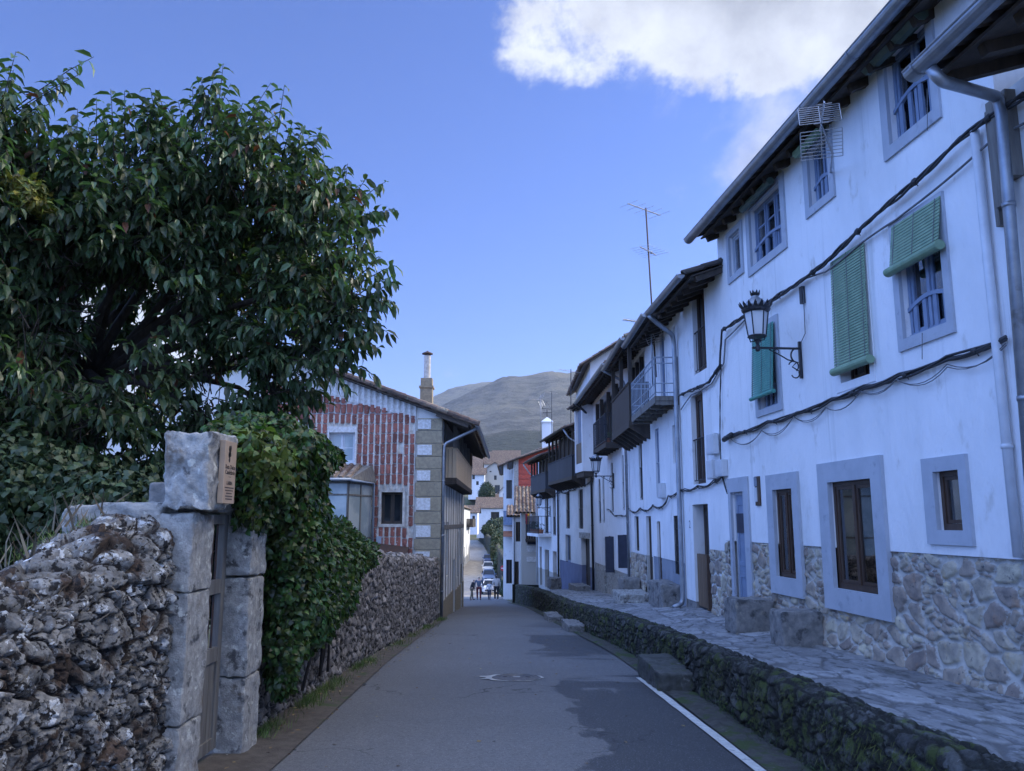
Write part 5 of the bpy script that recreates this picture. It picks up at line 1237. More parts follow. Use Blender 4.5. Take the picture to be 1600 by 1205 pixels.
lh = bpy.data.objects['lane_house']; fe = Frame((-7.7, 150), (-7.7, 116)); balcony(fe, lh, 1, 12, 1.1, 1.0, 2.1, 'wood_dark', 'wood_dark', .2, .2, 'boards')
bgh('village_house', 'narrow tiled house tucked between the low cottage and the far stone gable', 757, 776, 790, 779, 772, 214, 8, 'plaster_old', 'tile', wins=((762, 781, 765, 787),), group=g)
bgh('village_house', 'long brown roofed barn left of the highest brown roofed house', 736, 764, 728, 722, 712, 290, 12, 'rubble', 'tile', group=g)
bgh('village_house', 'pale gabled house peeping over the low white cottage on its right', 780, 800, 782, 768, 757, 222, 9, 'plaster', 'tile', 'y', wins=((786, 771, 789, 777),), group=g)
# dark retaining wall with fence on the right of the lane
yy = np.linspace(96, 204, 120)
dat = stone_wall('w', yy, lambda y: arc_profile(float(road_R(y))+.5, float(road_z(y))-.2, float(road_z(y))+np.interp(y, [96, 140, 204], [3.6, 3.8, 2.4]), .6, 40, .1, side=-1), '', '', '', (.9, .5), .08, 77.)
emit_wall('garden_wall', dat, -1, 'mossywall', 'dark garden wall curving up along the right side of the pale lane', 'wall')
# ------------------------------------------------------------------ gate in the left wall
gp = empty('gate_pillar', (-2.45, 6.05, 0), 'tall grey granite gatepost between the rough wall and the old gate', 'pillar', 'gateposts of the old garden gate')
for i, (z0, z1) in enumerate(((-.45, .2), (.21, 1.1), (1.11, 1.66))):
    rough_block('stone', 'granite', (-2.44, 6.05, z0), (.33, .42, z1-z0), 0, 30.+i, gp, amp=.018)
gp2 = empty('gate_pillar', (-2.58, 7.4, 0), 'granite gatepost half hidden by ivy on the far side of the old gate', 'pillar', 'gateposts of the old garden gate')
for i, (z0, z1) in enumerate(((-.55, .28), (.29, 1.12), (1.13, 1.8))):
    rough_block('stone', 'granite', (-2.43, 7.42, z0), (.3, .42, z1-z0), 0, 40.+i, gp2, amp=.02)
lt = rough_block('lintel_stone', 'granite_dark', (-2.6, 6.75, 1.68), (.3, 1.2, .22), 0, 51., amp=.02); tag(lt, 'dark stone beam over the old garden gate', 'lintel')
sl = rough_block('capstone', 'granite', (-2.86, 6.0, 1.48), (.68, .4, .24), .1, 52., amp=.03, tilt=(.03, 0)); tag(sl, 'flat grey capstone lying across the end of the rough wall', 'stone')
bk = rough_block('stone_block', 'granite', (-2.33, 6.05, 1.70), (.34, .5, .55), .0, 57., amp=.045); tag(bk, 'lichen covered stone block carrying the brown plaque on top of the gatepost', 'stone block')
# garden gate
gt = empty('garden_gate', (-2.62, 6.72, -.3), 'weathered wooden garden gate with iron bars above and planks below', 'gate')
GF = Frame((-2.52, 7.2), (-2.52, 6.27))   # faces +X
mb = MB(GF); L = GF.L
mb.box(.01, .1, -.03, .03, -.27, 1.66); mb.box(L-.1, L-.01, -.03, .03, -.27, 1.66)
for z0, z1 in ((-.27, -.17), (.44, .56), (1.0, 1.12), (1.58, 1.66)): mb.box(.1, L-.1, -.028, .028, z0, z1)
mb.build('gate_frame', 'wood_grey', gt, bevel=.005)
mb = MB(GF); n = 6
for i in range(n): a = .1+(L-.2)*i/n; mb.cur = .5; mb.box(a+.004, a+(L-.2)/n-.004, -.015, .012, -.17, .44)
mb.build('planks', 'wood_grey', gt)
mb = MB(GF)
for i in range(1, 8): s = .1+(L-.2)*i/8; mb.tube([GF.P(s, 0, .56), GF.P(s, 0, 1.0)], .01, 6); mb.tube([GF.P(s, 0, 1.12), GF.P(s, 0, 1.58)], .01, 6)
mb.build('bars', 'rust', gt)
mb = MB(); mb.box(-3.4, -2.36, 6.26, 7.2, -.9, -.32); o = mb.build('threshold', 'granite', None, bevel=.02); tag(o, 'worn pale stone doorstep below the garden gate', 'doorstep')
# brown plaque with printed text
pq = empty('plaque', (-2.13, 6.08, 1.72), 'narrow brown information plaque with small dark print fixed to the stone block', 'sign')
PF = Frame((-2.135, 6.24), (-2.135, 5.95))
mb = MB(PF); mb.box(.02, .27, -.03, .012, 1.735, 2.2); mb.build('board', 'plaque', pq, bevel=.003)
def text(txt, F, s, d, z, size, mat, parent, name='lettering', extrude=.001, align='CENTER'):
    cu = bpy.data.curves.new(name, 'FONT'); cu.body = txt; cu.size = size; cu.extrude = extrude; cu.align_x = align; cu.align_y = 'CENTER'
    o = bpy.data.objects.new(name, cu); COL.objects.link(o)
    dg = bpy.context.evaluated_depsgraph_get(); me = bpy.data.meshes.new_from_object(o.evaluated_get(dg)); bpy.data.objects.remove(o)
    # text x runs to the viewer's right = -u
    M = Matrix(((-F.u[0], 0, F.n[0], 0), (-F.u[1], 0, F.n[1], 0), (0, 1, 0, 0), (0, 0, 0, 1)))
    p = F.P(s, d, z); L = rootof(parent).matrix_basis.translation
    me.transform(Matrix.Translation((p[0]-L[0], p[1]-L[1], p[2]-L[2])) @ M); me.materials.clear(); me.materials.append(MATS[mat])
    o = bpy.data.objects.new(name, me); COL.objects.link(o); o.parent = parent; return o
for t, z, sz in (('Ruta Dulce', 2.005, .046), ('Candelario', 1.965, .046), ('—', 1.935, .05), ('LABRA', 1.885, .04)):
    text(t, PF, .145, .013, z, sz, 'ink', pq)
mb = MB(PF)
for i, w_ in enumerate((.095, .08, .06, .075, .07)): mb.box(.145-w_, .145+w_, .0122, .0135, 1.848-.021*i, 1.856-.021*i)
build_each(mb, 'printed_line', 'ink', pq)
mb = MB(PF); rr = random.Random(2)
for i in range(9):
    s, z = .16+rr.uniform(-.03, .03), 2.09+rr.uniform(-.05, .06); mb.slab([PF.P(s+.016*math.cos(a)*rr.uniform(.5, 1.2), .0122, z+.02*math.sin(a)) for a in (0, 1.2, 2.2, 3.4, 4.5, 5.5)], (.002, 0, 0))
mb.build('emblem', 'ink', pq)
# ------------------------------------------------------------------ ivy, bushes and grass
def Lb(px, py, Y, rx, ry, rz): p = atY(px, py, Y); return (p[0], p[1], p[2], rx, ry, rz)
iv = [Lb(385, 700, 7.1, .26, .3, .25), Lb(440, 705, 7.6, .3, .42, .32), Lb(482, 715, 8.3, .24, .42, .28), Lb(430, 760, 7.7, .28, .35, .35), Lb(455, 790, 8.2, .24, .42, .4), Lb(455, 860, 8.1, .26, .3, .4), Lb(478, 870, 8.6, .2, .4, .42),
      Lb(455, 930, 8.15, .24, .3, .35), Lb(478, 960, 8.7, .24, .4, .35), Lb(448, 1000, 8.1, .18, .25, .3), Lb(440, 1050, 8.1, .13, .18, .2), Lb(508, 870, 9.4, .16, .5, .36), Lb(495, 920, 9.0, .15, .45, .36), Lb(530, 890, 10.6, .14, .6, .34), Lb(550, 880, 11.6, .13, .6, .28), Lb(515, 945, 9.9, .12, .4, .34), Lb(540, 925, 11.0, .12, .5, .3), Lb(480, 765, 8.8, .2, .4, .28), Lb(488, 815, 8.9, .18, .4, .3),
      Lb(350, 690, 6.9, .2, .3, .16), Lb(518, 712, 8.9, .1, .25, .1), Lb(400, 668, 7.9, .34, .5, .14), Lb(395, 785, 7.32, .16, .22, .26)]
ivy = empty('ivy', (-2.3, 8, 0), 'dense dark ivy tumbling over the far gatepost and the garden wall', 'ivy')
blob_leaves('foliage', iv, 2100, .075, 'ivy', 'ivy', ivy, droop=.9, shell=(.55, 1.08))
mbx = MB(); rr = random.Random(4)
for k in range(12):
    l = rr.choice(iv[5:]); p = Vector((l[0]-.1, l[1], l[2])); pts = [Vector((p.x-.1, p.y, float(road_z(p.y))+.2))]; q = pts[0]
    for j in range(7): q = q.lerp(p, .3)+Vector((rr.uniform(-.04, .1), rr.uniform(-.12, .12), rr.uniform(-.03, .08))); pts.append(q)
    mbx.tube(pts, [.02-.002*j for j in range(8)], 5)
build_each(mbx, 'stem', 'bark', ivy, True)
iv2 = empty('ivy', (-2.2, 7.2, 1.7), 'patch of pale yellow edged ivy leaves beside the plaque', 'ivy')
blob_leaves('foliage', [Lb(405, 702, 6.75, .22, .22, .16), Lb(430, 735, 6.95, .18, .2, .2), Lb(378, 690, 6.6, .14, .18, .08), Lb(400, 745, 6.85, .08, .12, .1)], 330, .085, 'ivy', 'ivy_light', iv2, droop=.8, shell=(.85, 1.1))
bh = empty('bush', (-2.9, 12, .5), 'rounded light green bush spilling over the garden wall beyond the ivy', 'bush')
blob_leaves('foliage', [Lb(540, 852, 12.0, .24, .7, .22), Lb(566, 868, 12.8, .2, .6, .22), Lb(518, 838, 11.2, .24, .6, .24)], 1700, .07, 'oval', 'ivy', bh, droop=.2, shell=(.6, 1.1))
bh = empty('bush', (-3.4, 8.5, 1.5), 'dark leafy shrub behind the capstone of the rough wall', 'bush')
blob_leaves('foliage', [Lb(270, 775, 7.8, .42, .5, .3), Lb(215, 790, 7.4, .4, .5, .3), Lb(330, 810, 8.2, .4, .5, .4), Lb(180, 800, 7.2, .5, .6, .35), Lb(100, 790, 7.4, .6, .7, .5), Lb(20, 780, 7.2, .6, .7, .6), Lb(-70, 800, 7, .7, .8, .7), Lb(250, 830, 8, 1.0, .7, .6), Lb(110, 850, 7.5, 1.2, .7, .45), Lb(330, 860, 8.6, .6, .6, .7)], 1000, .08, 'ivy', 'bush', bh, droop=.5, shell=(.3, 1.08))
# bushes by the lane and around the far houses
for i, (lob, lab) in enumerate((([(774, 822, 188, 2.2, 2, 1.4), (764, 828, 186, 1.6, 2, 1.2), (784, 820, 190, 2., 2, 1.6), (783, 838, 170, 1.3, 2, 1.6)], 'dark green shrubs on top of the curving lane wall'), ([(760, 768, 215, 1.5, 1.5, 2.4), (755, 772, 215, 1.2, 1.5, 1.6), (766, 772, 215, 1.2, 1.5, 2.)], 'dark conical bush in front of the far stone gable house'), ([(778, 860, 132, 1.0, 3, 2.2), (782, 880, 118, .8, 3, 2.2), (776, 846, 150, .9, 3, 1.8)], 'ivy hanging down the lane wall beside the parked cars'), ([(783, 918, 78, .35, 1.2, .6), (786, 925, 74, .3, 1., .35)], 'low dark shrub behind the no entry sign'))):
    l = [Lb(a, b, c, d, e, f) for a, b, c, d, e, f in lob]; o = empty('bush', l[0][:3], lab, 'bush'); blob_leaves('foliage', l, 60 if i < 3 else 300, .42 if i < 3 else .14, 'oval', 'bush', o, droop=.1)
# grass along the garden wall, on the near wall and moss tufts in the gutter (uncountable)
def grass(name, label, O, h, mat, spread=.4):
    n = len(O); D = np.stack([RNG.normal(0, spread, n), RNG.normal(0, spread, n), np.ones(n)], -1); N = unit(n); N[:, 2] = 0
    o = leaves(name, O, N, D, h*RNG.uniform(.5, 1.3, n), 'blade', mat); tag(o, label, None, None, 'stuff'); return o
n = 5200; y = 7.8+RNG.random(n)**1.3*17; cl = fbm(y*.9, y*0, 3, 3)*1.3+.0; k = RNG.random(n) < np.clip((cl-.45)*3, .05, 1); y = y[k]; x = gwall_x(y)+.08+np.abs(RNG.normal(0, .11, len(y)))
grass('grass', 'tufts of green weeds along the foot of the garden wall', np.stack([x, y, road_z(y)+.02], -1), .09, 'grass')
n = 4200; y = RNG.uniform(2.5, 5.8, n); x = RNG.uniform(-3.05, -2.72, n); k = fbm(x*3, y*2.2, 9, 3) > .46; x, y = x[k], y[k]
grass('grass', 'short grass growing on top of the rough wall', np.stack([x, y, top_n(y)-.03], -1), .09, 'grass', .5)
n = 130; y = RNG.uniform(3, 5.9, n); x = RNG.uniform(-3.1, -2.85, n)
grass('grass', 'dry pale stalks standing on the rough wall', np.stack([x, y, top_n(y)], -1), .24, 'drygrass', .45)
n = 160; y = RNG.uniform(2.5, 5.8, n); a = RNG.uniform(0.1, 1.2, n)
grass('roots', 'dry roots and moss threads hanging from the rough wall', np.stack([-2.36+RNG.normal(0, .02, n), y, road_z(y)+a*1.4], -1), .1, 'drygrass', 1.6)
n = 2600; y = 4.6+RNG.random(n)**1.4*24; x = edge_x(y)-.06-np.abs(RNG.normal(0, .06, n)); k = fbm(y*1.3, y*0, 13, 3) > .45
grass('moss', 'moss and small ferns in the gutter under the retaining wall', np.stack([x[k], y[k], road_z(y[k])+RNG.random(k.sum())*.12], -1), .06, 'ivy', .9)
n = 9000; y = 2.6+RNG.random(n)**1.5*22; k = fbm(y*2.5, y*0+RNG.random(n)*.6, 21, 3) > .5; y = y[k]; a = RNG.random(len(y)); zt_ = edge_z(y); z = road_z(y)+(zt_-road_z(y))*(.25+.8*a); x = edge_x(y)-.05+.12*(a > .93)-.02*RNG.random(len(y))
N = np.tile([-1., 0, .3], (len(y), 1))+RNG.normal(0, .4, (len(y), 3)); D = np.tile([-.35, 0, -1.], (len(y), 1))+RNG.normal(0, .35, (len(y), 3))
o = leaves('moss', np.stack([x, y, z], -1), N, D, .05*RNG.uniform(.5, 1.5, len(y)), 'blade', 'moss'); tag(o, 'yellow green moss hanging over the face of the low wall', None, None, 'stuff')
n = 260; y = 5+RNG.random(n)*16; x = np.where(RNG.random(n) < .8, gwall_x(np.clip(y, 7.7, 25))+.1+RNG.random(n)*.5, RNG.uniform(-1.9, 1.8, n)); z = np.array([roadsurf(a, b) if a > road_L(b) else float(road_z(b))+.045 for a, b in zip(x, y)])+.006
N = np.tile([0, 0, 1.], (n, 1))+RNG.normal(0, .15, (n, 3)); D = RNG.normal(size=(n, 3)); D[:, 2] = 0
o = leaves('fallen_leaves', np.stack([x, y, z], -1), N, D, RNG.uniform(.03, .075, n), 'oval', 'litter'); tag(o, 'few fallen leaves scattered along the road edge', None, None, 'stuff')
# ------------------------------------------------------------------ the cherry tree over the wall
tree = empty('cherry_tree', (-6.2, 9.4, -.3), 'large cherry tree with long drooping dark leaves behind the rough wall', 'tree')
tl = [(30, 335, 8, 1.0), (190, 325, 8.5, .95), (320, 270, 9, .95), (430, 310, 9, .85), (505, 360, 9, .7), (535, 450, 8.8, .62), (470, 520, 9, .75), (340, 430, 9.3, 1.1), (200, 430, 8.5, 1.0), (60, 420, 8, 1.1), (50, 600, 7.8, 1.1), (190, 610, 8.4, .9), (330, 590, 9, .8), (430, 590, 9, .5), (520, 545, 8.9, .42), (80, 740, 7.8, .75), (210, 700, 8.6, .65), (330, 665, 8.8, .5),
      (-120, 310, 8, 1.2), (-160, 500, 8, 1.3), (-100, 700, 8, 1.1), (5, 205, 7.5, .4), (250, 380, 10.6, 1.2), (420, 430, 10.8, 1.0), (110, 520, 10.6, 1.0), (300, 560, 10.8, .8), (60, 660, 10.4, .9), (430, 640, 9.6, .35), (-20, 860, 8, .9), (260, 640, 10.4, .7)]
shoots = [(135, 85, 7.6, (.75, 0, .66), .7), (112, 112, 7.6, (.75, 0, .6), .7), (95, 125, 7.6, (.6, .2, .75), .6), (80, 150, 7.6, (.7, 0, .66), .7), (60, 170, 7.7, (.7, 0, .7), .6), (40, 190, 7.8, (.6, 0, .8), .6), (15, 120, 7.5, (.1, 0, 1), .6), (180, 190, 8.5, (0, 0, 1), .5), (380, 200, 9, (.1, 0, 1), .5), (470, 250, 9, (.1, 0, 1), .5), (545, 285, 9, (.2, 0, 1), .5), (555, 310, 9, (.3, 0, 1), .5), (158, 205, 8.4, (.1, 0, 1), .5), (250, 190, 8.8, (-.1, 0, 1), .5), (350, 175, 9, (.05, 0, 1), .6), (300, 215, 8.8, (.2, 0, 1), .5), (505, 240, 9, (.1, 0, 1), .65), (430, 255, 9, (.2, 0, 1), .4), (575, 330, 9, (.35, 0, 1), .5), (590, 400, 8.8, (.6, 0, .7), .4), (590, 480, 8.6, (.9, 0, .2), .45), (540, 600, 8.6, (.5, -.2, -.6), .4), (480, 640, 8.8, (.4, 0, -.8), .4), (20, 110, 7.4, (.1, 0, 1), .5), (205, 215, 8.6, (.3, 0, 1), .4), (400, 210, 9, (.1, 0, 1), .35), (60, 640, 7.2, (.3, -.4, -.6), .5), (30, 600, 7.2, (.3, -.4, -.5), .5)]
O = []; D = []; Ln = []
for (px, py, Y, r) in tl:
    c = np.array(atY(px, py, Y)); r = max(.18, r-.27); n = int(240*r*r)+10; u = unit(n); u[:, 1] -= .15; rad = np.where(RNG.random(n) < .72, RNG.uniform(.8, 1.02, n), RNG.uniform(.2, .8, n))
    bump = .72+.6*fbm(u[:, 0]*2.2+c[0]*5, u[:, 2]*2.2+u[:, 1]*2, c[2], 3)
    o_ = c+u*(r*rad*bump)[:, None]; O.append(o_); d = u*.75+np.array([0, 0, .55])+RNG.normal(0, .25, (n, 3)); D.append(d); Ln.append(RNG.uniform(.3, .55, n))
for (px, py, Y, d, L) in shoots:
    c = np.array(atY(px, py, Y)); d = np.array(d)/np.linalg.norm(d); O.append((c-d*L*1.0)[None]); D.append(d[None]); Ln.append(np.array([L*1.15]))
O = np.concatenate(O); D = np.concatenate(D); D /= np.linalg.norm(D, axis=1, keepdims=True); Ln = np.concatenate(Ln)
up = np.where((D[:, 2] > .45) & (RNG.random(len(D)) < .2))[0]; Ln[up] *= 1.55; D[up] = D[up]*.5+np.array([0, 0, .7]); D /= np.linalg.norm(D, axis=1, keepdims=True)
# openings where the sky shows through the crown
gaps = [atY(205, 550, 8.6)+(.3,), atY(182, 470, 8.6)+(.2,), atY(258, 475, 8.8)+(.18,), atY(360, 590, 9)+(.16,), atY(170, 585, 8.5)+(.18,), atY(300, 500, 9)+(.12,), atY(265, 640, 8.8)+(.12,), atY(235, 555, 8.8)+(.12,), atY(185, 690, 8.4)+(.12,), atY(60, 820, 8)+(.1,)]
NL = 14; LP = []; LD = []; LN = []
for i in range(NL):
    t = (i+.6)/NL; a = i*2.4+RNG.random(len(O))*6.28*(0 if i else 1); 
    if i == 0: A0 = RNG.random(len(O))*6.28
    a = A0+i*2.4
    x = np.cross(D, np.tile([.3, .2, 1.], (len(O), 1))); x /= np.linalg.norm(x, axis=1, keepdims=True); y_ = np.cross(D, x)
    side = x*np.cos(a)[:, None]+y_*np.sin(a)[:, None]
    bend = np.stack([np.zeros(len(O)), np.zeros(len(O)), -.12*Ln*t*t], -1)
    p = O+D*(Ln*t)[:, None]+bend
    d = side*.62+D*.35*(.4+t)+np.array([0, 0, -.62])+RNG.normal(0, .16, (len(O), 3)); nn = side*.55+np.array([0, 0, 1.])+RNG.normal(0, .25, (len(O), 3))
    LP.append(p); LD.append(d); LN.append(nn)
LP = np.concatenate(LP); LD = np.concatenate(LD); LN = np.concatenate(LN)
keep = np.ones(len(LP), bool); cam = np.array([0, 0, EYE])
for gx, gy, gz_, gr_ in gaps:   # thin tunnels between boughs
    g = np.array([gx, gy, gz_]); ax = g-cam; ax /= np.linalg.norm(ax); rel = LP-g; along = rel@ax; perp = np.linalg.norm(rel-along[:, None]*ax, axis=1)
    if False: keep &= perp > gr_
for gx, gy, gz_, gr_ in gaps:
    g = np.array([gx, gy, gz_]); rel = (LP-g)/np.array([gr_*1.6, 5., gr_*1.6]); keep &= (rel**2).sum(1) > 1
LP, LD, LN = LP[keep], LD[keep], LN[keep]
k = RNG.random(len(LP)); crown = leaves('crown', LP[k > .012], LN[k > .012], LD[k > .012], RNG.uniform(.12, .19, (k > .012).sum()), 'cherry', 'leaf', tree)
cb = k <= .012; leaves('withered_leaves', LP[cb], LN[cb], LD[cb], .15, 'cherry', 'leaf_brown', crown)
yl = blob_leaves('yellow_leaves', [Lb(42, 300, 7.3, .16, .2, .13), Lb(55, 318, 7.3, .1, .2, .06)], 900, .1, 'cherry', 'leaf_yellow', crown)
mb = MB(); rr = random.Random(6)
base = Vector((-6.2, 9.4, -.6)); fork = Vector(atY(130, 610, 9.6)); 
mb.tube([base, base+Vector((.1, 0, 1.2)), fork+Vector((-.1, .1, -1.)), fork], [.3, .24, .19, .15], 12)
for (px, py, Y, r) in tl:
    c = Vector(atY(px, py, Y)); mid = fork.lerp(c, .5)+Vector((rr.uniform(-.2, .2), rr.uniform(-.2, .3), rr.uniform(-.1, .35)))
    q1 = fork.lerp(mid, .5)+Vector((rr.uniform(-.1, .1), rr.uniform(-.1, .1), rr.uniform(0, .15))); mb.tube([fork, q1, mid, mid.lerp(c, .5)+Vector((0, 0, .08)), c], [.07, .055, .04, .028, .014], 7)
trunk = mb.build('trunk', 'bark', tree, smooth=True)
mb = MB()
for i in range(len(O)):
    a = Vector(O[i])
    if any(((O[i]-np.array(g_[:3]))/np.array([g_[3]*1.5, 5., g_[3]*1.5])).dot((O[i]-np.array(g_[:3]))/np.array([g_[3]*1.5, 5., g_[3]*1.5])) < 1.2 for g_ in gaps): continue
    d = Vector(D[i]); L = Ln[i]
    mb.tube([a-d*.25, a, a+d*L*.6+Vector((0, 0, -.04*L)), a+d*L+Vector((0, 0, -.12*L))], [.009, .007, .005, .003], 3, cap=False)
mb.build('twigs', 'bark', trunk, smooth=True)
# garden tree far behind the tiled roof is hidden; a few trees between far houses
# ------------------------------------------------------------------ street lamps
def make_lamp(label):
    """wall lantern modelled in local axes: x along the wall, y outwards, z up, origin at the bracket"""
    r = empty('street_lamp', (0, 0, 0), label, 'street lamp', 'crowned wall lanterns')
    LX = Frame((0, 0), (1, 0)); P = lambda x, y, z: (x, y, z)
    A = .62
    mb = MB(); mb.box(-.02, .02, .0, .035, -.42, .1)
    mb.box(-.014, .014, .036, A+.08, -.014, .014)
    mb.tube([(0, A-.16, -.02), (0, .3, -.1), (0, .2, -.16), (0, .05, -.2)], .009, 6)
    def arc(cy, cz, rad, a0, a1, n=14, r=.009, shrink=0): mb.tube([(0, cy+rad*(1-shrink*i/n)*math.cos(a0+(a1-a0)*i/n), cz+rad*(1-shrink*i/n)*math.sin(a0+(a1-a0)*i/n)) for i in range(n+1)], r, 6)
    arc(.04, -.1, .11, -.9, 1.45, r=.012); arc(.12, -.25, .07, .3, 4.2); arc(.1, -.36, .055, 2.6, 6.0); mb.tube([(0, .08, -.2), (0, .14, -.26), (0, .03, -.33)], .009, 6)
    for t in (.3,): arc(t+.05, -.045, .03, 0, 4, r=.006)
    mb.build('bracket', 'iron', r, smooth=False)
    c = (0, A, 0); 
    mb = MB(); mb.lathe((0, A, .0), [(.02, -.05), (.035, -.03), (.035, .02), (.022, .05), (.035, .09), (.05, .12)], 10)
    for k in range(4):
        a = PI/4+k*PI/2; mb.tube([(.03*math.cos(a), A+.03*math.sin(a), .1), (.1*math.cos(a), A+.1*math.sin(a), .1), (.115*math.cos(a), A+.115*math.sin(a), .155)], .01, 5)
    mb.lathe((0, A, .15), [(.13, 0), (.135, .012), (.125, .025)], 12); mb.build('stand', 'iron', r, smooth=False)
    # tapered lantern of milky panes with iron corner bars
    n = 6; z0, z1, r0, r1 = .177, .5, .122, .165
    mb = MB(); mb.lathe((0, A, 0), [(r0-.006, z0), (r1-.006, z1)], n, .3); pn = mb.build('panes', 'milk', r)
    mb = MB()
    for k in range(n):
        a = .3+2*PI*k/n; mb.tube([(r0*math.cos(a), A+r0*math.sin(a), z0), (r1*math.cos(a), A+r1*math.sin(a), z1)], .009, 5)
    mb.lathe((0, A, .5), [(.17, 0), (.19, .02), (.2, .05), (.185, .06), (.165, .075)], 16); mb.build('lantern_frame', 'iron', r)
    mb = MB(); mb.lathe((0, A, .575), [(.165, 0), (.15, .05), (.11, .1), (.06, .14), (.045, .17), (.05, .18)], 18); mb.build('dome', 'zinc', r, smooth=True)
    mb = MB()
    def crown(z, rad, n, h, t):
        for k in range(n):
            a = 2*PI*k/n; da = PI/n*.8; o = 1.18
            pts = [(rad*math.cos(a-da), rad*math.sin(a-da), z), (rad*math.cos(a+da), rad*math.sin(a+da), z), (rad*o*math.cos(a+da*.5), rad*o*math.sin(a+da*.5), z+h*.55), (rad*o*1.04*math.cos(a), rad*o*1.04*math.sin(a), z+h), (rad*o*math.cos(a-da*.5), rad*o*math.sin(a-da*.5), z+h*.55)]
            mb.slab([(p[0], A+p[1], p[2]) for p in pts], (-.01*math.cos(a), -.01*math.sin(a), .0))
        mb.lathe((0, A, z-.012), [(rad*.96, 0), (rad*1.02, .01), (rad*.98, .022)], 16)
    crown(.56, .19, 16, .085, 0); crown(.765, .06, 8, .055, 0); mb.lathe((0, A, .74), [(.05, 0), (.07, .03), (.04, .05), (.02, .06)], 10)
    mb.build('crown', 'iron', r); return r
lamp = make_lamp('black wall lantern with milky panes and a crowned top, nearest on the white house')
s, z = F1.hit(1252, 545); lamp.location = F1.P(s, 0.005, z); lamp.rotation_euler.z = F1.ang()
l2 = copy_tree(lamp); l2['label'] = 'crowned wall lantern just below the black iron balcony, second from the camera'
l2.location = F4.P(3.0, .005, F4.hit(965, 742)[1]); l2.rotation_euler.z = F4.ang()
l3 = copy_tree(lamp); l3['label'] = 'small black wall lantern in front of the flower balcony at the bend'
s, z = F6.hit(858, 795); l3.location = F6.P(2.6, .005, 2.35); l3.rotation_euler.z = F6.ang()
# small white floodlight on house 4
fl = empty('floodlight', atY(966, 583, 26), 'small pale floodlight on an arm under the gallery eave', 'lamp')
p = atY(966, 583, 26); mb = MB(); mb.box(p[0]-.12, p[0]+.12, p[1]-.1, p[1]+.1, p[2]-.07, p[2]+.07); mb.build('housing', 'box_grey', fl, bevel=.015)
mb = MB(); mb.tube([(p[0], p[1], p[2]), (3.6, p[1]+.1, p[2]-.02)], .02, 6); mb.build('arm', 'iron', fl)
# ------------------------------------------------------------------ cables
def onF(F, pts, d): return [F.W(px, py, d) for px, py in pts]
cable('cable', 'thick twisted black cable climbing across the white house to the top right', onF(F1, [(1600, 150), (1545, 185), (1500, 217), (1440, 275), (1390, 318), (1340, 362), (1290, 410), (1245, 445), (1200, 472), (1160, 497), (1128, 516)], .09)+onF(F1, [(1125, 560), (1125, 572)], .07)+onF(F2, [(1108, 597), (1085, 608), (1062, 618)], .07), .02, 3, twist=7)
cable('cable', 'thin cable running just below the thick twisted one on the white house', onF(F1, [(1600, 195), (1548, 222), (1500, 262), (1440, 312), (1400, 345), (1345, 380), (1290, 425), (1250, 440), (1200, 475), (1165, 500), (1133, 530), (1131, 568)], .05)+onF(F2, [(1112, 600), (1080, 618), (1064, 640)], .05), .012, 1, 'cable_grey', clips=False)
cable('cable', 'bundle of black cables sagging across the white house above the ground floor windows', onF(F1, [(1572, 528), (1480, 560), (1405, 588), (1350, 605), (1300, 625), (1245, 645), (1200, 660), (1155, 676), (1132, 684)], .05), .018, 4, twist=3, sag=.1)
cable('cable', 'loose thin wires hanging under the cable bundle on the white house', onF(F1, [(1572, 538), (1480, 572), (1400, 592), (1345, 612), (1290, 636), (1240, 652), (1190, 672), (1140, 684)], .06), .007, 2, 'cable_grey', sag=.5, twist=1.5, clips=False)
cable('cable', 'black cable dropping straight down to the meter boxes', onF(F1, [(1127, 570), (1125, 620), (1125, 680), (1127, 740), (1136, 770)], .04), .012, 2, clips=False)
cable('cable', 'tangle of cables crossing the narrow house and the grey based house', onF(F1, [(1128, 745)], .05)+onF(F2, [(1115, 752), (1090, 760), (1070, 765)], .05)+onF(F3, [(1062, 765), (1044, 775), (1038, 788), (1020, 790), (1000, 794), (984, 797)], .05), .014, 3, twist=3, sag=.2)
cable('cable', 'dark cable running along the houses beside the second lantern', onF(F4, [(983, 795), (978, 806), (960, 806), (952, 797), (948, 796)], .05), .014, 2, twist=3)
cable('cable', 'dark cable sagging below the wooden galleries at the bend', onF(F5, [(926, 748), (905, 757), (890, 766), (876, 768)], .06)+onF(F6, [(870, 770), (850, 772)], .06), .02, 2, twist=3, sag=.2)
cable('cable', 'short wire dropping from the junction clip to the nearest lantern', onF(F1, [(1254, 450), (1256, 462), (1256, 475), (1258, 520), (1252, 533), (1252, 545)], .03), .006, 1, 'cable_grey', clips=False)
bx = MB(F1); s, z = F1.hit(1256, 457); bx.box(s-.04, s+.04, .0, .05, z-.16, z+.08); o = bx.build('junction_box', 'cable'); tag(o, 'tiny black junction box above the nearest lantern', 'junction box')
cable('pull_cord', 'thin cord hanging below the middle green blind', onF(F1, [(1441, 522), (1441, 563)], .06), .004, 1, 'cable_grey', clips=False)
cable('pull_cord', 'thin cord hanging below the nearest top window', onF(F1, [(1449, 140), (1449, 205)], .06), .004, 1, 'cable_grey', clips=False)
mb = MB(F1); s, z = F1.hit(1140, 682, .08); mb.tube([F1.P(s-.1, .08, z+.02), F1.P(s+.28, .08, z-.03)], .045, 8); tag(mb.build('cable_joint', 'cable', None, smooth=True), 'black cylindrical cable joint at the start of the bundle', 'cable joint')
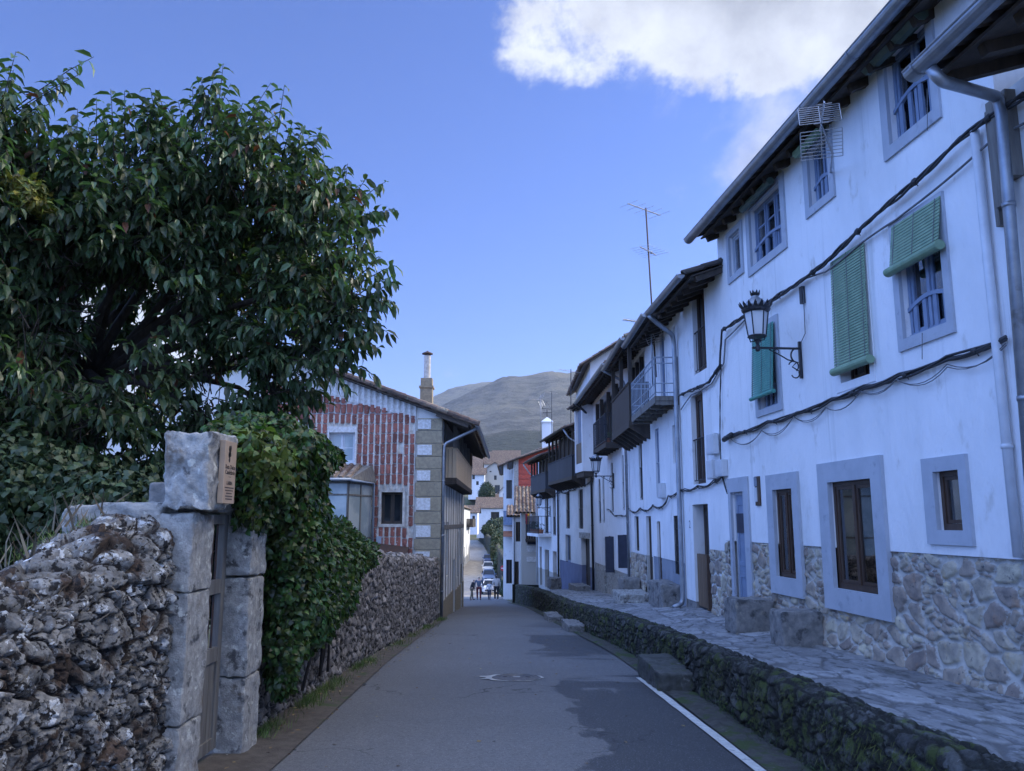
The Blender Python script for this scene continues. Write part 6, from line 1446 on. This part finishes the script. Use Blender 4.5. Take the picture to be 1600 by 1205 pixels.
for (F, a, b, lab) in ((F1, (1112, 680), (1124, 709), 'upper pale meter box beside the doorway'), (F1, (1112, 720), (1122, 748), 'lower left pale meter box beside the doorway'), (F1, (1126, 720), (1138, 744), 'lower right pale meter box beside the doorway'), (F3, (1034, 756), (1041, 778), 'pale meter box below the small window of the grey based house')):
    s0, z0 = F.hit(b[0], b[1]); s1, z1 = F.hit(a[0], a[1]); mb = MB(F); mb.box(min(s0, s1), max(s0, s1), .0, .11, z0, z1); e_ = empty('meter_box', F.P(s0, 0, z0), lab, 'meter box', 'pale meter boxes on the walls')
    mb.build('housing', 'box_grey', e_, bevel=.012); mb = MB(F); mb.box(min(s0, s1)+.03, max(s0, s1)-.03, .111, .116, z0+.03, z1-.03); mb.build('lid', 'box_grey', e_)
# little tile sign by the doorway
s0, z0 = F1.hit(1190, 790); s1, z1 = F1.hit(1181, 745); sg = empty('wall_sign', F1.P(s0, 0, z0), 'narrow wooden wall sign with a white tile between doorway and brown window', 'sign')
mb = MB(F1); mb.box(s0, s1, .0, .03, z0, z1); mb.build('board', 'wood_brown', sg, bevel=.004); mb = MB(F1); mb.box(s0+.07, s1-.01, .031, .045, z0+.06, z0+(z1-z0)*.62); mb.build('tile_plate', 'box_grey', sg); mb = MB(F1); mb.box(s0+.06, s1, .031, .04, z0+(z1-z0)*.66, z1-.01); mb.build('slate', 'base_grey', sg)
s_, z_ = F2.hit(1078, 820); text('2', F2, s_, .004, z_, .22, 'cable_grey', H2, 'house_number')
pass
# ------------------------------------------------------------------ antennas
def yagi(mb, c, dirv, L, n, w, r=.008):
    c = Vector(c); d = Vector(dirv).normalized(); s = d.cross(Vector((0, 0, 1))).normalized(); mb.tube([c-d*L*.45, c+d*L*.55], r*1.4, 6)
    for i in range(n): p = c-d*L*.45+d*L*(i+.15)/(n-.7); ww = w*(1-.05*i); mb.tube([p-s*ww/2, p+s*ww/2], r*.6, 5)
base = atY(1021, 490, 19.4); topm = atY(1009, 325, 19.6)
an = empty('antenna', base, 'tall mast aerial with two crossed arrays against the sky', 'antenna', 'roof aerials')
mb = MB(); mb.tube([(base[0]+.02, base[1], base[2]-1.6), topm], .02, 8); mb.build('mast', 'rust', an, smooth=True)
mb = MB(); yagi(mb, Vector(topm)+Vector((0, 0, -.06)), (-.75, -.62, .0), 1.25, 5, .75, .009); mb.build('upper_array', 'alu', an)
m2 = Vector(topm).lerp(Vector(base), .42); mb = MB(); yagi(mb, m2, (-.6, -.75, .0), .85, 6, .75, .009); mb.lathe((m2.x+.06, m2.y, m2.z-.06), [(.03, 0), (.04, .03), (.02, .06)], 8); mb.build('lower_array', 'alu', an)
def grid_aerial(label, c, az, s=1., mastz=0):
    r = empty('antenna', c, label, 'antenna', 'roof aerials'); c = Vector(c); f = Vector((math.cos(az), math.sin(az), 0)); q = Vector((-math.sin(az), math.cos(az), 0)); up = Vector((0, 0, 1))
    mb = MB()
    for sg in (1, -1):
        for i in range(9):
            t = i/8; p = c-f*(.05+.18*t)*s+up*sg*(.06+.34*t)*s; mb.tube([p-q*.28*s, p+q*.28*s], .006*s, 5)
        for k in (-.28, 0, .28): mb.tube([c-f*.05*s+up*sg*.06*s+q*k*s, c-f*.23*s+up*sg*.4*s+q*k*s], .007*s, 5)
    mb.build('reflector', 'alu', r)
    mb = MB(); mb.tube([c-f*.2*s, c+f*.65*s], .013*s, 6)
    for i in range(6): p = c+f*(.05+.11*i)*s; mb.tube([p-q*.1*s, p+q*.1*s], .005*s, 5); mb.tube([p-up*.05*s, p+up*.05*s], .005*s, 5)
    mb.build('boom', 'alu', r)
    if mastz: mb = MB(); mb.tube([c-up*mastz-f*.1, c+up*.3*s-f*.1], .02, 8); mb.build('mast', 'zinc', r, smooth=True)
    return r
grid_aerial('grid aerial at the foot of the tall mast, before the eave', atY(1012, 505, 18.6), PI+.5, 1.1, 1.5)
p = F1.P(*[F1.hit(1283, 195, .75)[0], .75, F1.hit(1283, 195, .75)[1]])
grid_aerial('wire grid aerial hanging under the long gutter of the white house', p, -PI/2-.3, .8); 
mb = MB(); mb.tube([p, (p[0]+.15, p[1]+.1, p[2]-.3), F1.P(F1.hit(1300, 270)[0], .02, F1.hit(1300, 270)[1])], .012, 6); o = mb.build('bracket', 'zinc', [x for x in bpy.data.objects if x.get('label', '').startswith('wire grid')][0])
grid_aerial('small faded aerial with orange tip above the white chimney', atY(843, 625, 60), PI+.4, 1.3, 2.6)
for (px, y0, y1, Y, lab) in ((892, 577, 665, 38, 'thin mast aerial rising against the mountain'), (862, 612, 700, 64, 'slender bare mast just right of the white chimney')):
    a, b = atY(px, y0, Y), atY(px, y1, Y); r = empty('antenna', b, lab, 'antenna', 'roof aerials'); mb = MB(); mb.tube([b, a], .022, 6); mb.build('mast', 'iron', r); mb = MB(); yagi(mb, Vector(a)-Vector((0, 0, .1)), (-1, -.3, .1), 1.1, 5, .5, .01); mb.build('array', 'alu', r)
# ------------------------------------------------------------------ no entry sign
X, Y = -.85, 80.; zg = float(road_z(Y)); ns = empty('no_entry_sign', (X, Y, zg), 'round red no entry sign with a white bar on a dark post', 'road sign')
mb = MB(); mb.tube([(X, Y+.03, zg-.2), (X, Y+.03, zg+2.9)], .035, 8); mb.build('post', 'iron', ns, smooth=True)
zc = atY(787, 888, Y)[2]; n = 28
mb = MB(); mb.slab([(X+.27*math.cos(2*PI*k/n), Y-.02, zc+.27*math.sin(2*PI*k/n)) for k in range(n)], (0, .02, 0)); d_ = mb.build('disc', 'sign_red', ns)
mb = MB(); mb.box(X-.19, X+.19, Y-.026, Y-.0205, zc-.045, zc+.045); mb.build('bar', 'sign_white', d_)
# ------------------------------------------------------------------ cars
def make_car(paint, label):
    r = empty('parked_car', (0, 0, 0), label, 'car', 'cars parked up the lane')
    # stations along the length (front at -y): y, half width, z sill, z belt/hood
    def hull(st, mat, name, par=r):
        mb = MB(); m = 12; vs = []
        for (y, w, z0, z1) in st:
            for k in range(m):
                a = 2*PI*(k+.5)/m; cx = math.copysign(abs(math.cos(a))**.45, math.cos(a)); cz = math.copysign(abs(math.sin(a))**.45, math.sin(a))
                vs.append((w*cx, y, (z0+z1)/2+(z1-z0)/2*cz))
        n = len(st); fs = [(i*m+k, i*m+(k+1) % m, (i+1)*m+(k+1) % m, (i+1)*m+k) for i in range(n-1) for k in range(m)]+[tuple(range(m-1, -1, -1)), tuple((n-1)*m+k for k in range(m))]
        mb.add(vs, fs); return mb.build(name, mat, par, smooth=False, bevel=.0)
    b = hull([(-2.05, .62, .3, .62), (-2.0, .78, .24, .7), (-1.85, .85, .2, .78), (-1.2, .87, .2, .9), (-.9, .87, .2, .94), (.9, .87, .2, .96), (1.7, .86, .2, .95), (1.95, .8, .26, .88), (2.0, .7, .32, .8)], paint, 'body')
    mb = MB(); tp = [(-1.05, .76, .9), (-.35, .6, 1.42), (1.2, .6, 1.44), (1.85, .7, .95)]
    q = [(s*w, y, z) for y, w, z in tp for s in (-1, 1)]
    mb.add(q, [(0, 1, 3, 2), (4, 5, 7, 6), (0, 2, 4, 6), (1, 7, 5, 3), (0, 6, 7, 1)]); gl = mb.build('windows', 'glass_dark', r)
    mb = MB(); mb.hexa([(x, y, z) for z in (1.405, 1.47) for y in (-.36, 1.25) for x in (-.61, .61)])
    for s in (-1, 1):
        mb.tube([(s*.77, -1.08, .9), (s*.61, -.35, 1.43)], .03, 5); mb.tube([(s*.6, 1.2, 1.43), (s*.72, 1.87, .93)], .05, 5); mb.tube([(s*.78, .35, .93), (s*.61, .35, 1.43)], .035, 5)
    mb.build('roof', paint, r)
    for s in (-1, 1):
        mb = MB(); mb.box(s*.62-.15, s*.62+.15, -2.02, -1.93, .56, .7); mb.build('headlight', 'milk', r, bevel=.02)
        mb = MB(); mb.hexa([(s*.9+x, y, z) for z in (.93, 1.07) for y in (-.85, -.75) for x in (-.08, .09)]); mb.build('mirror', paint, r, bevel=.02)
        for y in (-1.3, 1.25):
            mb = MB(); F_ = []; n = 20
            pr = [(.31, -.1), (.33, -.06), (.33, .06), (.31, .1), (.2, .1), (.2, -.1)]
            vs = [(s*.79+x, y+R2*math.cos(2*PI*k/n), .32+R2*math.sin(2*PI*k/n)) for R2, x in pr for k in range(n)]
            mb.add(vs, [(i*n+k, i*n+(k+1) % n, ((i+1) % 6)*n+(k+1) % n, ((i+1) % 6)*n+k) for i in range(6) for k in range(n)]); w = mb.build('wheel', 'tyre', r, smooth=True)
            mb = MB(); vs = [(s*(.79+.095), y+.2*math.cos(2*PI*k/n), .32+.2*math.sin(2*PI*k/n)) for k in range(n)]; mb.slab(vs, (-s*.05, 0, 0)); mb.build('rim', 'alu', w)
    mb = MB(); mb.box(-.5, .5, -2.07, -1.99, .34, .5); mb.build('grille', 'tyre', r); mb = MB(); mb.box(-.26, .26, -2.085, -2.072, .38, .49); mb.build('licence_plate', 'sign_white', r)
    return r
cars = [('car_white', 'white hatchback facing the street, first of the parked row behind the walkers', 763, 90), ('car_silver', 'pale silver car parked second in the row up the lane', 762, 105), ('car_white', 'whitish car parked third in the row up the lane', 761, 121), ('car_blue', 'blue car at the far upper end of the parked row', 761, 139)]
for paint, lab, px, Y in cars:
    c = make_car(paint, lab); p = atY(px, 900, Y); sl = float(road_z(Y+2)-road_z(Y-2))/4
    c.location = (p[0]+.1, Y+2, float(road_z(Y+2))+.01); c.rotation_euler = (math.atan(sl), 0, .03)
# ------------------------------------------------------------------ people walking down the street
def skin_mesh(name, verts, edges, mat, sub=1, smooth=True):
    me = bpy.data.meshes.new(name); me.from_pydata([v[:3] for v in verts], edges, []); o = bpy.data.objects.new(name, me); COL.objects.link(o)
    o.modifiers.new('s', 'SKIN'); sv = me.skin_vertices[0].data
    for i, v in enumerate(verts):
        r = v[3]; sv[i].radius = (r, r) if not isinstance(r, tuple) else r
    sv[0].use_root = True
    if sub: m = o.modifiers.new('u', 'SUBSURF'); m.levels = sub; m.render_levels = sub
    dg = bpy.context.evaluated_depsgraph_get(); dg.update(); new = bpy.data.meshes.new_from_object(o.evaluated_get(dg)); bpy.data.objects.remove(o)
    new.materials.clear(); new.materials.append(MATS[mat]); new.polygons.foreach_set('use_smooth', [smooth]*len(new.polygons)); new.name = name
    return new
def person(label, X, Y, H, face, top, legs, hair, stride=.16, lean=0., shoe='cloth_black', wide=1., longhair=False, arm=.1):
    r = empty('person', (X, Y, float(roadsurf(X, Y)) if Y < 70 else float(road_z(Y))), label, 'person', None, face); k = H/1.75
    def V(x, y, z, rr): return (x*k*wide, (y-lean*max(0, z-.95))*k, z*k, rr*k)
    st = stride
    J = dict(pel=V(0, 0, .95, .13), wai=V(0, .0, 1.1, .12), che=V(0, 0, 1.32, .145), nek=V(0, -.01, 1.49, .055), hed=V(0, -.03, 1.6, .085), top=V(0, -.02, 1.7, .075))
    vs = list(J.values()); ed = [(0, 1), (1, 2), (2, 3), (3, 4), (4, 5)]
    def chain(start, pts):
        i = start
        for p in pts: vs.append(V(*p)); ed.append((i, len(vs)-1)); i = len(vs)-1
        return i
    legsp = {}
    for s in (-1, 1):
        f = s*st; pts = [(s*.1, 0, .88, .085), (s*.1, -f*.5-.02, .48, .058), (s*.1, f*-1+.02, .09, .04)]
        legsp[s] = pts; a = chain(0, pts); chain(a, [(s*.11, -f-.06, .04, .036), (s*.12, -f-.17, .03, .03)])
    armp = {}
    for s in (-1, 1):
        pts = [(s*.18, 0, 1.43, .055), (s*.24, s*arm*.3+.02, 1.17, .043), (s*.24, s*arm-.06, .93, .03), (s*.24, s*arm-.08, .86, .03)]
        armp[s] = pts; a = chain(2, pts)
        for j in range(4): chain(a, [(s*.235+(j-1.5)*.004, s*arm-.11+.022*j, .79-.004*abs(j-1.5), .009), (s*.225, s*arm-.115+.022*j, .75+.006*abs(j-1.5), .007)])
        chain(a, [(s*.215, s*arm-.11, .83, .01), (s*.205, s*arm-.13, .79, .008)])
    me = skin_mesh('body', vs, ed, 'skin'); b = bpy.data.objects.new('body', me); COL.objects.link(b); b.parent = r
    # jacket
    vs2 = [V(0, 0, .9, .155), V(0, 0, 1.12, .15), V(0, 0, 1.33, .17), V(0, 0, 1.45, .1)]; e2 = [(0, 1), (1, 2), (2, 3)]
    for s in (-1, 1):
        i = 2
        for (x, y, z, rr) in armp[s][:3]: vs2.append(V(x, y, z, rr+.018)); e2.append((i, len(vs2)-1)); i = len(vs2)-1
    o = bpy.data.objects.new('jacket', skin_mesh('jacket', vs2, e2, top)); COL.objects.link(o); o.parent = r
    vs3 = [V(0, 0, .97, .14)]; e3 = []
    for s in (-1, 1):
        i = 0
        for (x, y, z, rr) in legsp[s]: vs3.append(V(x, y, z, rr+.02)); e3.append((i, len(vs3)-1)); i = len(vs3)-1
    o = bpy.data.objects.new('trousers', skin_mesh('trousers', vs3, e3, legs)); COL.objects.link(o); o.parent = r
    for s in (-1, 1):
        x, y, z, _ = legsp[s][2]; vv = [V(x, y+.03, .06, .05), V(x, y-.06, .05, .05), V(x, y-.18, .035, .04)]
        o = bpy.data.objects.new('shoe', skin_mesh('shoe', vv, [(0, 1), (1, 2)], shoe)); COL.objects.link(o); o.parent = r
    vv = [V(0, .02, 1.68, .095), V(0, .04, 1.6, .085)]+([V(0, .06, 1.48, .075)] if longhair else [])
    o = bpy.data.objects.new('hair', skin_mesh('hair', vv, [(i, i+1) for i in range(len(vv)-1)], hair)); COL.objects.link(o); o.parent = r
    # simple face: nose, eyes, mouth, ears
    mb = MB(); q = lambda x, y, z: (x*k*wide, (y-lean*.6)*k, z*k)
    for s in (-1, 1): mb.lathe(q(s*.03, -.112, 1.605), [(.003, -.008), (.009, 0), (.003, .008)], 6)
    mb.box(q(-.025, 0, 0)[0], q(.025, 0, 0)[0], q(0, -.118, 0)[1], q(0, -.1, 0)[1], 1.545*k, 1.553*k)
    off = r.location; o = bpy.data.objects.new('face_features', bpy.data.meshes.new('face_features')); o.data.from_pydata(mb.v, [], mb.f); o.data.materials.append(MATS['hair_dark']); COL.objects.link(o); o.parent = b
    me = skin_mesh('nose', [q(0, -.1, 1.6)+(.012,), q(0, -.13, 1.57)+(.014,)], [(0, 1)], 'skin'); o = bpy.data.objects.new('nose', me); COL.objects.link(o); o.parent = b
    return r
def px2x(px, Y): return atY(px, 815, Y)[0]
person('person in a dark jacket and khaki trousers stooping at the left side of the road', px2x(738, 62), 62, 1.55, PI/2+.3, 'cloth_black', 'cloth_khaki', 'hair_grey', .14, .25)
person('broad person in a slate blue jacket and dark red trousers walking away', px2x(749, 62), 62, 1.74, PI, 'cloth_slate', 'cloth_red', 'hair_grey', .12, 0, wide=1.25)
person('short person in a pale top and dark trousers in front of the white car', px2x(765, 62), 62, 1.35, PI-.2, 'cloth_white', 'cloth_navy', 'hair_dark', .14)
person('tall person with black hair, beige top, black trousers and white shoes at the right', px2x(776, 60), 60, 1.82, PI, 'cloth_beige', 'cloth_black', 'hair_dark', .1, 0, 'cloth_white', 1., True)
# ------------------------------------------------------------------ flowers, pots and flags
rr = random.Random(12)
def pot(name, label, p, sz, fl, n=60):
    r = empty(name, p, label, 'potted plant', 'potted plants on the balconies'); mb = MB(); mb.lathe(p, [(.06*sz, 0), (.08*sz, .1*sz), (.09*sz, .12*sz), (.075*sz, .12*sz)], 10); mb.build('pot', 'terracotta', r, smooth=False)
    blob_leaves('foliage', [(p[0], p[1], p[2]+.2*sz, .12*sz, .12*sz, .12*sz)], n/ (sz*sz*.25), .05*sz, 'oval', fl, r)
for i, s in enumerate((1.6, 2.3, 3.1, 3.9)): pot('potted_plant', ['trailing', 'bushy', 'small', 'round'][i]+' potted plant standing on the black iron balcony, number '[:0]+['trailing potted plant at the near corner of the black iron balcony', 'bushy potted plant second along the black iron balcony', 'small potted plant third along the black iron balcony', 'round potted plant at the far end of the black iron balcony'][i][0:0] if False else ['trailing potted plant at the near corner of the black iron balcony', 'bushy potted plant second along the black iron balcony', 'small potted plant third along the black iron balcony', 'round potted plant at the far end of the black iron balcony'][i], F4.P(s, .38, 4.16), 1.1, 'bush')
for i, s in enumerate((2.7, 3.5, 4.3, 5.1, 5.9)): pot('potted_plant', 'potted plant on the flower balcony at the bend, '+['nearest', 'second', 'middle', 'fourth', 'farthest'][i]+' of the five', F6.P(s, .5, .99), 1.8, 'bush')
def flag(label, px0, px1, y0, y1, Y, mats):
    a, b = atY(px0, y0, Y), atY(px1, y1, Y); r = empty('hanging_flag', a, label, 'flag'); n = len(mats)
    for i, m_ in enumerate(mats):
        mb = MB(); x0, x1 = a[0]+(b[0]-a[0])*i/n, a[0]+(b[0]-a[0])*(i+1)/n
        for k in range(6):
            u0, u1 = k/6, (k+1)/6; w = lambda u: .06*math.sin(u*7+i*2)
            mb.slab([(x0+(x1-x0)*u0, Y+w(u0), a[2]), (x0+(x1-x0)*u1, Y+w(u1), a[2]), (x0+(x1-x0)*u1, Y+w(u1), b[2]), (x0+(x1-x0)*u0, Y+w(u0), b[2])], (0, .01, 0))
        mb.build('cloth', m_, r)
flag('red and yellow cloth hanging before the stone house at the bend', 821, 831, 803, 819, 48.6, ['cloth_flagred', 'cloth_yellow', 'cloth_white'])
# house with white attic above the galleries
AT = simple_house('attic_house', 'taller white house back from the street, its tiled roof rising above the galleries', 3.7, 9, 37.5, 46, 0, atY(945, 578, 40)[2], atY(945, 545, 40)[2]+.6, 'plaster', 'tile', 'y', ov=.5)
# ------------------------------------------------------------------ sky, sun, haze, camera
SUN_EL, SUN_AZ = R_(25), R_(66)     # azimuth clockwise from +Y (street direction), to the right behind the houses
w = bpy.data.worlds.new('World'); SC.world = w; w.use_nodes = True; nt = NT(w.node_tree)
sky = nt.n('ShaderNodeTexSky', {'sky_type': 'NISHITA', 'sun_disc': False, 'sun_elevation': SUN_EL, 'sun_rotation': SUN_AZ, 'altitude': 900., 'air_density': 1.0, 'dust_density': .6, 'ozone_density': 2.2})
tc = nt.n('ShaderNodeTexCoord').outputs[0]
def dirdot(px, py):
    r = Vector(ray(px, py)).normalized(); return nt.n('ShaderNodeVectorMath', {'operation': 'DOT_PRODUCT'}, i0=tc, i1=tuple(r)).outputs[1]
n1 = nt.noise(nt.scaled(tc, (1, 1, 1.5)), 3.6, 10, .62, .3); n2 = nt.noise(tc, 9, 8, .65, .2)
tz = nt.n('ShaderNodeSeparateXYZ', Vector=tc).outputs[2]
m1 = nt.math('MAXIMUM', nt.step(dirdot(1220, -90), .963, .996), nt.math('MULTIPLY', nt.step(dirdot(950, -40), .982, .999), .85))
m1 = nt.math('MULTIPLY', m1, nt.step(tz, .41, .53))
body = nt.math('ADD', nt.math('MULTIPLY', m1, 1.2), nt.math('MULTIPLY', nt.math('SUBTRACT', n1, .5), 2.2))
body = nt.math('ADD', body, nt.math('MULTIPLY', nt.math('SUBTRACT', n2, .5), 1.6))
cl = nt.step(body, .46, .86)
m2 = nt.step(dirdot(120, 720), .95, .99)
m3 = nt.math('MULTIPLY', nt.step(dirdot(2300, -900), .55, .85), .8)
cl2 = nt.step(nt.math('ADD', nt.math('MULTIPLY', nt.math('SUBTRACT', n1, .5), .8), m2), .45, .8)
cl3 = nt.step(nt.math('ADD', nt.math('MULTIPLY', nt.math('SUBTRACT', n1, .5), 1.6), m3), .62, .95)
cmask = nt.math('MAXIMUM', nt.math('MAXIMUM', nt.math('MULTIPLY', cl, .9), nt.math('MULTIPLY', cl2, .85)), nt.math('MULTIPLY', cl3, .7))
shade = nt.math('MULTIPLY_ADD', nt.noise(nt.n('ShaderNodeVectorMath', {'operation': 'ADD'}, i0=tc, i1=(.08, .05, .1)).outputs[0], 5.5, 8, .6), 5.4, -.45)
ccol = nt.n('ShaderNodeVectorMath', {'operation': 'SCALE'}, i0=(1.0, 1.04, 1.12)); nt.put(ccol.inputs[3], shade)
tint = nt.mix(1., sky.outputs[0], (SKYR, SKYG, SKYB), 'MULTIPLY')
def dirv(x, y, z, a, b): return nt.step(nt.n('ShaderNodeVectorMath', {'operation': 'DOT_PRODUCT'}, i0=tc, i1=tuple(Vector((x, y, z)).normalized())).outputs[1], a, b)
tint = nt.mix(dirv(-.9, -.4, .25, .3, .8), tint, (1.5, 3.1, 8.5))      # bright blue region added behind and left, out of view, to light the facades
tint = nt.mix(dirv(-.05, -.6, .8, .4, .85), tint, (2.6, 3.8, 7.2))  # unseen bright region added overhead and behind to lift road and walls
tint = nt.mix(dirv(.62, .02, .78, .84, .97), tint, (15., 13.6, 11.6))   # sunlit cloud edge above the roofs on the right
#
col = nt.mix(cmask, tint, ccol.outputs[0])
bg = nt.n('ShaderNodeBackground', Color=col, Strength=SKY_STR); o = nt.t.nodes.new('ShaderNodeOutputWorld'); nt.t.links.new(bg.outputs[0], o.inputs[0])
sd = bpy.data.lights.new('sun', 'SUN'); sd.energy = SUN_E; sd.angle = R_(.5); sd.color = (1., .95, .86)
so = bpy.data.objects.new('sun', sd); COL.objects.link(so)
dv = Vector((math.sin(SUN_AZ)*math.cos(SUN_EL), math.cos(SUN_AZ)*math.cos(SUN_EL), math.sin(SUN_EL))); so.rotation_euler = dv.to_track_quat('Z', 'Y').to_euler(); so.location = dv*50
if HAZE:
    m, nt = newmat('haze_air'); pv = nt.n('ShaderNodeVolumePrincipled', Color=(.78, .88, 1.), Density=HAZE, Anisotropy=.2)
    o = nt.t.nodes.new('ShaderNodeOutputMaterial'); nt.t.links.new(pv.outputs[0], o.inputs[1])
    mb = MB(); mb.box(-3000, 3000, -60, 13000, -30, 900); hz = mb.build('haze', 'haze_air'); tag(hz, 'thin blue haze over the valley', None, None, 'stuff')
cd = bpy.data.cameras.new('camera'); cam = bpy.data.objects.new('camera', cd); COL.objects.link(cam); SC.camera = cam
cd.sensor_width = 36; cd.lens = FPX/1600*36; cd.clip_start = .05; cd.clip_end = 20000
cam.location = (0, 0, EYE); cam.rotation_euler = (PI/2+TH, 0, 0)
vs = SC.view_settings; vs.view_transform = 'Standard'; vs.look = 'None'; vs.gamma = 1; vs.exposure = EXPO
SC.cycles.max_bounces = 6; SC.cycles.transparent_max_bounces = 12; SC.cycles.use_adaptive_sampling = True
SC.cycles.volume_bounces = 0; SC.cycles.volume_step_rate = 4.
